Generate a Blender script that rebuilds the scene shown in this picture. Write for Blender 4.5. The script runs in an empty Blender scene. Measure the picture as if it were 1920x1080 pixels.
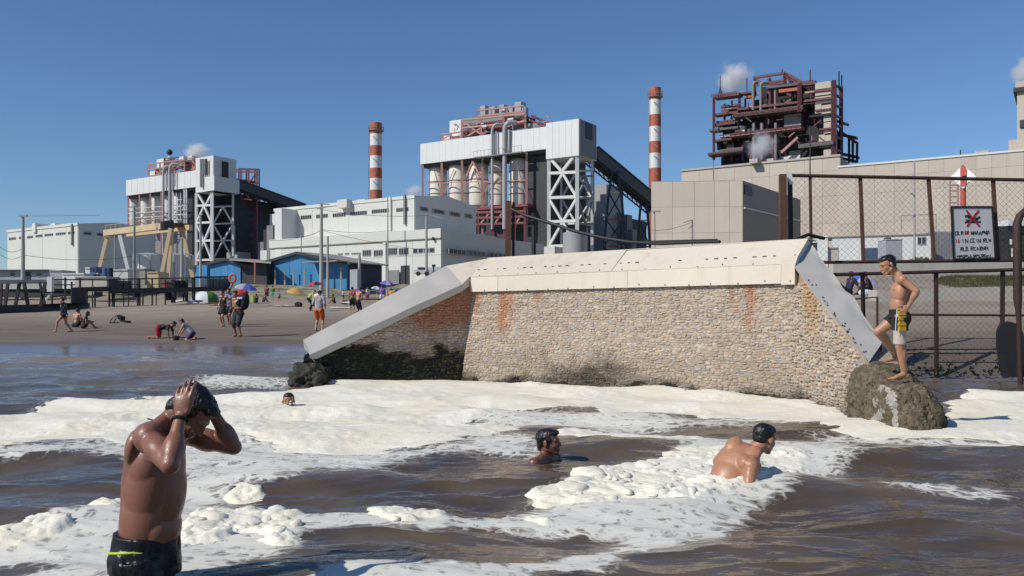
import bpy, bmesh, math, random
import numpy as np
from mathutils import Vector, Matrix

R_ = math.radians
V = Vector
rnd = random.Random(7)
scene = bpy.context.scene
col = scene.collection

# ------------------------------------------------------------------ camera
F, CX, HY, CH = 1600.0, 960.0, 588.0, 1.3       # focal length, principal column, horizon row (1920 px frame), eye height
cam_d = bpy.data.cameras.new('camera')
cam = bpy.data.objects.new('camera', cam_d)
col.objects.link(cam)
cam.location = (0, 0, CH)
cam.rotation_euler = (R_(90), 0, 0)
cam_d.sensor_width = 36.0
cam_d.lens = F / 1920 * 36
cam_d.shift_y = (HY - 540) / 1920
cam_d.clip_start = 0.05
cam_d.clip_end = 6000
scene.camera = cam

# ------------------------------------------------------------------ light
SUN = V((-0.86, -0.50, 0)).normalized() * math.cos(R_(40)) + V((0, 0, math.sin(R_(40))))
world = bpy.data.worlds.new('World')
scene.world = world
world.use_nodes = True
wn = world.node_tree
sky = wn.nodes.new('ShaderNodeTexSky')
sky.sky_type = 'NISHITA'
sky.sun_disc = False
sky.sun_elevation = R_(40)
sky.sun_rotation = math.atan2(SUN.x, SUN.y)
sky.altitude = 0
sky.air_density = 1.0
sky.dust_density = 0.0
sky.ozone_density = 8.5
bg = wn.nodes['Background']
wn.links.new(sky.outputs[0], bg.inputs[0])
bg.inputs[1].default_value = 0.098
sun_d = bpy.data.lights.new('sun', 'SUN')
sun = bpy.data.objects.new('sun', sun_d)
col.objects.link(sun)
sun_d.energy = 4.0
sun_d.angle = R_(0.5)
sun_d.color = (1.0, 0.95, 0.86)
sun.rotation_euler = SUN.to_track_quat('Z', 'Y').to_euler()
sun.location = SUN * 60
scene.view_settings.view_transform = 'Standard'
scene.view_settings.look = 'None'
scene.view_settings.gamma = 1
scene.view_settings.use_curve_mapping = False
scene.view_settings.exposure = 0.0
scene.render.engine = 'CYCLES'
scene.cycles.max_bounces = 6
scene.cycles.volume_bounces = 4
scene.cycles.volume_max_steps = 128

def P(px, py, d):
    return V(((px - CX) / F * d, d, CH + (HY - py) / F * d))

# ------------------------------------------------------------------ object helpers
WL = {}      # world position of every object's origin

def link(name, data):
    o = bpy.data.objects.new(name, data)
    col.objects.link(o)
    return o

def props(o, label=None, cat=None, group=None, kind=None):
    if label: o['label'] = label
    if cat: o['category'] = cat
    if group: o['group'] = group
    if kind: o['kind'] = kind
    return o

def thing(name, label, cat, loc, group=None):
    o = link(name, None)
    o.empty_display_size = 0.2
    o.location = loc
    WL[o.name] = V(loc)
    return props(o, label, cat, group)

def place(o, origin, parent):
    origin = V(origin)
    if parent is not None:
        o.parent = parent
        o.location = origin - WL[parent.name]
    else:
        o.location = origin
    WL[o.name] = origin

def frame_of(ax):
    ax = V(ax).normalized()
    up = V((0, 0, 1)) if abs(ax.z) < 0.95 else V((0, 1, 0))
    s = ax.cross(up).normalized()
    return ax, s, s.cross(ax).normalized()

class MB:
    """collects faces and links them as one mesh object"""
    def __init__(s):
        s.v, s.f, s.t = [], [], []
    def add(s, vs, fs, tint=(1, 1, 1)):
        n = len(s.v)
        s.v += [tuple(p) for p in vs]
        for f in fs:
            s.f.append(tuple(i + n for i in f))
            s.t.append(tint)
        return s
    def hexa(s, p, tint=(1, 1, 1)):      # 8 points: bottom 4, top 4
        return s.add(p, [(3, 2, 1, 0), (4, 5, 6, 7), (0, 1, 5, 4), (1, 2, 6, 5), (2, 3, 7, 6), (3, 0, 4, 7)], tint)
    def box(s, lo, hi, tint=(1, 1, 1)):
        x0, y0, z0 = lo; x1, y1, z1 = hi
        return s.hexa([(x0, y0, z0), (x1, y0, z0), (x1, y1, z0), (x0, y1, z0), (x0, y0, z1), (x1, y0, z1), (x1, y1, z1), (x0, y1, z1)], tint)
    def obox(s, c, X, Y, Z, tint=(1, 1, 1)):   # centre and three half vectors
        c, X, Y, Z = V(c), V(X), V(Y), V(Z)
        return s.hexa([c - X - Y - Z, c + X - Y - Z, c + X + Y - Z, c - X + Y - Z, c - X - Y + Z, c + X - Y + Z, c + X + Y + Z, c - X + Y + Z], tint)
    def bar(s, p, q, w, h=None, tint=(1, 1, 1)):
        p, q = V(p), V(q)
        h = h or w
        a, x, y = frame_of(q - p)
        return s.obox((p + q) / 2, x * w / 2, y * h / 2, (q - p) / 2, tint)
    def tube(s, p, q, r, r2=None, n=8, tint=(1, 1, 1)):
        return s.path([p, q], [r, r if r2 is None else r2], n, tint)
    def path(s, pts, r, n=6, tint=(1, 1, 1), closed=False):
        pts = [V(p) for p in pts]
        m = len(pts)
        rr = r if isinstance(r, (list, tuple)) else [r] * m
        vs, fs = [], []
        prev = None
        for i in range(m):
            t = (pts[min(i + 1, m - 1)] - pts[max(i - 1, 0)])
            a, x, y = frame_of(t)
            if prev is not None:
                x = (prev - a * prev.dot(a))
                x = x.normalized() if x.length > 1e-5 else frame_of(t)[1]
                y = x.cross(a)
            prev = x
            for k in range(n):
                an = 2 * math.pi * k / n
                vs.append(pts[i] + (x * math.cos(an) + y * math.sin(an)) * rr[i])
        for i in range(m - 1):
            for k in range(n):
                k2 = (k + 1) % n
                fs.append((i * n + k, i * n + k2, (i + 1) * n + k2, (i + 1) * n + k))
        fs.append(tuple(range(n - 1, -1, -1)))
        fs.append(tuple(range((m - 1) * n, m * n)))
        return s.add(vs, fs, tint)
    def lathe(s, c, prof, n=20, tint=(1, 1, 1), ax=None):  # prof: (radius, height)
        c = V(c)
        vs, fs = [], []
        for r, z in prof:
            for k in range(n):
                an = 2 * math.pi * k / n
                vs.append(c + V((math.cos(an) * r, math.sin(an) * r, z)))
        for i in range(len(prof) - 1):
            for k in range(n):
                k2 = (k + 1) % n
                fs.append((i * n + k, i * n + k2, (i + 1) * n + k2, (i + 1) * n + k))
        fs.append(tuple(range(n - 1, -1, -1)))
        fs.append(tuple(range((len(prof) - 1) * n, len(prof) * n)))
        return s.add(vs, fs, tint)
    def prism(s, poly, ext, tint=(1, 1, 1)):
        n = len(poly)
        ext = V(ext)
        vs = [V(p) for p in poly] + [V(p) + ext for p in poly]
        fs = [tuple(range(n - 1, -1, -1)), tuple(range(n, 2 * n))]
        fs += [(i, (i + 1) % n, n + (i + 1) % n, n + i) for i in range(n)]
        return s.add(vs, fs, tint)
    def build(s, name, m, parent=None, label=None, cat=None, group=None, kind=None, smooth=False):
        pts = np.array(s.v, dtype=np.float64)
        lo, hi = pts.min(0), pts.max(0)
        org = V(((lo[0] + hi[0]) / 2, (lo[1] + hi[1]) / 2, lo[2]))
        me = bpy.data.meshes.new(name)
        me.from_pydata([tuple(p) for p in (pts - np.array(org))], [], s.f)
        if any(t != (1, 1, 1) for t in s.t):
            ca = me.color_attributes.new('tint', 'FLOAT_COLOR', 'CORNER')
            arr = []
            for poly, t in zip(s.f, s.t):
                arr += [t[0], t[1], t[2], 1.0] * len(poly)
            ca.data.foreach_set('color', arr)
        bm = bmesh.new(); bm.from_mesh(me)
        bmesh.ops.recalc_face_normals(bm, faces=bm.faces)
        bm.to_mesh(me); bm.free()
        if smooth:
            me.polygons.foreach_set('use_smooth', [True] * len(me.polygons))
            me.set_sharp_from_angle(angle=R_(50))
        me.materials.append(m)
        o = link(name, me)
        place(o, org, parent)
        return props(o, label, cat, group, kind)

def grid_object(name, X, Y, Z, m, keep=None, attrs=None, **kw):
    """regular (rows, cols) arrays -> mesh"""
    r, c = X.shape
    idx = np.arange(r * c).reshape(r, c)
    q = np.stack([idx[:-1, :-1], idx[:-1, 1:], idx[1:, 1:], idx[1:, :-1]], -1).reshape(-1, 4)
    if keep is not None:
        k = (keep[:-1, :-1] | keep[:-1, 1:] | keep[1:, 1:] | keep[1:, :-1]).reshape(-1)
        q = q[k]
    used = np.unique(q)
    remap = np.full(r * c, -1, dtype=np.int64)
    remap[used] = np.arange(len(used))
    q = remap[q]
    co = np.stack([X, Y, Z], -1).reshape(-1, 3)[used].astype(np.float32)
    me = bpy.data.meshes.new(name)
    me.vertices.add(len(co)); me.vertices.foreach_set('co', co.ravel())
    me.loops.add(q.size); me.loops.foreach_set('vertex_index', q.ravel().astype(np.int32))
    me.polygons.add(len(q))
    me.polygons.foreach_set('loop_start', np.arange(0, q.size, 4, dtype=np.int32))
    me.polygons.foreach_set('use_smooth', np.ones(len(q), dtype=bool))
    me.update(calc_edges=True)
    for an, arr in (attrs or {}).items():
        a = me.attributes.new(an, 'FLOAT', 'POINT')
        a.data.foreach_set('value', arr.reshape(-1)[used].astype(np.float32))
    me.materials.append(m)
    o = link(name, me)
    WL[o.name] = V((0, 0, 0))
    return props(o, **kw)

# ------------------------------------------------------------------ materials
def nodes_of(name):
    m = bpy.data.materials.new(name)
    m.use_nodes = True
    nt = m.node_tree
    return m, nt, nt.nodes['Principled BSDF']

def N(nt, typ, ins=None, **kw):
    n = nt.nodes.new(typ)
    for k, v in kw.items():
        setattr(n, k, v)
    for k, v in (ins or {}).items():
        if isinstance(v, bpy.types.NodeSocket):
            nt.links.new(v, n.inputs[k])
        else:
            n.inputs[k].default_value = v
    return n

def math_n(nt, op, a, b=0.5, c=None, clamp=False):
    n = nt.nodes.new('ShaderNodeMath')
    n.operation = op; n.use_clamp = clamp
    for i, v in enumerate((a, b, c)):
        if v is None: continue
        if isinstance(v, bpy.types.NodeSocket): nt.links.new(v, n.inputs[i])
        else: n.inputs[i].default_value = v
    return n.outputs[0]

def mixc(nt, fac, a, b, blend='MIX'):
    n = nt.nodes.new('ShaderNodeMix')
    n.data_type = 'RGBA'; n.blend_type = blend
    for i, v in ((0, fac), (6, a), (7, b)):
        if isinstance(v, bpy.types.NodeSocket): nt.links.new(v, n.inputs[i])
        elif i == 0: n.inputs[0].default_value = v
        else: n.inputs[i].default_value = (*v, 1) if len(v) == 3 else v
    return n.outputs[2]

def ramp(nt, x, a, b):
    n = nt.nodes.new('ShaderNodeMapRange')
    n.interpolation_type = 'SMOOTHSTEP'
    nt.links.new(x, n.inputs[0])
    n.inputs[1].default_value = a; n.inputs[2].default_value = b
    return n.outputs[0]

def pos_scaled(nt, sc=(1, 1, 1)):
    g = nt.nodes.new('ShaderNodeNewGeometry')
    mp = nt.nodes.new('ShaderNodeMapping')
    mp.inputs['Scale'].default_value = sc
    nt.links.new(g.outputs['Position'], mp.inputs[0])
    return mp.outputs[0]

def noise_n(nt, vec, scale, detail=4, rough=0.55, dist=0.0):
    n = N(nt, 'ShaderNodeTexNoise', {'Vector': vec, 'Scale': scale, 'Detail': detail, 'Roughness': rough, 'Distortion': dist})
    return n.outputs['Fac']

def MAT(name, c, rough=0.6, var=0.25, scale=1.5, metal=0.0, bump=0.0, bscale=None, streak=0.0, streak_col=None,
        tint=None, rand=0.0, spec=0.5, coat=0.0, stretch=(1, 1, 1), sss=0.0):
    """colour broken by two noises, optional run-down stains, tints and relief"""
    m, nt, b = nodes_of(name)
    p = pos_scaled(nt, stretch)
    n1 = noise_n(nt, p, scale, 5, 0.6)
    n2 = noise_n(nt, p, scale * 7.3, 3, 0.6)
    k = math_n(nt, 'ADD', math_n(nt, 'MULTIPLY', math_n(nt, 'SUBTRACT', n1, 0.5), 2 * var),
               math_n(nt, 'MULTIPLY', math_n(nt, 'SUBTRACT', n2, 0.5), var))
    k = math_n(nt, 'ADD', k, 1.0)
    if rand:
        oi = nt.nodes.new('ShaderNodeObjectInfo')
        k = math_n(nt, 'MULTIPLY', k, math_n(nt, 'ADD', math_n(nt, 'MULTIPLY', math_n(nt, 'SUBTRACT', oi.outputs['Random'], 0.5), 2 * rand), 1.0))
    cc = nt.nodes.new('ShaderNodeVectorMath'); cc.operation = 'SCALE'
    cc.inputs[0].default_value = c
    nt.links.new(k, cc.inputs['Scale'])
    out = cc.outputs[0]
    if tint == 'attr':
        a = N(nt, 'ShaderNodeAttribute', attribute_name='tint')
        out = mixc(nt, 1.0, out, a.outputs['Color'], 'MULTIPLY')
    elif tint == 'object':
        oi = nt.nodes.new('ShaderNodeObjectInfo')
        out = mixc(nt, 1.0, out, oi.outputs['Color'], 'MULTIPLY')
    if streak:
        ps = pos_scaled(nt, (2.2, 2.2, 0.09))
        s = noise_n(nt, ps, 1.6, 4, 0.65)
        f = math_n(nt, 'MULTIPLY', ramp(nt, s, 0.52, 0.78), streak)
        out = mixc(nt, f, out, streak_col or tuple(x * 0.45 for x in c))
    nt.links.new(out, b.inputs['Base Color'])
    b.inputs['Roughness'].default_value = rough
    b.inputs['Metallic'].default_value = metal
    b.inputs['Specular IOR Level'].default_value = spec
    if coat:
        b.inputs['Coat Weight'].default_value = coat
        b.inputs['Coat Roughness'].default_value = 0.12
    if sss:
        b.inputs['Subsurface Weight'].default_value = sss
        b.inputs['Subsurface Radius'].default_value = (0.02, 0.008, 0.004)
        b.inputs['Subsurface Scale'].default_value = 0.5
    if bump:
        nb = noise_n(nt, p, bscale or scale * 12, 4, 0.6)
        bn = N(nt, 'ShaderNodeBump', {'Strength': 0.6, 'Distance': bump, 'Height': nb})
        nt.links.new(bn.outputs[0], b.inputs['Normal'])
    return m

m_white = MAT('white_cladding', (0.66, 0.66, 0.64), 0.5, 0.06, 0.08, streak=0.22, streak_col=(0.42, 0.40, 0.37), rand=0.03)
m_cream = MAT('cream_silo_paint', (0.72, 0.67, 0.58), 0.5, 0.07, 0.2, streak=0.3, streak_col=(0.42, 0.35, 0.27))
m_hall = MAT('offwhite_cladding', (0.62, 0.615, 0.565), 0.55, 0.05, 0.1, streak=0.2, streak_col=(0.45, 0.42, 0.36), rand=0.035)
m_beige = MAT('beige_concrete_panels', (0.50, 0.44, 0.37), 0.75, 0.08, 0.12, streak=0.3, streak_col=(0.32, 0.27, 0.22), rand=0.05)
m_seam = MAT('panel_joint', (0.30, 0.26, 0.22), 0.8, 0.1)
m_steelw = MAT('pale_painted_steel', (0.62, 0.62, 0.60), 0.5, 0.12, 1.0, streak=0.25, streak_col=(0.35, 0.26, 0.2))
m_red = MAT('red_oxide_steel', (0.20, 0.055, 0.058), 0.55, 0.3, 0.5, streak=0.3, streak_col=(0.10, 0.05, 0.05))
m_pink = MAT('faded_red_steel', (0.42, 0.21, 0.19), 0.55, 0.25, 0.5)
m_bred = MAT('dark_boiler_steel', (0.125, 0.036, 0.042), 0.55, 0.35, 0.5, streak=0.3, streak_col=(0.05, 0.025, 0.03))
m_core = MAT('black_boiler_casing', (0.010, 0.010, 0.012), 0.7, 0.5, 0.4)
m_bduct = MAT('dull_boiler_duct', (0.20, 0.185, 0.175), 0.5, 0.2, 0.5, streak=0.3)
m_flank_shade = MAT('flank_shade_grey', (0.17, 0.175, 0.19), 0.5, 0.1, 0.3)  # white flank's shade painted in as a darker grey
m_dark = MAT('dark_machinery_and_shade', (0.035, 0.035, 0.038), 0.6, 0.4, 0.6)
m_black = MAT('black_steel', (0.018, 0.017, 0.016), 0.55, 0.35, 2)
m_grey = MAT('grey_plant_steel', (0.22, 0.22, 0.22), 0.5, 0.2, 0.5, streak=0.3)
m_pipe = MAT('grey_ducting', (0.36, 0.36, 0.37), 0.4, 0.12, 0.6, streak=0.3)
m_belt = MAT('dark_conveyor_cladding', (0.06, 0.063, 0.07), 0.5, 0.2, 0.4)
m_yellow = MAT('yellow_crane_paint', (0.58, 0.44, 0.27), 0.5, 0.15, 0.6, streak=0.35)
m_chred = MAT('chimney_red_band', (0.44, 0.11, 0.055), 0.6, 0.12, 0.4, streak=0.25)
m_chwhite = MAT('chimney_white_band', (0.72, 0.71, 0.69), 0.6, 0.08, 0.4, streak=0.25)
m_glass = MAT('dark_window_glass', (0.03, 0.035, 0.042), 0.12, 0.3, 0.5)
m_frame = MAT('grey_window_frame', (0.33, 0.33, 0.32), 0.5, 0.1)
m_blue = MAT('blue_shed_cladding', (0.045, 0.20, 0.40), 0.5, 0.1, 0.5, streak=0.2, rand=0.05)
m_navy = MAT('navy_shed_cladding', (0.02, 0.03, 0.06), 0.5, 0.2, 0.5)
m_roof = MAT('weathered_sheet_roof', (0.30, 0.27, 0.24), 0.6, 0.2, 0.6)
m_conc = MAT('pale_concrete', (0.44, 0.41, 0.37), 0.8, 0.15, 0.8, bump=0.01, streak=0.3)
m_rust = MAT('rusty_steel', (0.105, 0.045, 0.028), 0.8, 0.55, 6, bump=0.004, bscale=60)
m_frust = MAT('dark_rusted_tube', (0.042, 0.022, 0.016), 0.7, 0.6, 9, bump=0.003, bscale=80)
m_wire = MAT('galvanised_wire', (0.20, 0.18, 0.155), 0.55, 0.3, 5, metal=0.3)
m_wood = MAT('weathered_timber', (0.30, 0.24, 0.18), 0.8, 0.25, 4, stretch=(1, 1, 6))
m_polec = MAT('grey_concrete_pole', (0.36, 0.345, 0.32), 0.8, 0.12, 1.2)
m_metal = MAT('zinc_sheet', (0.47, 0.445, 0.41), 0.5, 0.08, 1.2, metal=0.12, bump=0.006, bscale=3.0, streak=0.3, streak_col=(0.36, 0.33, 0.30))
m_creampl = MAT('cream_cover_sheet', (0.66, 0.585, 0.475), 0.5, 0.06, 1.0, bump=0.006, bscale=2.5, streak=0.55, streak_col=(0.46, 0.365, 0.26), rand=0.05)
m_bolt = MAT('dark_bolt', (0.08, 0.055, 0.04), 0.6, 0.3)
# ------------------------------------------------------------------ numeric noise
def hash2(ix, iy, s=0):
    h = (ix.astype(np.int64) * 374761393 + iy.astype(np.int64) * 668265263 + s * 974711) & 0xffffffff
    h = ((h ^ (h >> 13)) * 1274126177) & 0xffffffff
    h = h ^ (h >> 16)
    return (h & 0xffffff) / float(0x1000000)

def vnoise(x, y, s=0):
    ix, iy = np.floor(x), np.floor(y)
    fx, fy = x - ix, y - iy
    fx = fx * fx * (3 - 2 * fx); fy = fy * fy * (3 - 2 * fy)
    a, b = hash2(ix, iy, s), hash2(ix + 1, iy, s)
    c, d = hash2(ix, iy + 1, s), hash2(ix + 1, iy + 1, s)
    return (a * (1 - fx) + b * fx) * (1 - fy) + (c * (1 - fx) + d * fx) * fy

def fbm(x, y, o=4, s=0):
    t, a, n = 0, 0.5, 0
    for k in range(o):
        t = t + a * vnoise(x * 2 ** k + 17.3 * k, y * 2 ** k - 9.1 * k, s + k); n += a; a *= 0.5
    return t / n

def worley(x, y, s=0):
    ix, iy = np.floor(x), np.floor(y)
    d1 = np.full(x.shape, 9.0); cid = np.zeros(x.shape)
    for dx in (-1, 0, 1):
        for dy in (-1, 0, 1):
            jx, jy = ix + dx, iy + dy
            qx, qy = jx + 0.15 + 0.7 * hash2(jx, jy, s), jy + 0.15 + 0.7 * hash2(jx, jy, s + 51)
            d = (x - qx) ** 2 + (y - qy) ** 2
            w = d < d1
            d1 = np.where(w, d, d1); cid = np.where(w, hash2(jx, jy, s + 77), cid)
    return np.sqrt(d1), cid

def sstep(a, b, x):
    t = np.clip((x - a) / (b - a), 0, 1)
    return t * t * (3 - 2 * t)

def in_poly(px, py, poly):
    r = np.zeros(px.shape, dtype=bool)
    n = len(poly)
    for i in range(n):
        x0, y0 = poly[i]; x1, y1 = poly[(i + 1) % n]
        if y0 == y1: continue
        c = ((y0 > py) != (y1 > py)) & (px < (x1 - x0) * (py - y0) / (y1 - y0) + x0)
        r ^= c
    return r

# ------------------------------------------------------------------ terrain
LD = [-400, 0, 18, 24, 27.5, 32, 36, 48, 60, 83, 96, 109, 140, 400, 1500]
LZ = [-4, -1.2, -.7, -.26, .07, .40, .66, 1.13, 1.65, 2.4, 2.85, 5.0, 5.4, 6, 6]
RD = [-400, 0, 13.5, 15.6, 16.6, 17.6, 20, 23, 29, 35, 45, 60, 108, 400, 1500]
RZ = [-4, -1.2, -.6, -.22, .12, .62, 1.12, 1.38, 1.85, 2.25, 3.2, 4.5, 5.2, 6, 6]

def ground_z(x, y):
    x = np.asarray(x, dtype=float); y = np.asarray(y, dtype=float)
    u = sstep(0.02, 0.26, x / np.maximum(y, 4.0))
    z = np.interp(y, LD, LZ) * (1 - u) + np.interp(y, RD, RZ) * u
    a = sstep(26, 40, y) * (1 - u) + sstep(17, 22, y) * u
    z = z + a * (0.05 * (fbm(x * .5, y * .5, 3, 5) - .5) + 0.10 * (fbm(x * .13, y * .13, 3, 8) - .5))
    z = z + sstep(95, 104, y) * (1 - sstep(112, 130, y)) * (1 - u) * 0.9 * (fbm(x * .12, y * .12, 4, 3) - .5)
    # scoured pool and footprints at the waterline of the left beach
    z = z - 0.10 * (1 - u) * sstep(24, 27, y) * (1 - sstep(31, 38, y)) * (fbm(x * .2 + 3, y * .3, 3, 12) - .42)
    return z

def gz(x, y):
    return float(ground_z(np.array([x]), np.array([y]))[0])

m_sand, nt, b = nodes_of('beach_sand')
g = nt.nodes.new('ShaderNodeNewGeometry')
sep = N(nt, 'ShaderNodeSeparateXYZ', {0: g.outputs['Position']})
pp = pos_scaled(nt)
n1 = noise_n(nt, pp, 0.35, 5, 0.6)
n2 = noise_n(nt, pp, 9, 6, 0.75)
n3 = noise_n(nt, pos_scaled(nt, (0.3, 1.2, 1)), 1.2, 4, 0.6)
dry = mixc(nt, ramp(nt, n1, 0.3, 0.7), (0.265, 0.215, 0.165), (0.34, 0.28, 0.22))
dry = mixc(nt, math_n(nt, 'MULTIPLY', ramp(nt, n2, 0.52, 0.72), 0.45), dry, (0.13, 0.105, 0.085))
wetc = mixc(nt, ramp(nt, n3, 0.35, 0.65), (0.135, 0.106, 0.083), (0.178, 0.142, 0.112))
zz = math_n(nt, 'ADD', sep.outputs['Z'], math_n(nt, 'MULTIPLY', math_n(nt, 'SUBTRACT', n3, 0.5), 0.25))
wet = math_n(nt, 'SUBTRACT', 1.0, ramp(nt, zz, 0.55, 1.5))
far = ramp(nt, math_n(nt, 'ADD', sep.outputs['Y'], math_n(nt, 'MULTIPLY', math_n(nt, 'SUBTRACT', n1, .5), 12.0)), 94, 99)
c1 = mixc(nt, wet, dry, wetc)
scrub = mixc(nt, ramp(nt, noise_n(nt, pp, 0.55, 5, 0.7), 0.46, 0.58), (0.27, 0.24, 0.17), (0.105, 0.105, 0.05))
c2 = mixc(nt, math_n(nt, 'MULTIPLY', far, 0.85), c1, scrub)
nt.links.new(c2, b.inputs['Base Color'])
soak = math_n(nt, 'SUBTRACT', 1.0, ramp(nt, zz, 0.12, 0.42))
nt.links.new(math_n(nt, 'SUBTRACT', 0.9, math_n(nt, 'MULTIPLY', soak, 0.72)), b.inputs['Roughness'])
bh = math_n(nt, 'ADD', n2, math_n(nt, 'MULTIPLY', noise_n(nt, pp, 2.2, 4, 0.6), 1.5))
bn = N(nt, 'ShaderNodeBump', {'Distance': 0.035, 'Height': bh})
nt.links.new(math_n(nt, 'MULTIPLY', math_n(nt, 'SUBTRACT', 1.0, soak), 0.55), bn.inputs['Strength'])
nt.links.new(bn.outputs[0], b.inputs['Normal'])

ys = np.concatenate([np.linspace(-300, 8, 12), np.linspace(9, 14, 12), np.linspace(14.2, 40, 180), np.linspace(40.4, 112, 170), np.linspace(114, 200, 30), np.array([230, 300, 450, 700, 1200, 2500, 5000])])
us = np.concatenate([np.linspace(-6, -1.1, 12), np.linspace(-1.05, 1.05, 240), np.linspace(1.1, 6, 12)])
YY, UU = np.meshgrid(ys, us, indexing='ij')
XX = UU * np.maximum(np.abs(YY), 18)
grid_object('ground', XX, YY, ground_z(XX, YY), m_sand, kind='structure', label='brown sandy beach rising to the industrial ground behind')

# ------------------------------------------------------------------ the sea
# outlines of the foam traced on the water plane: picture coordinates at the water level
def shore(pts):
    out = []
    for px, py in pts:
        d = F * CH / (py - HY)
        out.append(((px - CX) / F * d, d))
    return out

THICK = [shore(p) for p in (
    [(-160, 792), (60, 768), (130, 752), (240, 748), (330, 742), (430, 742), (520, 732), (600, 722), (700, 712), (780, 708), (870, 706), (900, 716), (960, 712), (1010, 722), (1080, 726), (1130, 716), (1200, 720), (1330, 732), (1470, 748),
     (1560, 770), (1640, 788), (1700, 805), (1770, 800), (1790, 745), (1830, 738), (1930, 735), (2080, 738), (2080, 830), (1900, 826), (1790, 824), (1640, 820), (1560, 806), (1500, 794), (1360, 786),
     (1270, 778), (1190, 776), (1130, 768), (1060, 764), (990, 766), (930, 772), (870, 790), (900, 800), (980, 804), (960, 812), (900, 820), (830, 832), (740, 838), (660, 846), (600, 838), (520, 832), (470, 826), (440, 815),
     (400, 830), (300, 828), (240, 830), (180, 828), (90, 826), (20, 838), (-160, 850)],
    [(950, 934), (985, 922), (1040, 915), (1100, 893), (1140, 878), (1200, 862), (1280, 846), (1330, 842), (1420, 842), (1500, 846), (1530, 862), (1500, 885), (1475, 905), (1400, 922), (1330, 940),
     (1240, 944), (1170, 940), (1080, 942), (1000, 946)],
    [(1020, 806), (1100, 804), (1170, 812), (1260, 818), (1330, 822), (1280, 834), (1190, 832), (1120, 830), (1060, 822)],
    [(-40, 1010), (20, 1000), (60, 985), (100, 978), (140, 985), (150, 1002), (90, 1018), (0, 1024)],
    [(330, 975), (380, 960), (450, 955), (500, 950), (560, 962), (600, 972), (590, 985), (560, 998), (500, 1000), (420, 1008), (360, 1012), (330, 1015)],
    [(165, 962), (190, 945), (222, 938), (240, 955), (210, 972)],
    [(710, 962), (735, 950), (790, 952), (820, 962), (800, 974), (740, 974)],
    [(820, 955), (850, 950), (880, 958), (860, 966), (830, 964)],
    [(990, 976), (1010, 968), (1050, 974), (1030, 982)],
    [(505, 1005), (530, 990), (565, 993), (580, 1008), (560, 1024), (520, 1022)],
    [(425, 922), (440, 908), (465, 907), (480, 918), (470, 931), (435, 932)],
)]
THIN = [shore(p) for p in (
    [(-160, 850), (20, 838), (180, 826), (440, 812), (560, 836), (680, 846), (840, 830), (960, 812), (1000, 820), (1040, 850), (960, 852), (850, 850), (780, 856), (740, 872), (690, 884), (620, 888),
     (560, 892), (480, 885), (400, 895), (350, 900), (230, 868), (120, 862), (-160, 880)],
    [(860, 772), (1000, 764), (1200, 776), (1360, 786), (1560, 810), (1900, 826), (2080, 832), (2080, 850), (1860, 838), (1700, 832), (1560, 824), (1480, 806), (1300, 800), (1180, 806), (1000, 800), (880, 800)],
    [(1000, 820), (1160, 806), (1300, 816), (1560, 838), (1600, 868), (1540, 890), (1490, 925), (1420, 950), (1330, 1000), (1230, 1040), (1130, 1085), (1000, 1090), (960, 1086), (1040, 1050), (1110, 1025),
     (1180, 1018), (1080, 1000), (980, 996), (900, 985), (880, 968), (960, 960), (1000, 950), (960, 940), (1100, 890), (1300, 838)],
    [(-160, 1050), (0, 1018), (60, 980), (160, 965), (230, 935), (330, 900), (420, 918), (430, 940), (560, 952), (700, 960), (880, 958), (900, 985), (780, 990), (700, 985), (600, 996), (570, 1020), (540, 1040),
     (560, 1050), (500, 1060), (400, 1085), (200, 1090), (60, 1062), (-160, 1078)],
    [(330, 895), (560, 880), (640, 890), (560, 905), (420, 918), (340, 915)],
    [(560, 1088), (700, 1060), (860, 1080), (1000, 1068), (1040, 1120), (560, 1120)],
    [(20, 1086), (120, 1068), (220, 1078), (330, 1050), (420, 1070), (400, 1120), (0, 1120)],
    [(1470, 822), (1600, 830), (1640, 845), (1600, 858), (1560, 852)],
    [(1640, 905), (1760, 910), (1920, 925), (1920, 940), (1780, 925), (1660, 918)],
    [(0, 612), (60, 612), (100, 616), (60, 626), (0, 628)],
    [(0, 650), (160, 648), (330, 652), (480, 651), (540, 656), (480, 662), (300, 660), (100, 660), (0, 662)],
    [(480, 668), (545, 668), (550, 673), (490, 674)],
    [(330, 716), (460, 706), (560, 712), (560, 724), (450, 728), (350, 724)],
    [(560, 722), (700, 704), (870, 700), (1000, 704), (1200, 712), (1460, 735), (1640, 780), (1560, 772), (1200, 742), (880, 722), (700, 726)],
)]

ROWS = 620
py_rows = np.concatenate([np.linspace(1230, 720, 430), np.linspace(719, 640, 120), np.linspace(639, 606, 70)])
yr = F * CH / (py_rows - HY)
yr = np.concatenate([[1.0, 2.0, 2.8], yr])
ur = np.linspace(-0.92, 0.92, 640)
WY, WU = np.meshgrid(yr, ur, indexing='ij')
WX = WU * (WY + 1.2)

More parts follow.
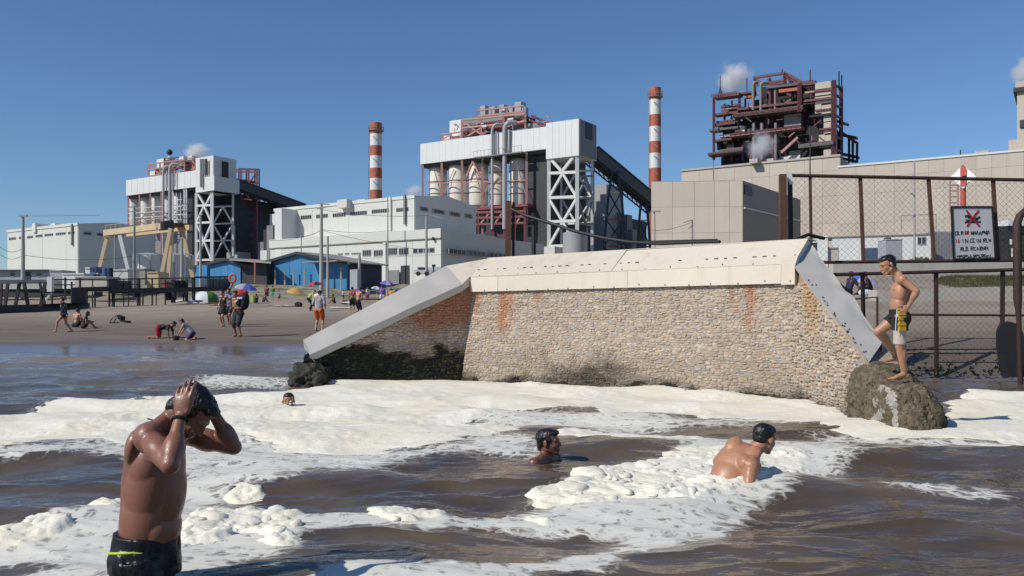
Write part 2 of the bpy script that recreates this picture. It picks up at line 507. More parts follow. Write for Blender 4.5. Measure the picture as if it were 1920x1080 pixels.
def wave_z(x, y):
    wx = x + 0.9 * (fbm(x * .35, y * .35, 3, 31) - .5); wy = y + 1.3 * (fbm(x * .3, y * .3, 3, 33) - .5)
    h = 0.036 * np.sin(wy * 3.0 + wx * 0.55 + 0.4) + 0.022 * np.sin(wy * 5.3 - wx * 1.1 + 1.9) + 0.012 * np.sin(wx * 3.4 + wy * 2.0)
    h = h * (0.55 + 0.9 * fbm(x * .5, y * .5, 2, 36))
    wx2 = x + .25 * (fbm(x * 1.1, y * 1.1, 2, 47) - .5); wy2 = y + .25 * (fbm(x * 1.1, y * 1.1, 2, 49) - .5)
    h = h + 0.060 * (fbm(wx2 * 1.0, wy2 * 2.4, 2, 38) - .5) + 0.020 * (fbm(wx2 * 3.2, wy2 * 7.0, 2, 41) - .5) + .006 * (fbm(wx2 * 8, wy2 * 15, 2, 43) - .5)
    ridge = 1 - np.abs(2 * fbm(wx2 * 1.3 + 4, wy2 * 2.7, 2, 44) - 1)
    h = h + 0.024 * (ridge ** 2 - .5)
    for y0_, a_, w_, x0_, x1_ in ((16.6, .055, .30, -9, -3.2), (18.6, .075, .34, -7.5, -1.5), (21.0, .09, .40, -16, -4), (23.6, .08, .45, -13, -2)):
        yc = y0_ + .06 * (x + 6) + .9 * (fbm(x * .3, x * 0 + y0_, 3, 57) - .5)
        dy = y - yc
        h = h + a_ * np.where(dy < 0, np.exp(-(dy / (w_ * .55)) ** 2), np.exp(-(dy / (w_ * 1.8)) ** 2)) * sstep(x0_ - 1.5, x0_ + 1.5, x) * sstep(x1_ + 1, x1_ - 1, x)
    return h

WZ = wave_z(WX, WY)
fx = WX + 0.35 * (fbm(WX * 1.5, WY * 1.5, 4, 61) - .5) + 0.10 * (fbm(WX * 6, WY * 6, 3, 63) - .5)
fy = WY + 0.35 * (fbm(WX * 1.5, WY * 1.5, 4, 66) - .5) + 0.12 * (fbm(WX * 6, WY * 6, 3, 68) - .5)
mk = np.zeros(WX.shape)
for p in THICK: mk = np.maximum(mk, in_poly(fx, fy, p).astype(float))
mt = np.zeros(WX.shape)
for p in THIN: mt = np.maximum(mt, in_poly(fx, fy, p).astype(float))

def blur(a, k, n=2):
    for _ in range(n):
        for ax in (0, 1):
            pad = [(0, 0), (0, 0)]; pad[ax] = (k + 1, k)
            c = np.cumsum(np.pad(a, pad, mode='edge'), axis=ax)
            sl1 = [slice(None)] * 2; sl2 = [slice(None)] * 2
            sl1[ax] = slice(2 * k + 1, None); sl2[ax] = slice(0, -(2 * k + 1))
            a = (c[tuple(sl1)] - c[tuple(sl2)]) / (2 * k + 1)
    return a

ms = blur(mk, 3)
tn = np.clip(np.maximum(blur(mt, 5), 0.9 * blur(mk, 7)), 0, 1)

# a finer sheet for the thick foam
FY = np.concatenate([F * CH / (np.linspace(1230, 700, 980) - HY)])
FWY, FU = np.meshgrid(FY, np.linspace(-0.86, 0.86, 1050), indexing='ij')
FWX = FU * (FWY + 1.2)
ri = np.interp(FWY[:, 0], yr, np.arange(len(yr))); ci = np.interp(FU[0], ur, np.arange(len(ur)))
r0_, c0_ = np.floor(ri).astype(int).clip(0, len(yr) - 2), np.floor(ci).astype(int).clip(0, len(ur) - 2)
fr0, fc0 = (ri - r0_)[:, None], (ci - c0_)[None]
def up2(a):
    a0 = a[r0_][:, c0_] * (1 - fc0) + a[r0_][:, c0_ + 1] * fc0
    a1 = a[r0_ + 1][:, c0_] * (1 - fc0) + a[r0_ + 1][:, c0_ + 1] * fc0
    return a0 * (1 - fr0) + a1 * fr0
FMS, FWZ = up2(ms), up2(WZ * np.clip(1 - (WY - 25) / 8, 0.15, 1))
sel = FMS > .12
sx, sy, sm_ = FWX[sel], FWY[sel], FMS[sel]
streak_ = fbm(sx * 2.2 + 3, sy * 7.5, 4, 101) - .5
torn = fbm(sx * 9, sy * 14, 3, 103) - .5
e_ = sstep(.40, .90, sm_ + 1.05 * streak_ + .55 * torn)
lump_ = sstep(.42, .60, fbm(sx * .9, sy * .9, 3, 81))
clot = np.maximum(lump_ * .8, 1.0 * in_poly(sx + .2 * streak_, sy, THICK[1])); clot = np.maximum(clot, 1.0 * ((sy < 7.2)))
qx = sx + .10 * (fbm(sx * 5, sy * 5, 3, 86) - .5); qy = sy + .10 * (fbm(sx * 5 + 7, sy * 5, 3, 87) - .5)
h_ = np.zeros(sx.shape)
for fq, am, sd in ((4.6, .030, 3), (8.5, .022, 9), (17.0, .010, 15)):
    d_, k_ = worley(qx * fq, qy * fq, sd)
    h_ = np.maximum(h_, h_ * .55 + am * np.clip(1 - (d_ / .78) ** 2, 0, 1) ** .8 * (.25 + .75 * k_))
flat_ = .007 * (fbm(sx * 3, sy * 6, 3, 109)) + .005 * fbm(sx * 12, sy * 20, 3, 111)
t_ = e_ * (.005 + clot * h_ * (.8 + .6 * (sy < 7.2)) + flat_)
FH = np.zeros(FWX.shape); FH[sel] = t_
FE = np.zeros(FWX.shape); FE[sel] = e_

m_water, nt, b = nodes_of('murky_sea_water')
at = N(nt, 'ShaderNodeAttribute', attribute_name='thin')
pp = pos_scaled(nt)
pw = N(nt, 'ShaderNodeMapping', {'Vector': pp, 'Scale': (1.0, 2.0, 1.0)}).outputs[0]
wv = N(nt, 'ShaderNodeVectorMath', {0: pp}, operation='ADD')
wn_ = N(nt, 'ShaderNodeTexNoise', {'Vector': pp, 'Scale': 2.2, 'Detail': 3})
sc_ = N(nt, 'ShaderNodeVectorMath', {0: wn_.outputs['Color'], 'Scale': 0.45}, operation='SCALE')
nt.links.new(sc_.outputs[0], wv.inputs[1])
vor = N(nt, 'ShaderNodeTexVoronoi', {'Vector': wv.outputs[0], 'Scale': 6.5}, feature='DISTANCE_TO_EDGE')
vor2 = N(nt, 'ShaderNodeTexVoronoi', {'Vector': wv.outputs[0], 'Scale': 17.0}, feature='DISTANCE_TO_EDGE')
lace = math_n(nt, 'MULTIPLY', math_n(nt, 'SUBTRACT', 1.0, ramp(nt, vor.outputs['Distance'], 0.0, 0.30)), 0.55)
lace2 = math_n(nt, 'MULTIPLY', math_n(nt, 'SUBTRACT', 1.0, ramp(nt, vor2.outputs['Distance'], 0.0, 0.35)), 0.30)
nf = noise_n(nt, pw, 1.6, 6, 0.7, 0.6)
nf2 = noise_n(nt, N(nt, 'ShaderNodeMapping', {'Vector': pp, 'Scale': (1.0, 3.5, 1.0), 'Rotation': (0, 0, 0.25)}).outputs[0], 3.2, 5, 0.7, 0.8)
s0 = math_n(nt, 'ADD', math_n(nt, 'ADD', lace, lace2), math_n(nt, 'MULTIPLY', math_n(nt, 'ADD', nf, nf2), 0.95))
s1 = math_n(nt, 'ADD', math_n(nt, 'MULTIPLY', at.outputs['Fac'], 1.55), math_n(nt, 'SUBTRACT', s0, 1.98))
film = math_n(nt, 'MULTIPLY', ramp(nt, s1, 0.10, 1.0), 0.96)
fleck = ramp(nt, noise_n(nt, pw, 7.0, 4, 0.7, 1.5), 0.735, 0.78)
film = math_n(nt, 'MAXIMUM', film, math_n(nt, 'MULTIPLY', fleck, 0.55))
silt = mixc(nt, ramp(nt, noise_n(nt, pw, 0.7, 2, 0.5, 0.8), 0.35, 0.7), (0.072, 0.054, 0.036), (0.130, 0.098, 0.066))
shal = ramp(nt, N(nt, 'ShaderNodeSeparateXYZ', {0: pp}).outputs['Y'], 12, 24)
silt = mixc(nt, shal, silt, (0.205, 0.175, 0.148))
cw = mixc(nt, film, silt, (0.70, 0.68, 0.61))
nt.links.new(cw, b.inputs['Base Color'])
nt.links.new(math_n(nt, 'ADD', math_n(nt, 'MULTIPLY', film, 0.62), 0.05), b.inputs['Roughness'])
b.inputs["IOR"].default_value = 1.30
rip = math_n(nt, 'ADD', noise_n(nt, pw, 3.2, 2, 0.5, 0.7), math_n(nt, 'MULTIPLY', noise_n(nt, pw, 10, 2, 0.5, 0.5), 0.18))
rip = math_n(nt, 'ADD', rip, math_n(nt, 'MULTIPLY', noise_n(nt, pw, 34, 2, 0.6, 0.3), 0.05))
rip = math_n(nt, 'ADD', rip, math_n(nt, 'MULTIPLY', film, 0.6))
bn = N(nt, 'ShaderNodeBump', {'Strength': 0.45, 'Distance': 0.030, 'Height': rip})
nt.links.new(bn.outputs[0], b.inputs['Normal'])

m_foam, nt, b = nodes_of('sea_foam')
pp = pos_scaled(nt)
f1 = noise_n(nt, pp, 1.1, 4, 0.6)
f2 = noise_n(nt, pp, 30, 4, 0.7)
cf = mixc(nt, ramp(nt, f1, 0.35, 0.65), (0.79, 0.76, 0.665), (0.78, 0.725, 0.575))
cf = mixc(nt, math_n(nt, 'MULTIPLY', ramp(nt, f2, 0.52, 0.72), 0.30), cf, (0.52, 0.47, 0.35))
nt.links.new(cf, b.inputs['Base Color'])
b.inputs['Roughness'].default_value = 0.75
b.inputs['Specular IOR Level'].default_value = 0.3
vb = N(nt, 'ShaderNodeTexVoronoi', {'Vector': pp, 'Scale': 45.0})
bh = math_n(nt, 'ADD', f2, math_n(nt, 'MULTIPLY', vb.outputs['Distance'], -0.8))
bn = N(nt, 'ShaderNodeBump', {'Strength': 0.4, 'Distance': 0.005, 'Height': bh})
nt.links.new(bn.outputs[0], b.inputs['Normal'])

# hold the sea surface down where the beach rises through it
grid_object('sea', WX, WY, WZ * np.clip(1 - (WY - 25) / 8, 0.15, 1), m_water, attrs={'thin': tn}, kind='structure', label='murky brown sea water with small waves')
WZs = WZ * np.clip(1 - (WY - 25) / 8, 0.15, 1)
grid_object('sea_foam', FWX, FWY, FWZ - 0.003 + FH, m_foam, keep=(FE > 0.10), kind='stuff', label='thick cream sea foam floating in lumps and streaky mats')
# rounded lumps that ride on the mats
fr_ = np.random.RandomState(11)
wgt = (FE > .7) * (in_poly(FWX, FWY, THICK[1]) * 1.6 + 1.0 * (FWY < 7.2) + .12 * (FH > .03)) * sstep(15, 9, FWY) * (FWY ** .3)
cs = np.cumsum(wgt.ravel()); pick = np.searchsorted(cs, fr_.rand(260) * cs[-1])
lx, ly = FWX.ravel()[pick], FWY.ravel()[pick]
lx = lx + fr_.normal(0, .015, len(lx)); ly = ly + fr_.normal(0, .02, len(ly))
lr_ = fr_.gamma(3.0, .0105, len(lx)) * (0.75 + ly / 16) + .010
lh_ = lr_ * fr_.uniform(.20, .42, len(lx))
lz = FWZ.ravel()[pick] - .004 + FH.ravel()[pick] - lh_ * .42
na, nr_ = 11, 4
th_ = np.arange(na) * 2 * np.pi / na
tv = [(np.cos(a) * c_e, np.sin(a) * c_e, s_e) for c_e, s_e in ((1.02, -1.6), (1.0, -.05), (.86, .5), (.5, .86)) for a in th_] + [(0, 0, 1)]
tv = np.array(tv)
tq = [(r * na + k, r * na + (k + 1) % na, (r + 1) * na + (k + 1) % na, (r + 1) * na + k) for r in range(nr_ - 1) for k in range(na)]
tt_ = [((nr_ - 1) * na + k, (nr_ - 1) * na + (k + 1) % na, nr_ * na) for k in range(na)]
asp = fr_.uniform(.75, 1.5, len(lx)); rot_ = fr_.rand(len(lx)) * 6.28
bx_, by_ = tv[:, 0][None] * lr_[:, None] * asp[:, None], tv[:, 1][None] * lr_[:, None] / asp[:, None]
px_ = bx_ * np.cos(rot_)[:, None] - by_ * np.sin(rot_)[:, None] + lx[:, None]
py_ = bx_ * np.sin(rot_)[:, None] + by_ * np.cos(rot_)[:, None] + ly[:, None]
pz_ = tv[:, 2][None] * lh_[:, None] + lz[:, None]
wob = .35 * lr_[:, None]
nx_ = fbm(px_ * 14, py_ * 14, 2, 97) - .5
pz_ = pz_ + wob * nx_ * (tv[:, 2] > 0)[None]; px_ = px_ + wob * (fbm(px_ * 16 + 5, py_ * 16, 2, 98) - .5)
co = np.stack([px_, py_, pz_], -1).reshape(-1, 3).astype(np.float32)
nv = len(tv); off_ = (np.arange(len(lx)) * nv)[:, None, None]
quads = (np.array(tq)[None] + off_).reshape(-1, 4); tris = (np.array(tt_)[None] + off_).reshape(-1, 3)
me = bpy.data.meshes.new('foam_lumps')
me.vertices.add(len(co)); me.vertices.foreach_set('co', co.ravel())
me.loops.add(quads.size + tris.size); me.loops.foreach_set('vertex_index', np.concatenate([quads.ravel(), tris.ravel()]).astype(np.int32))
me.polygons.add(len(quads) + len(tris))
me.polygons.foreach_set('loop_start', np.concatenate([np.arange(0, quads.size, 4), quads.size + np.arange(0, tris.size, 3)]).astype(np.int32))
me.polygons.foreach_set('use_smooth', np.ones(len(quads) + len(tris), dtype=bool))
me.update(calc_edges=True); me.materials.append(m_foam)
o = link('foam_lumps', me); WL[o.name] = V((0, 0, 0)); props(o, 'small rounded lumps of cream foam riding on the foam mats', None, None, 'stuff')
# the sea beyond the detailed patch, a few centimetres lower
far_sea = MB()
for a, bq, c, d in ((-400, -300, 400, 0.9), ):
    far_sea.add([(-400, -300, -.16), (400, -300, -.16), (400, 60, -.16), (-400, 60, -.16)], [(0, 1, 2, 3)])
far_sea.build('water', m_water, kind='structure', label='open brown water around the foamy cove')

def water_z(x, y):
    return float(wave_z(np.array([x]), np.array([y]))[0])
# ------------------------------------------------------------------ masonry intake wall
m_mortar = None
def stone_mat(name, src):
    m, nt, b = nodes_of(name)
    pp = pos_scaled(nt)
    n1 = noise_n(nt, pp, 14, 5, 0.65)
    n2 = noise_n(nt, pp, 70, 3, 0.6)
    if src == 'attr': tc = N(nt, 'ShaderNodeAttribute', attribute_name='tint').outputs['Color']
    else: tc = nt.nodes.new('ShaderNodeObjectInfo').outputs['Color']
    k = math_n(nt, 'ADD', math_n(nt, 'MULTIPLY', n1, 0.9), math_n(nt, 'MULTIPLY', n2, 0.5))
    sc = N(nt, 'ShaderNodeVectorMath', {0: tc, 'Scale': math_n(nt, 'ADD', k, 0.32)}, operation='SCALE')
    out = sc.outputs[0]
    # salt crust and pits
    out = mixc(nt, math_n(nt, 'MULTIPLY', ramp(nt, noise_n(nt, pp, 5, 6, 0.75), 0.60, 0.72), 0.35), out, (0.46, 0.42, 0.36))
    out = mixc(nt, math_n(nt, 'MULTIPLY', ramp(nt, n2, 0.62, 0.75), 0.5), out, (0.07, 0.055, 0.04))
    nt.links.new(out, b.inputs['Base Color'])
    b.inputs['Roughness'].default_value = 0.85
    bn = N(nt, 'ShaderNodeBump', {'Strength': 0.7, 'Distance': 0.012, 'Height': math_n(nt, 'ADD', n1, n2)})
    nt.links.new(bn.outputs[0], b.inputs['Normal'])
    return m
m_stone_o = stone_mat('rubble_stone', 'object')
m_stone_a = stone_mat('rubble_masonry', 'attr')

# corner points: base just under the water and top of the stone
ML0, MR0 = V((-1.05, 17.02, -0.35)), V((4.20, 13.18, -0.35))
ML1, MR1 = V((-0.79, 17.20, 1.76)), V((4.42, 13.40, 1.80))
LL0 = V((-3.95, 15.75, -0.35))                                     # sea end of the left wing
RR0 = V((4.34, 9.7, -0.35))                                        # sea end of the right wing
wall = thing('stone_wall', 'rubble stone intake wall with pale metal coping and two sloping wings', 'wall', (1.7, 15.3, 0))

def stain(x, y, z, face, r):
    """weathering that belongs to the wall: rust runs under the coping, algae along the tide line"""
    base = r.choice([(.43, .345, .25), (.46, .37, .275), (.40, .325, .24), (.44, .33, .25), (.47, .40, .315), (.36, .31, .26), (.36, .33, .31), (.41, .31, .235)])
    k = r.uniform(.97, 1.15)
    c = [v * k for v in base]
    nz = noise.fractal(V((x * 1.7, y * 1.7, z * 1.9)), 1.0, 2.0, 4)
    rust = 0
    if face == 'M':
        s = (x - ML0.x) / (MR0.x - ML0.x)
        for c0, wd, top, ln in ((.065, .022, 1.8, .75), (.17, .030, 1.8, 1.15), (.195, .012, 1.8, .8), (.93, .016, 1.8, .95), (.30, .02, 1.8, .35), (.885, .006, 1.8, .7)):
            rust = max(rust, max(0, 1 - abs(s - c0 + .012 * nz) / wd) * max(0, min(1, (z - (top - ln)) / (ln * .6) + .35 * nz)))
        alg = max(0, min(1, (.13 + .26 * nz - z) / .14))
        tide = max(0, min(1, (.95 + .45 * nz - z) / .7)) * .6
        dk = max(0, 1 - ((s - .46) / .17) ** 2) * max(0, min(1, (.62 + .5 * nz - z) / .3))
        alg = max(alg, .8 * dk)
    elif face == 'L':
        t = (x - LL0.x) / (ML0.x - LL0.x)
        rust = max(0, min(1, (t - .50) / .3 + .6 * nz)) * max(0, min(1, (z - .85) / .35 + .4 * nz))
        alg = max(0, min(1, (.66 + .42 * nz - z + .12 * (1 - t)) / .20))
        tide = .55 * max(0, min(1, (.95 + .3 * nz - z) / .4))
    else:
        t = (13.2 - y) / 3.5
        rust = max(0, min(1, 1 - abs(t - .12 - .05 * nz - (1.75 - z) * .14) / .10)) * max(0, min(1, (z - .8) / .5)) * .75
        alg = max(0, min(1, (.16 + .22 * nz - z) / .2)) * .8
        tide = .6 * max(0, min(1, (.55 + .3 * nz - z) / .4)) + .35 * max(0, min(1, (t - .65) / .25 + nz * .5))
    tide = min(1, tide)
    c = [a * (1 - .55 * tide) + b_ * .55 * tide for a, b_ in zip(c, (.20, .165, .11))]
    rc = (.40, .155, .065) if face != 'R' else (.46, .27, .11)
    c = [a * (1 - .85 * rust) + b_ * .85 * rust for a, b_ in zip(c, rc)]
    ac = (.016, .016, .011) if r.random() < .86 else (.06, .058, .024)
    c = [a * (1 - alg) + b_ * alg for a, b_ in zip(c, ac)]
    return tuple(c)

from mathutils import noise
sr = random.Random(21)
protos = []
for k in range(14):       # unit stones: an uneven many-sided face standing proud of its bed
    nn = sr.choice([6, 7, 8])
    outer, inner = [], []
    for i in range(nn):
        an = 2 * math.pi * (i + sr.uniform(-.25, .25)) / nn + .3
        ca, sa = math.cos(an), math.sin(an)
        q = 1 / max(abs(ca), abs(sa)) ** .72
        outer.append(V((ca * .5 * q * sr.uniform(.9, 1.05), sa * .5 * q * sr.uniform(.9, 1.05), 0)))
        inner.append(outer[-1] * sr.uniform(.68, .86) + V((0, 0, sr.uniform(.55, 1.0))))
    vs = outer + inner + [sum(inner, V()) / nn + V((sr.uniform(-.1, .1), sr.uniform(-.1, .1), .25))]
    fs = [(i, (i + 1) % nn, nn + (i + 1) % nn, nn + i) for i in range(nn)] + [(nn + i, nn + (i + 1) % nn, 2 * nn) for i in range(nn)]
    me = bpy.data.meshes.new('stone')
    me.from_pydata(vs, [], fs)
    me.materials.append(m_stone_o)
    protos.append((me, vs, fs))

stones = []
def stone_face(face, A0, B0, A1, B1, clip):
    """courses of stones on the face A0-B0 (base) to A1-B1 (top)"""
    Lb = (B0 - A0).length; Hh = ((A1 - A0).length + (B1 - B0).length) / 2
    nrm = (B0 - A0).cross(A1 - A0).normalized()
    if nrm.y > 0.2 or (face == 'R' and nrm.x > 0): nrm = -nrm
    t = 0.0
    while t < 1:
        h = sr.uniform(.028, .052) if face == 'M' else sr.uniform(.036, .066)
        s = -sr.uniform(0, .1) / Lb
        while s < 1:
            w = sr.uniform(.045, .13) * (1.5 if sr.random() < .12 else 1); hh = h * sr.uniform(.62, 1.25); jit = sr.uniform(-.35, .35) * h
            sm, tm = s + w / 2 / Lb, t + (h / 2 + jit) / Hh
            s += w / Lb
            if sm > 1 - .2 * w / Lb or sm < 0.004 or tm > .992 or tm < 0: continue
            p = (A0 * (1 - sm) + B0 * sm) * (1 - tm) + (A1 * (1 - sm) + B1 * sm) * tm
            if clip(p, w, hh) or sr.random() < .02: continue
            U = ((B0 - A0) * (1 - tm) + (B1 - A1) * tm).normalized()
            Tt = nrm.cross(U).normalized()
            if Tt.z < 0: Tt = -Tt; 
            rot = sr.uniform(-.16, .16)
            U2 = U * math.cos(rot) + Tt * math.sin(rot); T2 = nrm.cross(U2) if nrm.cross(U2).z > 0 else -nrm.cross(U2)
            dep = sr.uniform(.006, .022) * (2.0 if face == 'R' else 1.0)
            M = Matrix((( U2.x * w * 1.05, T2.x * hh * 1.06, nrm.x * dep, p.x), (U2.y * w * 1.05, T2.y * hh * 1.06, nrm.y * dep, p.y), (U2.z * w * 1.05, T2.z * hh * 1.06, nrm.z * dep, p.z), (0, 0, 0, 1)))
            stones.append((w * h / (p.y ** 2), M, sr.randrange(14), stain(p.x, p.y, p.z, face, sr)))
        t += h / Hh
    return nrm

def slope_z(x0, z0, x1, z1, v):
    return z0 + (z1 - z0) * (v - x0) / (x1 - x0)
# top line of the wings
def ltop(x): return slope_z(-3.75, .50, -.85, 1.93, x)
def rtop(y): return slope_z(10.7, .68, 13.3, 2.0, y)
LL1 = V((-3.72, 15.95, 1.76)); RR1 = V((4.60, 9.8, 1.80))
stone_face('M', ML0, MR0, ML1, MR1, lambda p, w, h: p.z < -.12)
stone_face('L', LL0, ML0 + V((-.02, -.01, 0)), LL1, ML1 + V((-.02, -.01, 0)), lambda p, w, h: p.z < -.12 or p.z > ltop(p.x) - .02)
stone_face('R', RR0, MR0 + V((.0, -.03, 0)), RR1, MR1 + V((.0, -.03, 0)), lambda p, w, h: p.z < -.12 or p.z > rtop(p.y) - .0 or p.y < 9.85)
order = sorted((q for q in stones if q[1].translation.z > 0.02), key=lambda q: -q[0])
single = set(id(q) for q in order[:300])
rest = MB()
for q in stones:
    if id(q) in single:
        o = link('stone', protos[q[2]][0])
        o.parent = wall
        Mx = q[1].copy(); Mx.translation -= WL[wall.name]
        o.matrix_local = Mx
        o.color = (*q[3], 1)
    else:
        _, vs, fs = protos[q[2]]
        rest.add([q[1] @ v for v in vs], fs, q[3])
rest.build('masonry', m_stone_a, wall, kind='stuff')

# the core behind the stones carries the recessed joints
core = MB()
ctr = random.Random(4)
def skin(face, A0, B0, A1, B1, n, m, topz=None):
    nr = (B0 - A0).cross(A1 - A0).normalized()
    vs = []
    for j in range(m + 1):
        for i in range(n + 1):
            s = i / n
            p0 = A0 * (1 - s) + B0 * s; p1 = A1 * (1 - s) + B1 * s
            if topz is not None:
                zt = topz(p1)
                p1 = p0 + (p1 - p0) * max(.05, (zt - p0.z) / (p1.z - p0.z))
            vs.append(p0 * (1 - j / m) + p1 * (j / m))
    for j in range(m):
        for i in range(n):
            a = j * (n + 1) + i
            c = (vs[a] + vs[a + n + 2]) / 2
            st = stain(c.x, c.y, c.z, face, ctr)
            core.add([vs[a], vs[a + 1], vs[a + n + 2], vs[a + n + 1]], [(0, 1, 2, 3)], tuple(v * .8 for v in st))
skin('M', ML0, MR0, ML1, MR1, 60, 22)
skin('L', LL0, ML0, LL1, ML1, 34, 20, lambda p: ltop(p.x) + .02)
skin('R', RR0, MR0, RR1, MR1, 34, 20, lambda p: min(rtop(p.y) + .03, 3))
core.build('joint_bed', m_stone_a, wall)
# solid backs of the wall and its wings
bk = MB()
off = V((.52, .70, 0)) * .75
bk.hexa([ML0 + V((.05, .06, 0)), MR0 + V((.05, .06, 0)), MR0 + off, ML0 + off, ML1 + V((.05, .06, .2)), MR1 + V((.05, .06, .2)), MR1 + off + V((0, 0, .3)), ML1 + off + V((0, 0, .3))], (.34, .28, .21))
a0, a1 = LL0 + V((.03, .05, 0)), ML0 + V((-.02, .05, 0))
b0, b1 = V((-3.70, 15.98, .48)), V((-.83, 17.25, 1.90))
bk.hexa([a0, a1, a1 + V((-.1, .7, 0)), a0 + V((-.2, .7, 0)), b0, b1, b1 + V((-.1, .55, 0)), b0 + V((-.2, .5, 0))], (.30, .25, .19))
a0, a1 = V((4.40, 10.6, -.35)), MR0 + V((.05, 0, 0))
b0, b1 = V((4.52, 10.72, .60)), V((4.50, 13.38, 1.88))
bk.hexa([a0, a0 + V((.6, .1, 0)), a1 + V((.7, .3, 0)), a1, b0, b0 + V((.45, .1, 0)), b1 + V((.5, .3, 0)), b1], (.34, .28, .21))
bk.build('backing', m_stone_a, wall)

# slumped toe at the end of each wing: a lump of concrete and cobbles
def lump_mesh(name, c, rad, seed, m, parent, amp, tintf, flat_top=None, sub=5, power=2.6):
    bm = bmesh.new()
    bmesh.ops.create_icosphere(bm, subdivisions=sub, radius=1.0)
    for v in bm.verts:
        d = v.co.normalized()
        k = (abs(d.x) ** power + abs(d.y) ** power + abs(d.z) ** power) ** (-1 / power)
        p = V((d.x * k * rad[0], d.y * k * rad[1], d.z * k * rad[2]))
        w = V(c) + p
        n1 = noise.fractal(w * 2.2 + V((seed, 0, 0)), 1, 2, 3)
        n2 = noise.fractal(w * 9 + V((seed, 3, 0)), .8, 2, 4)
        n3 = noise.voronoi(w * 11)[0][0]
        p += d * (amp * n1 + amp * .75 * n2 - amp * 1.3 * max(0, .45 - n3))
        if flat_top and p.z > flat_top: p.z = flat_top + (p.z - flat_top) * .35
        v.co = p
    me = bpy.data.meshes.new(name); bm.to_mesh(me)
    ca = me.color_attributes.new('tint', 'FLOAT_COLOR', 'CORNER')
    arr = []
    for poly in me.polygons:
        t = tintf(V(c) + poly.center)
        arr += [*t, 1] * len(poly.vertices)
    ca.data.foreach_set('color', arr)
    me.polygons.foreach_set('use_smooth', [True] * len(me.polygons))
    bm.free()
    me.materials.append(m)
    o = link(name, me)
    place(o, c, parent)
    return o
def toe_tint(w):
    n = noise.fractal(w * 3.0, 1, 2, 4)
    dk = max(0, min(1, (w.x - 4.56 + .22 * n) / .22)) * .5 + max(0, min(1, (.16 + .15 * n - w.z) / .15)) * .35
    c = [(.115, .088, .054), (.085, .070, .040), (.15, .118, .074)][int((n + 1) * 7) % 3]
    dk = min(1, dk)
    run = w.x + .03 * noise.noise(w * 5) - .04 * w.z
    if run < 4.36 and w.y < 9.95 and math.sin(run * 62 + 2.2 * noise.noise(V((0, 0, w.z * 3)))) > .05 and w.z < .46 + .1 * n:
        c, dk = [(.36, .34, .30), (.30, .285, .25)][int((n + 1) * 9) % 2], dk * .3
    return tuple(a * (1 - dk) + q * dk for a, q in zip(c, (.050, .046, .022)))
lump_mesh('toe_block', (4.555, 9.93, .03), (.345, .55, .50), 2.0, m_stone_a, wall, .055, toe_tint, .47)
lump_mesh('toe_block', (4.60, 10.55, .15), (.34, .55, .55), 5.0, m_stone_a, wall, .06, toe_tint, .52)
rest2 = MB()
def clad_toe(ob, n_, tintf, rr_):
    me = ob.data; org = WL[ob.name]
    fl = [p for p in me.polygons if p.normal.y < .35 and p.center.z + org.z > -.05]
    for k in range(n_):
        p = rr_.choice(fl); nrm = p.normal.copy(); c = p.center + org
        U = nrm.cross(V((0, 0, 1))); U = U.normalized() if U.length > .1 else V((1, 0, 0)); T = nrm.cross(U)
        a_ = rr_.uniform(0, 3.1); U, T = U * math.cos(a_) + T * math.sin(a_), T * math.cos(a_) - U * math.sin(a_)
        w, h, d = rr_.uniform(.025, .075), rr_.uniform(.02, .05), rr_.uniform(.006, .020)
        _, vs, fs = protos[rr_.randrange(14)]
        kk = rr_.uniform(.75, 1.3); tt = tuple(v * kk for v in tintf(c))
        rest2.add([c + U * (v.x * w) + T * (v.y * h) + nrm * (v.z * d - .006) for v in vs], fs, tt)
r9 = random.Random(12)
for ob in [o for o in wall.children if o.name.startswith('toe_block')]: clad_toe(ob, 420, toe_tint, r9)
rest2.build('toe_cobbles', m_stone_a, wall, kind='stuff')
def toe_l(w):
    n = noise.fractal(w * 3.0, 1, 2, 4)
    return (.03 + .02 * n, .028 + .02 * n, .02 + .012 * n) if n > -.45 else (.11, .09, .06)
lump_mesh('toe_block', (-3.72, 15.95, .02), (.40, .5, .33), 9.0, m_stone_a, wall, .11, toe_l, .36)
# weed clinging along the tide line
m_weed = MAT('dark_green_weed', (0.028, 0.034, 0.013), 0.5, 0.5, 9)
wd = MB()
wr = random.Random(8)
for k in range(380):
    f = wr.random()
    if f < .6:
        s = min(.98, max(.02, wr.gauss(.47, .14) if wr.random() < .7 else wr.random()))
        p = ML0 * (1 - s) + MR0 * s + V((0, 0, .35 + wr.uniform(-.02, .20) * (1.2 if .34 < s < .60 else .2)))
        nrm = V((-.59, -.80, 0))
    else:
        s = wr.random()
        p = LL0 * (1 - s) + ML0 * s + V((.0, .03, .35 + wr.uniform(0, .42)))
        nrm = V((.4, -.91, 0))
    p = p + nrm * wr.uniform(.0, .06) + V((0, .02, 0)) * p.z
    a = V((wr.gauss(0, 1), wr.gauss(0, 1), wr.gauss(-.5, .5))).normalized() * wr.uniform(.02, .06)
    q = V((wr.gauss(0, 1), wr.gauss(0, 1), wr.gauss(0, 1))).normalized() * wr.uniform(.012, .03)
    wd.add([p - q, p + a * .5 + q * .6 + nrm * .02, p + a * 1.1, p - q * .2 - a * .3], [(0, 1, 2, 3)])
wd.build('weed', m_weed, wall, kind='stuff')

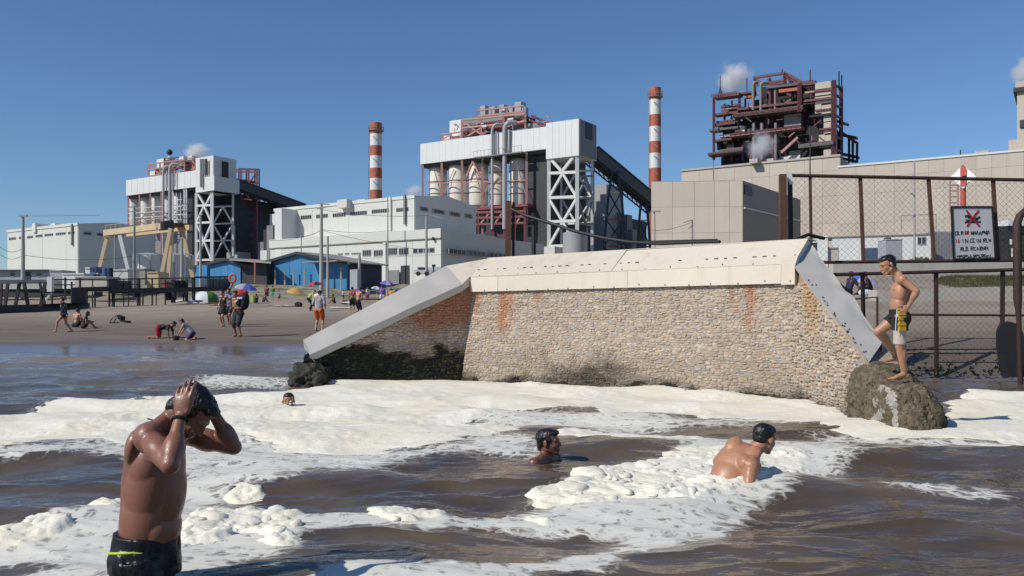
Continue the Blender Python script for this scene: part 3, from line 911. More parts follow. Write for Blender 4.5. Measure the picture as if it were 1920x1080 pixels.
# ---- coping of bolted sheets over the crest
cope = wall
e_w = (MR1 - ML1).normalized()
n_w = V((-e_w.y, e_w.x, 0)); n_w = n_w if n_w.y < 0 else -n_w      # towards the sea
up = V((0, 0, 1))
def wl(s, outw, z):        # point on the wall line: s metres from the left corner
    return V((ML1.x, ML1.y, 0)) + e_w * s + n_w * outw + up * z
WLEN = (MR1 - ML1).length
def spx(px, z=2.0, outw=.05):                  # metres along the wall where a sheet joint stands
    best = min(range(0, 700), key=lambda i: abs((wl(i / 100, outw, z).x / wl(i / 100, outw, z).y) * F + CX - px))
    return best / 100
bolts = MB()
def sheet(a, b, c, d, th, name, m):
    n = (b - a).cross(d - a).normalized()
    if n.y > 0: n = -n
    mb = MB()
    mb.prism([a, b, c, d], -n * th)
    return mb.build(name, m, cope), n
def bolt_row(a, b, k, n, jit=.02):
    for i in range(k):
        t = (i + .5) / k
        p = a + (b - a) * t + V((0, 0, rnd.uniform(-jit, jit))) + (b - a).normalized() * rnd.uniform(-.05, .05)
        bolts.tube(p - n * .004, p + n * .012, .011, n=6)
zb, zm, zt = 1.735, 2.03, 2.44
js = [0.0, spx(935), spx(1178), spx(1466), WLEN + .10]
for a, b in zip(js[:-1], js[1:]):
    last = b == js[-1]
    o = .085 + (.012 if last else rnd.uniform(-.003, .003))
    q, n = sheet(wl(a + .004, o, zb - (.02 if last else 0)), wl(b - .004, o, zb + (.0 if not last else -.02)), wl(b - .004, o - .015, zm + (.12 if last else .012)), wl(a + .004, o - .015, zm + (.12 if last else .012)), .012, 'coping_sheet', m_creampl)
    bolt_row(wl(a, o, zb + .035), wl(b, o, zb + .035), max(1, int((b - a) / .42)), n)
js = [-.02, spx(1155, 2.2, -.1), WLEN + .07]
for a, b in zip(js[:-1], js[1:]):
    q, n = sheet(wl(a + .004, .078, zm + .01), wl(b - .004, .078, zm + .01), wl(b - .004, -.50, zt + .02), wl(a + .004 + (.03 if a < 0 else 0), -.50, zt - .0), .012, 'coping_sheet', m_creampl)
    bolt_row(wl(a, .058, zm + .03), wl(b, .058, zm + .03), int((b - a) / .42), n)
    k = int((b - a) / .16)
    for i in range(k):
        if rnd.random() < .35: continue
        p = wl(a + (b - a) * (i + .5) / k, -.105, zm + .14 + (zt - zm) * .005)
        p = p + n * .004 - n * .0
        bolts.obox(wl(a + (b - a) * (i + .5) / k, -.115, zm + .155) + n * .002, e_w * rnd.uniform(.01, .04), n * .005, V((0, 0, .006)))
# flat top and back of the coping
sheet(wl(-.02, -.50, zt), wl(WLEN + .07, -.50, zt + .02), wl(WLEN + .07, -1.0, zt + .02), wl(-.02, -1.0, zt), .012, 'coping_sheet', m_creampl)
sheet(wl(-.02, -1.0, zt), wl(WLEN + .07, -1.0, zt), wl(WLEN + .07, -1.0, .9), wl(-.02, -1.0, .9), .012, 'coping_sheet', m_creampl)

# left wing: a bent zinc sheet and its hanging lip
A = P(893, 487, 17.6); B = P(886, 524, 17.08); C = P(581, 665, 15.72); D = P(569, 637, 16.25)
mid_t, mid_b = P(742, 560, 16.9), P(716, 594, 16.4)
A2, B2 = P(836, 499, 17.5), P(868, 532, 16.98)
def warped(name, rows, m, th):
    """sheet through a grid of points, with real thickness"""
    vs, fs = [], []
    nr, nc = len(rows), len(rows[0])
    nrm = (rows[0][-1] - rows[0][0]).cross(rows[-1][0] - rows[0][0]).normalized()
    if nrm.z < 0: nrm = -nrm
    for lay in (0, 1):
        for r_ in rows:
            for p in r_: vs.append(p - nrm * th * lay)
    k = nr * nc
    for j in range(nr - 1):
        for i in range(nc - 1):
            a = j * nc + i
            fs.append((a, a + 1, a + nc + 1, a + nc)); fs.append((k + a, k + a + nc, k + a + nc + 1, k + a + 1))
    ring = [i for i in range(nc)] + [j * nc + nc - 1 for j in range(1, nr)] + [(nr - 1) * nc + i for i in range(nc - 2, -1, -1)] + [j * nc for j in range(nr - 2, 0, -1)]
    for i in range(len(ring)):
        a, c = ring[i], ring[(i + 1) % len(ring)]
        fs.append((a, c, k + c, k + a))
    mb = MB(); mb.add(vs, fs)
    return mb.build(name, m, cope, smooth=True)
def lerp_row(p, q, n, seed, amp):
    out = []
    for i in range(n + 1):
        t = i / n
        w = p.lerp(q, t)
        w = w + V((0, 0, amp * noise.noise(w * 1.9 + V((seed, 0, 0)))))
        out.append(w)
    return out
rows = []
for j in range(9):
    t = j / 8
    rows.append(lerp_row(D.lerp(C, t), A2.lerp(B2, t), 26, 3.0, .045 * math.sin(t * 3.1) + .008))
ob = warped('coping_sheet', rows, m_metal, .010)
low = rows[-1]
drop = V((0, 0.02, -.135))
lip = [[p + V((0, -.004, -.004)) for p in low], [p + drop * .5 + V((0, -.005, 0)) for p in low], [p + drop * (1 if i > 0 else .5) for i, p in enumerate(low)]]
warped('coping_lip', lip, m_metal, .008)
endl = [lerp_row(D, C, 6, 1, 0), lerp_row(D + V((.03, -.02, -.16)), C + V((.10, 0, -.14)), 6, 1, 0)]
warped('coping_lip', endl, m_metal, .008)
# mitre sheet between the left wing and the crest
wm = MB()
wm.prism([A2 + V((0, 0, .004)), B2 + V((0, 0, .004)), wl(-.02, .075, zm + .012), wl(.008, -.5, zt - .003)], V((0, .006, -.012)))
wm.build('coping_sheet', m_creampl, cope)
wm = MB()
wm.prism([B2, wl(-.02, .08, zm + .01), wl(-.02, .08, zb + .12), B2 + drop], V((0, .012, 0)))
wm.build('coping_lip', m_metal, cope)

# right wing: one wide buckled sheet sliding down to the toe
A = P(1490, 500, 13.15); B = P(1519, 457, 13.9); C = P(1656, 641, 11.25); D = P(1626, 683, 10.72)
rows = []
for j in range(9):
    t = j / 8
    p, q = A.lerp(B, t), D.lerp(C, t)
    row = []
    for i in range(25):
        s = i / 24
        w = p.lerp(q, s)
        buck = .07 * math.exp(-((s - .60) / .10) ** 2) * t + .02 * noise.noise(w * 3)
        edge = (.03 * math.sin(s * 20) if t == 1 else 0)
        row.append(w + V((0, -.0, buck + edge)))
    rows.append(row)
warped('coping_sheet', rows, m_metal, .010)
nn = (D - A).cross(B - A).normalized(); nn = nn if nn.z > 0 else -nn
for i in range(26):
    s = .2 + .78 * rnd.random(); t = rnd.choice([.10, .10, .14, .05, .22])
    p = A.lerp(B, t).lerp(D.lerp(C, t), s) + nn * .008
    bolts.tube(p - nn * .012, p + nn * .012, rnd.uniform(.008, .013), n=6)
# corner box between crest and right wing
c0, c1 = wl(WLEN + .10, .09, 2.16), wl(WLEN + .07, -.5, zt + .02)
wm = MB(); wm.prism([c0, A + V((0, 0, .01)), B + V((0, 0, .012)), c1], V((.004, .006, -.012)))
wm.build('coping_sheet', m_creampl, cope)
wm = MB(); wm.prism([wl(WLEN + .105, .088, zb - .02), A + V((.0, .0, -.30)), A, c0], V((.01, .012, 0)))
wm.build('coping_sheet', m_creampl, cope)
sk = MB(); sk.prism([B, C, C + V((0, 0, -.9)), B + V((0, 0, -1.6))], V((-.012, 0, 0)))
sk.build('coping_lip', m_metal, cope)
bolts.build('bolts', m_bolt, cope, kind='stuff')

# ------------------------------------------------------------------ fences
def chain_link(mb, a, b, c, d, pitch, r):
    """diamond mesh of zigzag wires between the corners a b (bottom) c d (top, c over b)"""
    W = (b - a).length; Hh = (d - a).length
    nx = max(2, int(W / pitch)); ny = max(2, int(Hh / pitch))
    out = (b - a).cross(d - a).normalized()
    def pt(i, j, o=0):
        s, t = min(1, max(0, i / nx)), j / ny
        w = (a.lerp(b, s)).lerp(d.lerp(c, s), t)
        return w + out * (o + .02 * noise.noise(w * 1.3))
    def seg(p, q):
        ax = (q - p).normalized()
        x = ax.cross(out).normalized() * r; y = out * r
        mb.add([p + x, p - x * .5 + y, p - x * .5 - y, q + x, q - x * .5 + y, q - x * .5 - y], [(0, 1, 4, 3), (1, 2, 5, 4), (2, 0, 3, 5)])
    for i in range(nx):
        for j in range(ny):
            z = .006 * (1 if (i + j) % 2 else -1)
            if (i + j) % 2 == 0:
                seg(pt(i, j, z), pt(i + 1, j + 1, -z))
            else:
                seg(pt(i + 1, j, z), pt(i, j + 1, -z))

fence = thing('chain_link_fence', 'rusty two tier chain link fence on dark posts behind the boy', 'fence', P(1690, 712, 16.5))
DF = 16.45
def tube_part(name, p, q, r, m, parent, n=8):
    mb = MB(); mb.tube(p, q, r, n=n); return mb.build(name, m, parent, smooth=True)
# shared rails
tube_part('rail', P(1484, 329, DF), P(2010, 339, DF), .034, m_frust, fence)
tube_part('rail', P(1540, 492, DF), P(2010, 487, DF), .032, m_frust, fence)
tube_part('rail', P(1560, 515, DF - .06), P(2010, 503, DF - .06), .034, m_frust, fence)
tube_part('rail', P(1690, 590, DF), P(2010, 592, DF), .022, m_frust, fence)
tops = [(1519, 331, 1521, 470), (1613, 333, 1619, 492), (1741, 336, 1752, 492), (1862, 338, 1871, 490), (1985, 339, 1992, 490)]
for x0, y0, x1, y1 in tops:
    mb = MB(); mb.bar(P(x0, y0, DF + .03), P(x1, y1, DF + .03), .062 if x0 > 1530 else .045, .05)
    mb.build('post', m_rust, fence)
lows = [(1617, 514, 1619, 600), (1755, 510, 1756, 708), (1880, 506, 1879, 626), (1990, 503, 1990, 640)]
for x0, y0, x1, y1 in lows:
    mb = MB(); mb.bar(P(x0, y0, DF), P(x1, y1 + 12, DF), .066, .055)
    mb.build('post', m_frust, fence)
for (xa, xb) in ((1484, 1616), (1616, 1747), (1747, 1867), (1867, 1989)):
    mb = MB()
    ya, yb = 330 + (xa - 1484) * .0175, 330 + (xb - 1484) * .0175
    chain_link(mb, P(xa + 2, 490, DF), P(xb - 2, 489, DF), P(xb - 4, yb, DF), P(xa + 2, ya, DF), .058, .0024)
    mb.build('wire_mesh', m_wire, fence, kind='stuff')
for (xa, xb, ybm) in ((1640, 1755, 706), (1756, 1879, 700), (1880, 1990, 690)):
    mb = MB()
    chain_link(mb, P(xa, ybm, DF), P(xb, ybm - 4, DF), P(xb, 509, DF), P(xa, 513, DF), .058, .0028)
    mb.build('wire_mesh', m_wire, fence, kind='stuff')
fr = MB()
fr.path([P(1592, 562, 15.9), P(1645, 557, 15.9), P(1645, 640, 15.9)], .022, 6)
fr.build('hoop', m_frust, fence)
# big end posts
pst = thing('steel_post', 'broad rust brown steel post where the upper fence starts behind the coping', 'post', P(1468, 460, 15.2), 'rust brown end posts behind the coping')
mb = MB(); mb.bar(P(1467.5, 327, 15.2), P(1467.5, 520, 15.2), .115, .10); mb.build('post', m_rust, pst)
mb = MB(); mb.bar(P(1481, 333, 15.35), P(1483, 520, 15.35), .075, .06); mb.build('stay', m_black, pst)
mb = MB(); mb.bar(P(1479, 325, 15.25), P(1485, 345, 15.25), .08, .03); mb.build('cap_plate', m_white, pst)
pst = thing('steel_post', 'rust brown steel post left of the coping beside a black pole', 'post', P(955, 490, 18.6), 'rust brown end posts behind the coping')
mb = MB(); mb.bar(P(954, 377, 18.6), P(951, 560, 18.6), .125, .11); mb.build('post', m_rust, pst)
mb = MB(); mb.bar(P(963, 379, 18.7), P(962, 560, 18.7), .06, .06); mb.build('stay', m_black, pst)
pst = thing('fence_pole', 'thin black leaning pole holding the sagging pipe behind the coping', 'pole', P(1001, 490, 18.4))
mb = MB(); mb.tube(P(1000, 400, 18.4), P(1002, 560, 18.4), .05); mb.build('pole', m_black, pst)
pipe = MB()
pipe.path([P(x, y, 18.5 - (x - 958) * .0085) for x, y in ((958, 392), (985, 404), (1030, 418), (1080, 434), (1130, 446), (1180, 454), (1240, 457), (1300, 454), (1350, 453))], [.035] * 6 + [.03, .03, .03], 8)
pipe.build('sagging_pipe', m_black, label='black sagging pipe running down behind the coping from the rust brown post', cat='pipe', smooth=True)
mb = MB(); mb.bar(P(1200, 455, 16.5), P(1345, 451, 15.9), .10, .06); mb.build('black_rail', m_black, label='flat black rail lying just behind the top of the coping', cat='rail')
mb = MB(); mb.path([P(1478, 455, 15.8), P(1515, 440, 16), P(1545, 447, 16.2)], .035, 6); mb.build('black_hose', m_black, label='short black hose bent over the right corner of the coping', cat='hose', smooth=True)
mb = MB(); mb.path([P(1913, 720, 15.6), P(1910, 590, 15.6), P(1908, 560, 15.6), P(1907, 420, 15.6), P(1912, 405, 15.6), P(1925, 392, 15.6), P(1945, 390, 15.6)], [.045, .045, .075, .075, .07, .06, .06], 8)
mb.build('bent_post', m_frust, label='thick dark rusted post with a bent top at the right edge', cat='post', smooth=True)

# warning board
sign = thing('warning_sign', 'white warning board with a red crossed out swimmer wired to the fence', 'sign', P(1826, 486, DF - .08))
sx = V((1, 0, 0)); DS = DF - .07
bl, br, tl, tr = P(1788, 486, DS), P(1866, 484, DS), P(1784, 388, DS), P(1860, 388, DS)
m_board = MAT('painted_sign_board', (0.50, 0.50, 0.51), 0.5, 0.12, 4, bump=.002, streak=.3)
m_ink = MAT('sign_black_paint', (0.02, 0.02, 0.022), 0.6, 0.3, 20)
m_redp = MAT('sign_red_paint', (0.32, 0.015, 0.03), 0.6, 0.3, 20)
mb = MB(); mb.prism([bl, br, tr, tl], V((0, .02, 0))); mb.build('board', m_board, sign)
mb = MB()
for a, b_ in ((bl, br), (br, tr), (tr, tl), (tl, bl)): mb.bar(a + V((0, -.002, 0)), b_ + V((0, -.002, 0)), .032, .034)
mb.build('frame', m_black, sign)
def sp(u, v, o=.004):
    return (bl.lerp(br, u)).lerp(tl.lerp(tr, u), v) + V((0, -o, 0))
def stroke(mb, pts, w, o=.004):
    for a, b_ in zip(pts[:-1], pts[1:]):
        a, b_ = sp(*a, o), sp(*b_, o)
        t = (b_ - a).normalized(); n = V((-t.z, 0, t.x)) * w / 2
        mb.prism([a - n - t * w * .2, b_ - n + t * w * .2, b_ + n + t * w * .2, a + n - t * w * .2], V((0, .003, 0)))
pic = MB()
stroke(pic, [(.33, .815), (.42, .835)], .05); stroke(pic, [(.40, .80), (.60, .765), (.68, .80)], .045)
stroke(pic, [(.32, .70), (.42, .715), (.55, .70), (.70, .71)], .035); stroke(pic, [(.34, .745), (.62, .735)], .028)
pic.build('swimmer_emblem', m_ink, sign)
cr = MB(); stroke(cr, [(.36, .93), (.50, .78), (.66, .625)], .035, .009); stroke(cr, [(.66, .93), (.50, .78), (.36, .625)], .035, .0105)
cr.build('red_cross', m_redp, sign)
lr = random.Random(3)
def word(mb, u0, u1, v, h):
    n = max(2, int((u1 - u0) / .062))
    for i in range(n):
        a, c = u0 + (u1 - u0) * (i + .12) / n, u0 + (u1 - u0) * (i + .80) / n
        form = lr.choice(['A', 'N', 'E', 'O', 'P', 'I', 'R', 'L'])
        if form in 'AN': pts = [(a, v), ((a + c) / 2, v + h), (c, v)] if form == 'A' else [(a, v), (a, v + h), (c, v), (c, v + h)]
        elif form == 'E': pts = [(c, v), (a, v), (a, v + h), (c, v + h)]
        elif form == 'O': pts = [(a, v), (a, v + h), (c, v + h), (c, v), (a, v)]
        elif form in 'PR': pts = [(a, v), (a, v + h), (c, v + h), (c, v + h / 2), (a, v + h / 2)] + ([(c, v)] if form == 'R' else [])
        elif form == 'I': pts = [((a + c) / 2, v), ((a + c) / 2, v + h)]
        else: pts = [(a, v + h), (a, v), (c, v)]
        stroke(mb, [(q[0] + lr.uniform(-.008, .008), q[1] + lr.uniform(-.010, .010)) for q in pts], .013, .004 + .0004 * i)
txt, txr = MB(), MB()
word(txt, .06, .27, .465, .062); word(txr, .30, .40, .468, .062); word(txt, .44, .90, .468, .06)
word(txr, .06, .17, .315, .062); word(txt, .20, .38, .315, .064); word(txt, .42, .68, .315, .064); word(txt, .73, .93, .32, .062)
word(txt, .17, .36, .165, .062); word(txt, .42, .84, .165, .062)
word(txt, .08, .92, .035, .035)
txt.build('lettering', m_ink, sign, kind='stuff'); txr.build('red_lettering', m_redp, sign, kind='stuff')

# range mark far behind the fence
mark = thing('range_mark', 'white diamond daymark with a red stripe on a red pole above the fence', 'sign', P(1806, 480, 40))
mb = MB(); mb.tube(P(1806, 480, 40.15), P(1806, 322, 40.15), .12, n=10); mb.build('pole', MAT('daymark_red', (.50, .085, .05), .5, .1), mark, smooth=True)
mb = MB(); mb.prism([P(1782, 332, 40.25), P(1806, 354, 39.95), P(1830, 331, 39.62), P(1806, 309, 39.95)], V((.02, .05, 0))); mb.build('diamond_board', MAT('daymark_white', (.88, .88, .87), .4, .03), mark)
mb = MB(); mb.prism([P(1801, 348, 39.97), P(1812, 348, 39.82), P(1812, 315, 39.82), P(1806, 308, 39.90), P(1801, 315, 39.97)], V((0, .03, 0))); mb.build('red_stripe', bpy.data.materials['daymark_red'], mark)
mb = MB(); mb.bar(P(1805, 333, 39.6), P(1811, 333, 39.6), .12, .16); mb.build('lamp', m_black, mark)
mb = MB()
mb.tube(P(1781, 340, 40.3), P(1781, 400, 40.3), .035); mb.tube(P(1796, 346, 40.3), P(1796, 400, 40.3), .035)
for y in (347, 358, 369, 380): mb.tube(P(1781, y, 40.3), P(1796, y, 40.3), .025)
mb.build('ladder', m_pink, mark)

# black board leaning by the fence
mb = MB()
pts = []
for i in range(26):
    t = i / 25
    wv_ = [(-.24, 0), (-.275, .25), (-.275, .6), (-.24, .85), (-.15, .98), (0, 1.02), (.12, .985), (.22, .86), (.27, .6), (.27, .25), (.22, 0)]
    f = t * 10; i0 = min(9, int(f)); a, b_ = wv_[i0], wv_[i0 + 1]; g_ = f - i0
    pts.append((a[0] + (b_[0] - a[0]) * g_, a[1] + (b_[1] - a[1]) * g_))
base = P(1906, 707, 15.7)
mb.prism([base + V((u, .22 * w, w)) for u, w in pts], V((0, .06, .01)))
mb.build('bodyboard', m_black, label='black round topped bodyboard leaning on the fence foot at the right edge', cat='bodyboard')

# washed-up weed on the lower mesh
wr = random.Random(31)
weed = MB()
for k in range(190):
    px = wr.uniform(1650, 1900); hh = abs(wr.gauss(0, 1)) * 22
    c = P(px, 704 - hh, DF - .06 - wr.random() * .1)
    sz = wr.uniform(.02, .10) * (1 if hh < 25 else .6)
    for q in range(3):
        a = V((wr.gauss(0, 1), wr.gauss(0, .4), wr.gauss(0, 1))).normalized() * sz
        b_ = V((wr.gauss(0, 1), wr.gauss(0, .4), wr.gauss(0, 1))).normalized() * sz * .35
        weed.add([c - a * .5, c + b_, c + a * .6, c - b_], [(0, 1, 2, 3)])
weed.build('seaweed', m_weed, kind='stuff', label='dark scraps of seaweed caught on the foot of the fence')
# ------------------------------------------------------------------ the power station
E1 = V((0.838, -0.545, 0)).normalized()       # along the sea fronts (to the right and nearer)
E2 = V((0.545, 0.838, 0)).normalized()        # along the shaded flanks (to the right and away)
GZ = 4.6                                      # yard level

class Plane:
    """upright wall plane through a picture column at a given distance"""
    def __init__(s, px, d, u, n=None):
        s.o = V(((px - CX) / F * d, d, 0)); s.u = V(u).normalized()
        n = V((-s.u.y, s.u.x, 0)) if n is None else V(n)
        if n.dot(s.o) > 0: n = -n
        s.n = n
    def shift(s, out):
        q = Plane(CX, 1, s.u, s.n); q.o = s.o + s.n * out; return q
    def at(s, px):
        k = (px - CX) / F
        t = (k * s.o.y - s.o.x) / (s.u.x - k * s.u.y)
        return s.o + s.u * t
    def pt(s, px, py, out=0.0):
        w = s.at(px)
        return V((w.x, w.y, CH + (HY - py) / F * w.y)) + s.n * out
    def z(s, px, py): return s.pt(px, py).z

def slab(mb, pl, pa, pb, z0, z1, o0, o1, tint=(1, 1, 1)):
    a, b = pl.at(pa), pl.at(pb)
    a0, b0, a1, b1 = a + pl.n * o0, b + pl.n * o0, a + pl.n * o1, b + pl.n * o1
    return mb.hexa([(a1.x, a1.y, z0), (b1.x, b1.y, z0), (b0.x, b0.y, z0), (a0.x, a0.y, z0), (a1.x, a1.y, z1), (b1.x, b1.y, z1), (b0.x, b0.y, z1), (a0.x, a0.y, z1)], tint)

def solid(pl, pa, pb, dep, z0, za, zb=None):
    """body behind a front plane: za, zb are the eaves at the two ends"""
    zb = za if zb is None else zb
    a, b = pl.at(pa), pl.at(pb)
    a2, b2 = a - pl.n * dep, b - pl.n * dep
    return [(a.x, a.y, z0), (b.x, b.y, z0), (b2.x, b2.y, z0), (a2.x, a2.y, z0), (a.x, a.y, za), (b.x, b.y, zb), (b2.x, b2.y, zb), (a2.x, a2.y, za)]

def body(name, pl, pa, pb, dep, z0, za, m, parent, zb=None):
    mb = MB(); mb.hexa(solid(pl, pa, pb, dep, z0, za, zb)); return mb.build(name, m, parent)

def cladding(pl, cols, z0, zrow, m, parent, th=.12, gap=.05):
    """separate wall panels standing proud of the body, joints left open; zrow(px) -> top"""
    for a, b in zip(cols[:-1], cols[1:]):
        for r0, r1 in zrow:
            mb = MB()
            pa, pb = pl.at(a), pl.at(b)
            t = (pb - pa).normalized()
            pa, pb = pa + t * gap / 2, pb - t * gap / 2
            n0, n1 = pl.n * .01, pl.n * th
            fa, fb = r1(a), r1(b); ga, gb = r0(a), r0(b)
            mb.hexa([V((pa.x, pa.y, ga + gap / 2)) + n1, V((pb.x, pb.y, gb + gap / 2)) + n1, V((pb.x, pb.y, gb + gap / 2)) + n0, V((pa.x, pa.y, ga + gap / 2)) + n0,
                     V((pa.x, pa.y, fa - gap / 2)) + n1, V((pb.x, pb.y, fb - gap / 2)) + n1, V((pb.x, pb.y, fb - gap / 2)) + n0, V((pa.x, pa.y, fa - gap / 2)) + n0])
            mb.build('panel', m, parent)

def window(pl, pa, pb, z0, z1, o, parent, panes=1, fw=None):
    w = (pl.at(pb) - pl.at(pa)).length
    fw = fw or .12
    fr = MB(); slab(fr, pl, pa, pb, z0, z1, o - .10, o + .03)
    f = fr.build('window', m_frame, parent)
    for k in range(panes):
        q0 = pa + (pb - pa) * (k + .14) / panes; q1 = pa + (pb - pa) * (k + .86) / panes
        g_ = MB(); slab(g_, pl, q0, q1, z0 + fw, z1 - fw, o, o + .05)
        g_.build('pane', m_glass, f)
    return f

def seg(mb, p, q, w, tint=(1, 1, 1)): mb.bar(p, q, w, w, tint)

def member(name, p, q, w, m, parent):
    mb = MB(); mb.bar(p, q, w, w); return mb.build(name, m, parent)

# ---- chimneys
def chimney(px, d, r, ytop, bands, label):
    c = P(px, HY, d); zt = CH + (HY - ytop) / F * d
    t = thing('chimney', label, 'chimney', (c.x, c.y, GZ), 'red and white banded chimneys')
    ybs = [ytop] + bands
    r0 = r
    def rad(z): return r0 * (1 + .12 * (zt - z) / zt)
    for i in range(len(ybs)):
        z1 = CH + (HY - ybs[i]) / F * d
        z0 = CH + (HY - ybs[i + 1]) / F * d if i + 1 < len(ybs) else GZ
        mb = MB()
        mb.lathe((c.x, c.y, 0), [(rad(z0), z0), (rad(z1), z1)], 28)
        mb.build('red_band' if i % 2 == 0 else 'white_band', m_chred if i % 2 == 0 else m_chwhite, t, smooth=True)
    zg = zt - (zt - GZ) * .045
    mb = MB(); mb.lathe((c.x, c.y, 0), [(rad(zg) * 1.02, zg - .3), (rad(zg) * 1.32, zg), (rad(zg) * 1.32, zg + .15), (rad(zg) * 1.0, zg + .15)], 24)
    n = 14
    for k in range(n):
        a = 2 * math.pi * k / n
        p = V((c.x + math.cos(a) * rad(zg) * 1.3, c.y + math.sin(a) * rad(zg) * 1.3, zg + .1))
        mb.bar(p, p + V((0, 0, 1.1)), .08)
    for zz_ in (.6, 1.1):
        mb.path([V((c.x + math.cos(2 * math.pi * k / 20) * rad(zg) * 1.3, c.y + math.sin(2 * math.pi * k / 20) * rad(zg) * 1.3, zg + .1 + zz_)) for k in range(21)], .05, 4)
    mb.build('gallery', m_grey, t)
    mb = MB()
    lx = c.x - r * 1.18; ly = c.y - .3
    mb.tube((lx, ly, GZ), (lx, ly, zt - 1), .05, n=4); mb.tube((lx, ly - .5, GZ), (lx, ly - .5, zt - 1), .05, n=4)
    zq = GZ
    while zq < zt - 1: mb.tube((lx, ly, zq), (lx, ly - .5, zq), .035, n=4); zq += .6
    mb.build('ladder', m_grey, t)
    for i in range(1, len(ybs)):
        mb = MB()
        z0 = CH + (HY - ybs[i] - 6) / F * d
        a = -1.9
        p = V((c.x + math.cos(a) * r * 1.12, c.y + math.sin(a) * r * 1.12, z0))
        mb.bar(p, p + V((.9, -.2, -.9)), .22)
        mb.build('bracket', m_grey, t)
chimney(705, 220, 1.5, 231, [252, 274, 293, 316, 335, 357], 'slim red and white banded chimney rising behind the offwhite hall')
chimney(1228.5, 205, 1.36, 165, [188, 216, 238, 266, 288, 316], 'tallest red and white banded chimney beside the beige panelled building')

# ---- silo house 2 in the middle
def silo_house(fp, d, L):
    """L: picture measures of one silo house. Built as gallery, head house, silos, tower and steel."""
    pl = Plane(L['corner'], d, E1); sp_ = Plane(L['corner'], d, E2)
    dep = (sp_.at(L['side']) - sp_.o).length
    t = thing('silo_house', L['label'], 'power plant', V((pl.at(L['mid']).x, pl.at(L['mid']).y, GZ)))
    gz0, gz1 = pl.z(L['left'], L['gb']), pl.z(L['left'], L['gt'])
    body('gallery', pl, L['left'], L['head'], dep * .98, gz0, gz1, m_white, t)
    hz0, hz1 = pl.z(L['corner'], L['hb']), pl.z(L['corner'], L['ht'])
    body('head_house', pl.shift(.25), L['head'] - .2, L['corner'], dep + .3, hz0, hz1, m_white, t)
    return t, pl, sp_, dep, gz0, gz1, hz0, hz1

t2, pl, sp2, dep, g0, g1, h0, h1 = silo_house(None, 150, dict(corner=1085, side=1117, mid=940, left=788, head=1024, gt=270, gb=308, ht=223, hb=292,
    label='large silo house with white gallery over cream silos and lattice leg tower'))
# faint cladding joints as thin ribs
def ribs(pl_, pxs, z0, z1, o, m, parent, w=.05):
    mb = MB()
    for px in pxs:
        a = pl_.at(px) + pl_.n * o
        mb.bar((a.x, a.y, z0), (a.x, a.y, z1), w)
    mb.build('cladding_joints', m, parent, kind='stuff')
m_wjoint = MAT('pale_joint', (0.62, 0.62, 0.60), 0.6, 0.05)
ribs(pl, [788 + 11.8 * k for k in range(1, 20)], g0, g1, .0, m_wjoint, t2, .04)
ribs(pl.shift(.25), [1036, 1048, 1060, 1072], h0, h1, .0, m_wjoint, t2, .06)
mb = MB(); slab(mb, sp2.shift(.34), 1085.6, 1117.2, h0 + .1, h1 - .1, .0, .10); mb.build('side_shade_sheet', m_flank_shade, t2)  # added dark sheet: shade of the head house flank put into colour
mb = MB(); slab(mb, sp2.shift(.34), 1097, 1109, sp2.z(1100, 262), sp2.z(1100, 232), .11, .2); mb.build('side_recess', m_navy, t2)
pls = pl.shift(-3.2)
silo_px = [(806, 836), (843, 876), (880, 914), (918, 947), (956, 990)]
for i, (a, b) in enumerate(silo_px):
    pa, pb = pls.at(a), pls.at(b)
    c = (pa + pb) / 2; r = (V((pb.x, pb.y, 0)) - V((pa.x, pa.y, 0))).length / 2 * .90
    zt = pls.z((a + b) / 2, 316 - (a - 806) * .10); zb = pls.z((a + b) / 2, 386)
    s = MB(); s.lathe((c.x, c.y, 0), [(r * .97, zb), (r, zb + .3), (r, zt - .4), (r * .9, zt), (r * .35, zt + .8)], 32)
    so = s.build('silo', m_cream, t2, smooth=True)
    rg = MB()
    for zf in ((.30, .62) if i < 3 else (.25, .5, .75)):
        zz_ = zb + (zt - zb) * zf
        rg.path([V((c.x + math.cos(2 * math.pi * k / 28) * (r + .05), c.y + math.sin(2 * math.pi * k / 28) * (r + .05), zz_)) for k in range(29)], .07, 4)
    rg.build('hoop', m_rust, so)
# columns in front of the silos, ties and red platform
for px in (790.5, 826, 864, 902, 944, 985):
    member('column', pl.pt(px, 500, -.4), V((pl.at(px).x, pl.at(px).y, g0)) - pl.n * .4, .42, m_pink, t2)
for i, (a, b) in enumerate(((790.5, 826), (826, 864), (864, 902), (902, 944), (944, 985))):
    member('tie', pl.pt(a, 344 - i, -.4), pl.pt(b, 341 - i, -.4), .16, m_pink, t2)
    q = MB(); seg(q, pl.pt(a + (b - a) * .5, 318 - i * 2, -1), pl.pt(a if i % 2 else b, 372, -.6), .13); q.build('brace', m_pink, t2)
q = MB(); seg(q, pl.pt(872, 330, -.5), pl.pt(884, 302, -.5), .3); seg(q, pl.pt(884, 302, -.5), pl.pt(897, 328, -.5), .3); q.build('brace', m_pink, t2)
mb = MB(); slab(mb, pl.shift(.3), 890, 990, pl.z(940, 391), pl.z(940, 386), -5, .2); mb.build('platform', m_red, t2)
for y in (398, 408, 420): member('beam', pl.pt(892, y + 1, .2), pl.pt(988, y - 2, .2), .4, m_red, t2)
for px in (898, 925, 948, 966, 985): member('post', pl.pt(px, 386, .2), pl.pt(px, 470, .2), .4, m_red, t2)
for a, b in ((898, 925), (925, 948), (966, 985)): member('brace', pl.pt(a, 424, .1), pl.pt(b, 392, .1), .28, m_pink, t2)
body('dark_hall', pl.shift(-7), 880, 1034, 14, GZ, pl.z(940, 383), m_dark, t2)
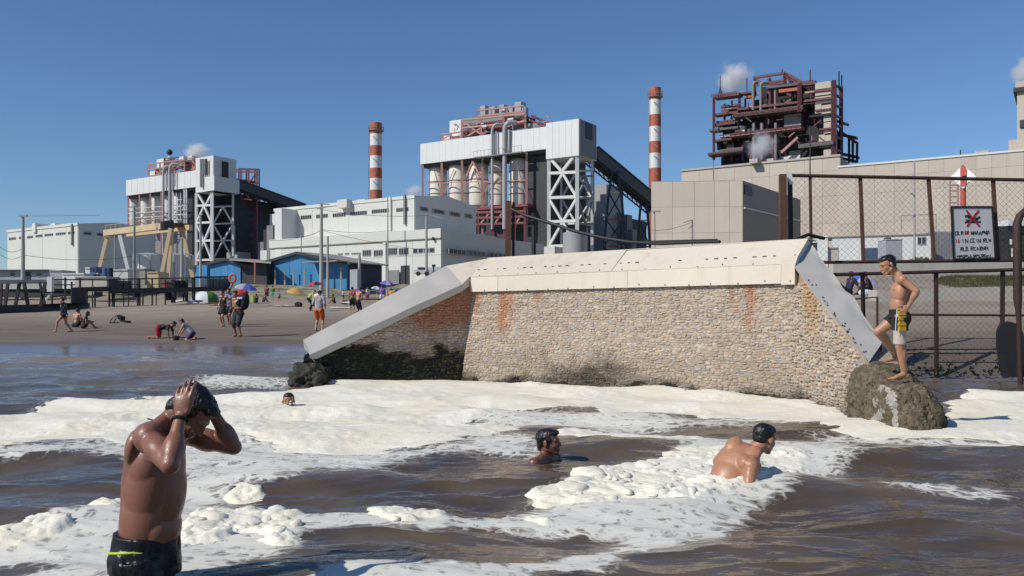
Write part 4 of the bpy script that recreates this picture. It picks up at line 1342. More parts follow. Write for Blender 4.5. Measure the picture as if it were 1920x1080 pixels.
body('dark_wall', pl.shift(-2.0), 990, 1030, 14, GZ, g0 - .2, m_dark, t2)  # building in shadow, its shade put into the near-black colour
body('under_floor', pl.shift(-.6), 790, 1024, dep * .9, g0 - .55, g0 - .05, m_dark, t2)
# downcomer ducts with bends over the gallery
def duct(pts, r, m, parent, name='duct'):
    mb = MB(); mb.path(pts, r, 10); return mb.build(name, m, parent, smooth=True)
def bent(pl_, px, ytop, ybot, turn, o, r, back=2.2):
    a = pl_.pt(px, ybot, o); z = pl_.z(px, ytop); b = V((a.x, a.y, z - 1.3))
    return [a, b, b + V((0, 0, .55)) + E1 * turn * .14 , b + V((0, 0, 1.0)) + E1 * turn * .45, b + V((0, 0, 1.25)) + E1 * turn * .9, b + V((0, 0, 1.3)) + E1 * turn * 1.7 - pl_.n * back * .6]
duct(bent(pl, 926, 234, 430, 1, .55, .27), .27, m_pipe, t2)
duct(bent(pl, 949.5, 231, 430, 1, .6, .42), .42, m_pipe, t2)
duct([pl.pt(933, 290, .4), pl.pt(933, 247, .4)], .15, m_pipe, t2); duct([pl.pt(956, 287, .4), pl.pt(957, 244, .4)], .24, m_pipe, t2)
q = MB(); slab(q, pl, 895, 985, g0 - .35, g0 - .15, 0, 1.3); q.build('walkway', m_grey, t2)
rl = MB()
for k in range(14):
    px = 895 + k * 6.9
    rl.bar(V((pl.at(px).x, pl.at(px).y, g0 - .15)) + pl.n * 1.25, V((pl.at(px).x, pl.at(px).y, g0 + .9)) + pl.n * 1.25, .05)
a, b = pl.at(895) + pl.n * 1.25, pl.at(985) + pl.n * 1.25
rl.bar((a.x, a.y, g0 + .9), (b.x, b.y, g0 + .9), .06)
rl.build('railing', m_grey, t2)
# steelwork and flues on the roof
pr = pl.shift(-6)
mb = MB(); mb.hexa(solid(pr, 843, 866, 4, g1, pr.z(850, 226))); mb.build('lift_house', m_white, t2)
for a, b, y0 in ((899, 908, 198), (914, 925, 200), (931, 940, 195), (940, 950, 202), (949, 957, 198), (960, 972, 190), (973, 980, 199)):
    mb = MB()
    c = (pr.at(a) + pr.at(b)) / 2 - pr.n * (rnd.uniform(0, 2)); w = (pr.at(b) - pr.at(a)).length / 2
    z0, z1 = pr.z(a, 224 - (a - 899) * .12), pr.z(a, y0)
    if a in (940, ): mb.lathe((c.x, c.y, 0), [(w, z0), (w, z1 - 1), (w * .6, z1)], 14)
    else: mb.obox((c.x, c.y, (z0 + z1) / 2), E1 * w, E2 * w * 1.2, V((0, 0, (z1 - z0) / 2)))
    mb.build('flue', m_pipe, t2)
def frame_set(pl_, xs, ys, w, m, parent, o=0.0, slope=0.0, braces=(), name='steel_frame'):
    """columns and floor beams of a steel bay drawn on one plane; each member its own part"""
    for px in xs: member('column', pl_.pt(px, ys[0] + slope * (px - xs[0]), o), pl_.pt(px, ys[-1] + slope * (px - xs[0]), o), w, m, parent)
    for y in ys: member('beam', pl_.pt(xs[0], y, o), pl_.pt(xs[-1], y + slope * (xs[-1] - xs[0]), o), w * .9, m, parent)
    for (x0, y0, x1, y1) in braces: member('brace', pl_.pt(x0, y0, o), pl_.pt(x1, y1, o), w * .7, m, parent)
frame_set(pl.shift(-2.2), [866, 902, 944, 985], [225, 240, 262], .38, m_pink, t2, 0, -.10, [(866, 226, 902, 252), (902, 240, 866, 262), (944, 240, 985, 225)])
frame_set(pl.shift(-5), [895, 922, 950, 982], [207, 218, 238], .3, m_pink, t2, 0, -.10)
frame_set(pl.shift(-1.2), [828, 846, 866], [252, 264], .3, m_pink, t2, 0, -.12, [(828, 262, 846, 252)])
q = MB(); seg(q, pl.pt(985, 213, -2), pl.pt(1026, 231, -4), .4); seg(q, pl.pt(985, 222, -2), pl.pt(1026, 240, -4), .3); q.build('stair_truss', m_red, t2)
for (a, b, y0, y1, m) in ((866, 944, 236, 226, m_grey), (870, 900, 252, 247, m_red), (905, 985, 243, 231, m_red), (952, 986, 236, 222, m_dark), (990, 1012, 244, 232, m_grey), (880, 896, 240, 232, m_yellow), (1006, 1022, 243, 236, m_pink), (832, 843, 262, 255, m_white), (846, 862, 263, 256, m_red), (905, 922, 256, 250, m_dark)):
    q = MB(); q.hexa(solid(pl.shift(-3.4), a, b, 3.5, pl.shift(-3.4).z(a, y0), pl.shift(-3.4).z(a, y1))); q.build('plant_box', m, t2)
pl2s = pl
# lattice tower under the head house
tower = t2
zt_ = h0
def tower_face(pl_, xs, ys, w, m, parent):
    for px in xs: member('leg', pl_.pt(px, 500, 0), V((pl_.at(px).x, pl_.at(px).y, zt_)), w, m, parent)
    for y in ys: member('girt', pl_.pt(xs[0], y, 0), pl_.pt(xs[-1], y - (xs[-1] - xs[0]) * .04, 0), w * .8, m, parent)
    yy = [y for y in ys]
    for i in range(len(yy) - 1):
        x0, x1 = xs[0], xs[-1]; mid = (x0 + x1) / 2
        ya, yb = yy[i], yy[i + 1]
        if i % 2 == 0:
            member('brace', pl_.pt(x0, yb, 0), pl_.pt(mid, ya, 0), w * .7, m, parent); member('brace', pl_.pt(x1, yb, 0), pl_.pt(mid, ya, 0), w * .7, m, parent)
        else:
            member('brace', pl_.pt(mid, yb, 0), pl_.pt(x0, ya, 0), w * .7, m, parent); member('brace', pl_.pt(mid, yb, 0), pl_.pt(x1, ya, 0), w * .7, m, parent)
tp = pl.shift(-.3)
for x0, y0, x1, y1 in ((1033, 298, 1054, 322), (1075, 295, 1054, 322)): member('brace', tp.pt(x0, y0), tp.pt(x1, y1), .5, m_steelw, t2)
tower_face(tp, [1029, 1082], [325, 371, 416, 462], .62, m_steelw, t2)
sp_in = sp2.shift(-.4)
tower_face(sp_in, [1083.5, 1112], [331, 372, 420], .45, m_grey, t2)
bp = pl.shift(-dep + .6)
tower_face(bp, [1052, 1110], [322, 372, 420], .45, m_steelw, t2)
# what stands behind the tower
mb = MB(); c = P(1100, 480, 172)
k = 172 / F
mb.lathe((c.x, c.y, 0), [(1.0 * k * 10, CH + (HY - 425) * k), (13 * k, CH + (HY - 398) * k), (15 * k, CH + (HY - 360) * k), (12 * k, CH + (HY - 347) * k), (4 * k, CH + (HY - 341) * k)], 20)
mb.build('white_hopper', m_white, label='bulging white hopper vessel behind the lattice leg tower', cat='vessel', smooth=True)
q_ = Plane(1137, 176, E1)
tb = thing('boiler_block', 'plain grey clad block with dark flank behind the lattice tower', 'building', V((q_.at(1120).x, q_.at(1120).y, GZ)))
body('wall', q_, 1102, 1137, 8, GZ, q_.z(1137, 345), m_pipe, tb)
body('annex', Plane(1176, 182, E1), 1060, 1176, 10, GZ, P(0, 408, 182).z, m_dark, tb)
for a, b, y in ((1150, 1160, 398), (1165, 1176, 402), (1178, 1186, 430)): body('vent', Plane(b, 180, E1), a, b, 2.5, GZ, P(0, y, 180).z, m_grey, tb)
mb = MB(); c = P(1078, 470, 140); mb.lathe((c.x, c.y, 0), [(2.0, GZ), (2.0, P(0, 437, 140).z), (1.4, P(0, 435, 140).z)], 20)
mb.build('grey_tank', m_pipe, label='small grey tank at the foot of the lattice leg tower', cat='tank', smooth=True)

# conveyors
def conveyor(p, q, w, h, label, supports):
    t = thing('conveyor', label, 'conveyor', V((p.x, p.y, q.z)), 'dark inclined coal conveyors')
    a = (q - p).normalized(); s = a.cross(V((0, 0, 1))).normalized(); u = s.cross(a).normalized()
    n = 14
    mb = MB(); mb.obox((p + q) / 2, (q - p) / 2, s * w / 2, u * h / 2); mb.build('gallery', m_belt, t)
    for k in range(n):
        c = p.lerp(q, (k + .5) / n)
        mb = MB(); mb.obox(c + u * (h / 2 + .12), a * (q - p).length / n * .46, s * w * .54, u * .14); mb.build('roof_sheet', m_black, t)
    tr = MB()
    for sg in (-1, 1):
        lo = -u * (h / 2 + .55)
        tr.bar(p + s * sg * w / 2 + lo, q + s * sg * w / 2 + lo, .22)
        for k in range(n * 2):
            c0, c1 = p.lerp(q, k / n / 2), p.lerp(q, (k + 1) / n / 2)
            tr.bar(c0 + s * sg * w / 2 + (lo if k % 2 else -u * h / 2), c1 + s * sg * w / 2 + (-u * h / 2 if k % 2 else lo), .13)
    tr.build('truss', m_black, t)
    for (px, pyt, spread, d) in supports:
        top = P(px, pyt, d)
        for sg in (-1, 1):
            pts = [top + V((sg * .5, 0, 0)), top + V((sg * spread * .62, 0, -5)), top + V((sg * spread, 0, -14)), V((top.x + sg * spread, top.y, GZ))]
            m_ = MB()
            for i in range(3): m_.bar(pts[i], pts[i + 1], .42)
            m_.build('leg', m_navy, t)
        zs = [top.z - 4, top.z - 9, top.z - 14, top.z - 19]
        for i, z in enumerate(zs[:-1]):
            f = min(1, .6 + i * .25)
            member('brace', V((top.x - spread * f, top.y, z)), V((top.x + spread * min(1, f + .2), top.y, zs[i + 1])), .25, m_navy, t)
            member('brace', V((top.x + spread * f, top.y, z)), V((top.x - spread * min(1, f + .2), top.y, zs[i + 1])), .25, m_navy, t)
            member('cross_tie', V((top.x - spread * f, top.y, z)), V((top.x + spread * f, top.y, z)), .25, m_yellow if i == 0 else m_red, t)
    return t
conveyor(P(1108, 287, 157), P(1232, 389, 166), 3.0, 2.0, 'dark conveyor sloping from the large silo house down behind the beige building', [(1153, 320, 2.0, 158), (1207, 374, 1.5, 163)])
conveyor(P(436, 345, 208), P(566, 392, 222), 3.2, 2.0, 'dark conveyor sloping from the small silo house down behind the offwhite hall', [])

# ---- silo house 1 at the left
t1, pl, sp1, dep, g0, g1, h0, h1 = silo_house(None, 200, dict(corner=400, side=441, mid=300, left=236.5, head=367, gt=338, gb=367, ht=292, hb=358,
    label='smaller silo house with stepped white head house and dark steel flank'))
ribs(pl, [236 + 11 * k for k in range(1, 12)], g0, g1, .0, m_wjoint, t1, .07)
spf = sp1.shift(.3)
zmid = spf.z(403, 331)
body('lower_head_house', pl.shift(.6), 384, 401.5, dep + 1.0, h0, zmid, m_white, t1)
for (a, b, y0, y1) in ((416, 426, 332, 303), (417, 430, 357, 334)):
    q = MB(); slab(q, spf, a, b, spf.z(a, y0), spf.z(a, y1), 0, .5); q.build('louvre_panel', m_dark, t1)
for k, px in enumerate((382, 385.5, 389, 392.5)):
    member('louvre_slat', pl.pt(px, 352 if px < 386 else 329, .8), pl.pt(px, 299, .8), .35, m_grey if k < 3 else m_dark, t1)
pls = pl.shift(-3)
for i, (a, b) in enumerate(((246, 260), (268, 281), (288, 305), (311, 322), (330, 346))):
    pa, pb = pls.at(a), pls.at(b); c = (pa + pb) / 2; r = (pb - pa).length / 2
    zt, zb = pls.z(a, 371 - i * 1.5), pls.z(a, 424)
    s = MB(); s.lathe((c.x, c.y, 0), [(r * .97, zb), (r, zb + .3), (r, zt - .4), (r * .9, zt), (r * .35, zt + .8)], 24); s.build('silo', m_steelw, t1, smooth=True)
for px in (238, 259, 279.5, 300, 321, 343, 347): member('column', pl.pt(px, 500, -.4), V((pl.at(px).x, pl.at(px).y, g0)) - pl.n * .4, .36, m_steelw if px > 300 else m_pink, t1)
for y in (388, 397, 406): member('tie', pl.pt(238, y + 3, -.3), pl.pt(347, y - 4, -.3), .14, m_steelw, t1)
for x0, x1 in ((259, 279.5), (279.5, 300), (300, 321), (321, 343)): member('brace', pl.pt(x0, 416, -.3), pl.pt(x1, 388, -.3), .16, m_pink, t1)
for px in (331, 336, 344): member('scaffold_pole', pl.pt(px, 362, .8), pl.pt(px, 415, .8), .14, m_steelw, t1)
for y in (375, 388, 402, 412): member('scaffold_rail', pl.pt(329, y + 1, .8), pl.pt(347, y, .8), .14, m_steelw, t1)
body('dark_wall', pl.shift(-2.2), 346, 372, 12, GZ, g0 - .2, m_dark, t1)
body('dark_hall', pl.shift(-6), 262, 350, 10, GZ, pl.z(300, 424), m_grey, t1)
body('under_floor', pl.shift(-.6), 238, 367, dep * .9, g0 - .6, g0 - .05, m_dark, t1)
duct(bent(pl, 310.5, 313, 480, 1, .6, .3), .30, m_pipe, t1); duct(bent(pl, 323.5, 309, 480, 1, .7, .42), .42, m_pipe, t1)
duct([pl.pt(317, 353, .5), pl.pt(317, 322, .5)], .16, m_pipe, t1); duct([pl.pt(331, 350, .5), pl.pt(331, 321, .5)], .2, m_pipe, t1)
pr = pl.shift(-5)
mb = MB(); mb.hexa(solid(pr, 294, 308, 3, g1, pr.z(300, 298))); mb.build('lift_house', m_white, t1)
mb = MB(); mb.hexa(solid(pr, 346, 367, 4, g1, pr.z(350, 300))); mb.build('louvred_block', m_red, t1)
for k in range(6):
    mb = MB(); slab(mb, pr, 346, 367, pr.z(350, 320 - 3.2 * k) - .1, pr.z(350, 318 - 3.2 * k), 0, .2); mb.build('louvre_slat', m_pink, t1)
mb = MB(); c = pr.pt(318, 293); mb.lathe((c.x, c.y, c.z - 1.0), [(.9, 0), (.9, .6), (.35, .8), (.35, 1.0)], 12); mb.build('vent_neck', m_steelw, t1, smooth=True)
mb = MB(); c = pr.pt(318, 285.5); mb.lathe((c.x, c.y, c.z), [(.05, -.75), (.5, -.6), (.75, -.15), (.7, .25), (.45, .6), (.05, .75)], 14); mb.build('vent_cowl', m_black, t1, smooth=True)
frame_set(pl.shift(-1.5), [279, 300, 323, 346], [308, 318, 330], .3, m_pink, t1, 0, -.13, [(279, 309, 300, 327), (300, 325, 323, 306), (323, 322, 346, 303)])
frame_set(pl.shift(-3.5), [308, 326, 346], [297, 305, 318], .26, m_red, t1, 0, -.08)
for (a, b, y0, y1, m) in ((281, 290, 330, 322, m_white), (291, 297, 326, 316, m_chred), (300, 306, 322, 314, m_white), (308, 318, 318, 309, m_red), (328, 342, 312, 305, m_red), (336, 344, 303, 294, m_steelw), (352, 360, 300, 293, m_steelw), (283, 300, 334, 331, m_grey)):
    q = MB(); q.hexa(solid(pl.shift(-3), a, b, 2.5, pl.shift(-3).z(a, y0), pl.shift(-3).z(a, y1))); q.build('plant_box', m, t1)
zt_ = h0
tower_face(pl.shift(-.3), [368.5, 397.5], [386, 418, 452, 488], .62, m_steelw, t1)
for x0, y0, x1, y1 in ((370, 364, 383, 386), (396, 362, 383, 386)): member('brace', pl.pt(x0, y0, -.3), pl.pt(x1, y1, -.3), .45, m_steelw, t1)
tower_face(sp1.shift(-.4), [399, 437], [388, 420, 452, 486], .42, m_steelw, t1)
body('boiler_core', pl.shift(-9), 372, 441, 16, GZ, h0 - .4, m_dark, t1)
mb = MB(); mb.hexa(solid(Plane(450, 214, E1), 407, 450, 5, GZ, P(0, 385, 214).z)); mb.build('duct_block', m_dark, t1)
pl1s = pl
# tall dark steel bays on the flank
fr1 = Plane(452, 216, E1)
bay = thing('steel_bay', 'tall dark red open steel bay with many floors beside the smaller silo house', 'steel frame', V((fr1.at(465).x, fr1.at(465).y, GZ)))
frame_set(fr1, [441, 452, 466, 482], [318, 322, 344, 360, 374, 390, 404, 416, 432, 446, 460, 476, 500], .36, m_red, bay, 0, .02, [(466, 345, 482, 322), (466, 404, 482, 446), (452, 446, 466, 404)])
frame_set(fr1.shift(-6), [448, 462, 478, 486], [316, 342, 372, 402, 432, 462, 500], .3, m_navy, bay, 0, .03)
for (a, b, y0, y1, m) in ((441, 453, 420, 362, m_dark), (446, 470, 478, 470, m_grey), (466, 474, 449, 436, m_white), (444, 456, 340, 334, m_red), (453, 468, 436, 432, m_grey), (440, 452, 466, 440, m_dark), (456, 466, 500, 476, m_grey)):
    q = MB(); q.hexa(solid(fr1.shift(-2), a, b, 4, fr1.z(a, y0), fr1.z(a, y1))); q.build('plant_box', m, bay)
gb = thing('plant_sheds', 'jumble of small grey plant boxes between steel bay and offwhite hall', 'plant', P(495, 500, 205))
for (a, b, y, m) in ((484, 494, 452, m_grey), (494, 502, 430, m_dark), (500, 512, 424, m_grey), (506, 522, 398, m_white), (488, 500, 470, m_steelw), (500, 522, 446, m_grey), (425, 445, 470, m_pipe), (446, 470, 486, m_pipe)):
    body('box', Plane(b, 203 + rnd.uniform(-4, 4), E1), a, b, 4, GZ, P(0, y, 203).z, m, gb)

# ---- long halls
def hall(corner, d, left, right, yt, ypk, pk, yb, label, m, z0=GZ):
    pl = Plane(corner, d, E1); sp_ = Plane(corner, d, E2)
    dep = (sp_.at(right) - sp_.o).length
    ze = pl.z(corner, yt)
    t = thing('factory_hall', label, 'building', V((pl.at((left + corner) / 2).x, pl.at((left + corner) / 2).y, z0)))
    a, b = pl.at(left), pl.at(corner)
    zr = ze + dep * .055
    gab = lambda w: [V((w.x, w.y, z0)), V((w.x, w.y, ze)), V((w.x, w.y, zr)) - pl.n * dep / 2, V((w.x, w.y, ze)) - pl.n * dep, V((w.x, w.y, z0)) - pl.n * dep]
    mb = MB(); mb.prism(gab(a), b - a); mb.build('wall', m, t)
    return t, pl, sp_, dep, ze
tF, plF, spF, depF, zeF = hall(778.5, 130, 515, 893, 367, 0, 0, 0, 'long offwhite hall with a strip of louvred windows under the eaves', m_hall)
cladding(plF, [516, 528, 587, 655, 735, 778], GZ, [(lambda px: GZ + .5, lambda px: zeF - .45)], m_hall, tF)
mb = MB(); slab(mb, plF, 515, 778.5, zeF - .4, zeF + .1, 0, .22); mb.build('eaves', m_hall, tF)
def winz(pl_, px, y): return pl_.z(px, y)
for a, b, y0, n in ((531, 557, 410, 7), (565, 585, 408, 6), (594, 616, 406, 6), (625, 649, 404, 6), (658, 689, 401, 9), (698, 733, 397, 10), (744, 767, 394, 6)):
    z1 = plF.z(a, y0 - 3.5); z0 = plF.z(a, y0 + 3.8)
    window(plF, a, b, z0, z1, .14, tF, n, .06)
for a, b, y in ((787, 803, 391), (810, 834, 395), (842, 863, 400), (871, 885, 404)):
    window(spF, a, b, spF.z(a, y + 4), spF.z(a, y - 4), .06, tF, 1, .1)
mb = MB(); slab(mb, plF, 760, 763, plF.z(760, 421), plF.z(760, 366), .13, .5); mb.build('downpipe', m_grey, tF)
mb = MB(); slab(mb, plF, 732.5, 735.5, plF.z(733, 450), plF.z(733, 369), .13, .4); mb.build('downpipe', m_hall, tF)
for a, b, y in ((632, 650, 379), (720, 742, 369), (668, 684, 374)): body('roof_vent', Plane(b, 136, E1), a, b, 1.2, zeF - 1, zeF + .3, m_hall, tF)
body('end_tower', Plane(528, 141, E1), 516, 528, 6, GZ, P(0, 390, 141).z, m_white, tF)
# lower annex
plA = Plane(828.5, 123, E1); spA = Plane(828.5, 123, E2)
tA = thing('hall_annex', 'lower offwhite annex with dark windows in front of the long offwhite hall', 'building', V((plA.at(660).x, plA.at(660).y, GZ)))
zA = plA.z(828, 430)
depA = 14
body('wall', plA, 507, 828.5, depA, GZ, zA, m_hall, tA)
cladding(plA, [508, 565, 650, 720, 775, 828], GZ, [(lambda px: GZ + .4, lambda px: GZ + 5.2 ), (lambda px: GZ + 5.2, lambda px: zA - 1.3)], m_hall, tA)
mb = MB(); slab(mb, plA, 507, 828.5, zA - 1.2, zA + .15, 0, .3); mb.build('parapet', m_hall, tA)
mb = MB(); slab(mb, plA, 507, 828.5, zA - 1.32, zA - 1.22, .0, .34); mb.build('parapet_line', m_seam, tA)
body('side_wing', Plane(829, 123.2, E2, -E1), 829, 1020, .5, GZ, zA - .2, m_hall, tA)
body('side_block', Plane(1040, 150, E1), 842, 1040, 12, GZ, zA - .3, m_hall, tA)
for a, b, y, h, n in ((681, 697, 475, 6.2, 4), (702, 720, 475, 6.2, 4), (727, 746, 472, 7, 5), (749, 767, 472, 7, 4), (775, 816, 471, 5, 4), (635, 644, 477, 2, 2), (648, 656, 476, 2, 2), (660, 675, 476, 2, 3)):
    window(plA, a, b, plA.z(a, y + h), plA.z(a, y - h), .14, tA, n, .12)
for a, b, y in ((836, 868, 470), (873, 905, 473), (912, 945, 477)): window(spA, a, b, spA.z(a, y + 6), spA.z(a, y - 4), .55, tA, 4, .12)
mb = MB(); slab(mb, plA, 753, 769, GZ, plA.z(760, 498), .1, .2); mb.build('gate', m_dark, tA)
mb = MB(); slab(mb, plA, 727, 752, GZ, plA.z(740, 507), .4, .5); mb.build('yard_gate', m_grey, tA)
mb = MB(); slab(mb, plA, 722, 727, GZ, plA.z(724, 455), .13, .5); mb.build('downpipe', m_white, tA)
mb = MB(); mb.bar(plA.pt(814, 447, .4), plA.pt(817, 448.5, .4), .4); mb.build('floodlight', m_black, tA)
# left hall
tL, plL, spL, depL, zeL = hall(147.5, 172, 14, 290, 419, 0, 0, 0, 'distant offwhite hall at the left edge with a grey shaded flank', m_hall)
cladding(plL, [15, 48, 81, 125, 147], GZ, [(lambda px: GZ + .5, lambda px: zeL - .5)], m_hall, tL, gap=.09)
mb = MB(); slab(mb, plL, 14, 147.5, zeL - .4, zeL + .15, 0, .25); mb.build('eaves', m_hall, tL)
for a, b, y in ((18, 31, 448), (37, 47, 446), (52, 63, 445), (68, 81, 443), (85, 101, 441), (106, 124, 439), (129, 141, 437)): window(plL, a, b, plL.z(a, y + 2.6), plL.z(a, y - 2.4), .14, tL, 5, .08)
for a, b, y in ((156, 172, 437), (181, 197, 439), (204, 220, 442)): window(spL, a, b, spL.z(a, y + 3), spL.z(a, y - 2.5), .06, tL, 1, .1)
mb = MB(); slab(mb, plL, 137, 139, plL.z(138, 460), plL.z(138, 420), .13, .5); mb.build('downpipe', m_grey, tL)
for a, b in ((95, 103), (118, 132), (60, 66)): body('roof_vent', Plane(b, 180, E1), a, b, 3, zeL - 1, zeL + .9, m_white, tL)

# ---- tanks and gantry crane
for px, w, d, lab in ((280, 29, 160, 'squat white storage tank under the left of the yellow gantry'), (324, 24, 163, 'squat white storage tank behind the right legs of the yellow gantry'), (346, 17, 168, 'partly hidden grey white tank right of the yellow gantry')):
    c = P(px, 508, d); r = w * d / F; zt = P(0, 479, d).z
    t = thing('storage_tank', lab, 'tank', V((c.x, c.y, GZ)), 'white tanks behind the gantry')
    mb = MB(); mb.lathe((c.x, c.y, 0), [(r, GZ), (r, zt)], 28); mb.build('shell', m_white, t, smooth=True)
    mb = MB(); mb.lathe((c.x, c.y, 0), [(r * 1.01, zt), (r * .6, zt + .35), (.1, zt + .55)], 28); mb.build('lid', m_pipe, t, smooth=True)
    mb = MB()
    for k in range(9):
        a = 2 * math.pi * k / 9 + .3
        mb.bar((c.x + math.cos(a) * r * 1.01, c.y + math.sin(a) * r * 1.01, GZ), (c.x + math.cos(a) * r * 1.01, c.y + math.sin(a) * r * 1.01, zt), .12)
    mb.build('stiffener', m_pipe, t)
cr = thing('gantry_crane', 'weathered yellow gantry crane on splayed legs in the yard', 'crane', P(265, 518, 145))
ga, gb_, gc = P(198, 437, 155), P(305, 424, 143), P(345, 424, 150)
mb = MB(); mb.bar(ga, gb_, .9, 1.05); mb.build('girder', m_yellow, cr)
mb = MB(); mb.bar(ga + V((2.5, 3.5, .1)), gb_ + V((3.2, 4, .2)), .7, .9); mb.build('girder', m_yellow, cr)
mb = MB(); mb.bar(gb_ + V((-1, 0, .1)), gc + V((0, 0, .1)), .8, .8); mb.build('end_beam', m_yellow, cr)
mb = MB(); mb.bar(P(302, 424, 143), P(322, 421, 145), 1.2, 1.5); mb.build('trolley', m_dark, cr)
mb = MB(); mb.bar(P(326, 421, 146), P(362, 423, 150), .5, .6); mb.build('trolley_arm', m_rust, cr)
for x0, y0, x1, y1, d in ((202, 440, 183, 520, 155), (225, 441, 246, 526, 150), (320, 428, 302, 524, 143), (341, 428, 362, 522, 150), (322, 428, 316, 520, 146)):
    mb = MB(); mb.bar(P(x0, y0, d), P(x1, y1, d), .62, .5); mb.build('leg', m_yellow if x0 != 225 else m_steelw, cr)
mb = MB(); mb.bar(P(196, 443, 155), P(230, 441, 152), .5); mb.build('cross_beam', m_grey, cr)
rl = MB()
for k in range(12): p = ga.lerp(gb_, k / 11) + V((0, 0, .5)); rl.bar(p, p + V((0, 0, .9)), .06)
rl.bar(ga + V((0, 0, 1.4)), gb_ + V((0, 0, 1.4)), .06); rl.build('railing', m_yellow, cr)

# ---- blue sheds
def shed(pl, left, right, ypeak, pk, yel, yer, side_px, label, rear, overhang=.5):
    sp_ = Plane(right, pl.at(right).y, E2)
    dep = (sp_.at(side_px) - sp_.o).length
    t = thing('blue_shed', label, 'shed', V((pl.at(pk).x, pl.at(pk).y, gz(pl.at(pk).x, pl.at(pk).y))))
    a, b, m_ = pl.at(left), pl.at(right), pl.at(pk)
    za, zb, zp = pl.z(left, yel), pl.z(right, yer), pl.z(pk, ypeak)
    z0 = 4.2
    poly = [V((a.x, a.y, z0)), V((b.x, b.y, z0)), V((b.x, b.y, zb)), V((m_.x, m_.y, zp)), V((a.x, a.y, za))]
    mb = MB(); mb.prism(poly, -pl.n * dep); mb.build('wall', m_navy, t)
    # sheets of blue cladding on the gable
    n = 7
    for k in range(n):
        p0, p1 = left + (right - left) * k / n, left + (right - left) * (k + 1) / n
        def top(px):
            return za + (zp - za) * (px - left) / (pk - left) if px < pk else zp + (zb - zp) * (px - pk) / (right - pk)
        q0, q1 = pl.at(p0) + E1 * .02, pl.at(p1) - E1 * .02
        mb = MB(); ps = [V((q0.x, q0.y, z0)), V((q1.x, q1.y, z0)), V((q1.x, q1.y, top(p1) - .06))]
        if p0 < pk < p1: ps.append(V((m_.x, m_.y, zp - .06)))
        ps.append(V((q0.x, q0.y, top(p0) - .06)))
        mb.prism([p + pl.n * .02 for p in ps], pl.n * .05); mb.build('cladding_sheet', m_blue, t)
    for (u, v, zu, zv) in ((a, m_, za, zp), (m_, b, zp, zb)):
        dirv = (V((v.x, v.y, zv)) - V((u.x, u.y, zu))).normalized()
        p, q = V((u.x, u.y, zu)) - dirv * (.5 if u is a else 0), V((v.x, v.y, zv)) + dirv * (.9 if v is b else 0)
        mb = MB(); mb.prism([p + pl.n * overhang, q + pl.n * overhang, q - pl.n * (dep + .3), p - pl.n * (dep + .3)], V((0, 0, .14))); mb.build('roof', m_roof, t)
        mb = MB(); mb.bar(p + pl.n * (overhang + .06) + V((0, 0, -.05)), q + pl.n * (overhang + .06) + V((0, 0, -.05)), .12, .35); mb.build('barge_board', m_dark, t)
    return t, pl, dep
sB = Plane(653, 104, E1)
tB, _, dB = shed(sB, 500, 653, 474, 562, 492, 492, 716, 'larger blue shed with a low pitched roof in front of the offwhite hall', True)
for px, y, nth in ((525, 508, 'leftmost of the six, below the left eaves'), (543, 508, 'second from the left'), (559, 508, 'third from the left, under the roof peak'), (580, 507, 'fourth, just left of the tall pole'), (624, 505, 'fifth, right of the shorter concrete pole'), (648, 504, 'last at the right corner')):
    q = sB.pt(px, y, .8); g_ = gz(q.x, q.y)
    mb = MB(); mb.bar((q.x, q.y, min(g_, 4.5) - .3), q, .19); mb.bar(q, q + V((0, 0, .1)), .26); mb.build('fence_stub', m_polec, label='stub post along the blue shed gable, ' + nth, cat='post', group='stub posts along the blue shed')
mb = MB(); slab(mb, sB, 590, 655, sB.z(620, 493), sB.z(620, 495) + .25, .0, 2.2); mb.build('awning', m_roof, tB)
body('door', Plane(668, 101.5, E1), 656, 674, .2, 4.2, P(0, 505, 101.5).z, m_pipe, tB)
sC = Plane(505, 112, E1)
tC, _, dC = shed(Plane(452, 114, E1), 366, 452, 486, 430, 501, 494, 506, 'small blue lean shed with a dark open bay left of the larger one', True)
body('open_bay', Plane(500, 110, E1), 454, 500, 7, 4.2, P(0, 494, 110).z, m_dark, tC)
mb = MB(); q0, q1 = Plane(500, 109.5, E1), None
mb.prism([P(430, 486, 111), P(508, 492, 107), P(506, 488, 118), P(440, 484, 120)], V((0, 0, -.15))); mb.build('roof', m_roof, tC)
mb = MB(); mb.bar(P(478, 530, 108), P(478, 492, 108), .2); mb.build('bay_post', m_chred, tC)
mb = MB(); mb.hexa(solid(Plane(388, 108, E1), 368, 388, .5, 4.2, P(0, 497, 108).z)); mb.build('side_wall', m_blue, tC)

# ---- beige panelled buildings on the right
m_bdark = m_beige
plI = Plane(1393, 112, V((.92, -.39, 0)))
sI = Plane(1393, 112, V((.62, .78, 0)), V((.78, -.62, 0)))
tI = thing('beige_block', 'lower beige panelled block with a dark shaded flank left of the fence', 'building', V((plI.at(1300).x, plI.at(1300).y, GZ)))
zI0, zI1 = plI.z(1221, 340), plI.z(1393, 338.5)
a, b = plI.at(1221), plI.at(1393); c = sI.at(1501); zc = sI.z(1501, 371)
bb = V((a.x, a.y, 0)) + (c - b)
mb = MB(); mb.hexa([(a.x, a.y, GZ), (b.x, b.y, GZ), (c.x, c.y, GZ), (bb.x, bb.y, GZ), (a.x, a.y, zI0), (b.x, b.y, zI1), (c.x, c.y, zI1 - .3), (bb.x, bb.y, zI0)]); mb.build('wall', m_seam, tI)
zf = lambda f: (lambda px: GZ + (zI0 + (zI1 - zI0) * (px - 1221) / 172 - GZ) * f)
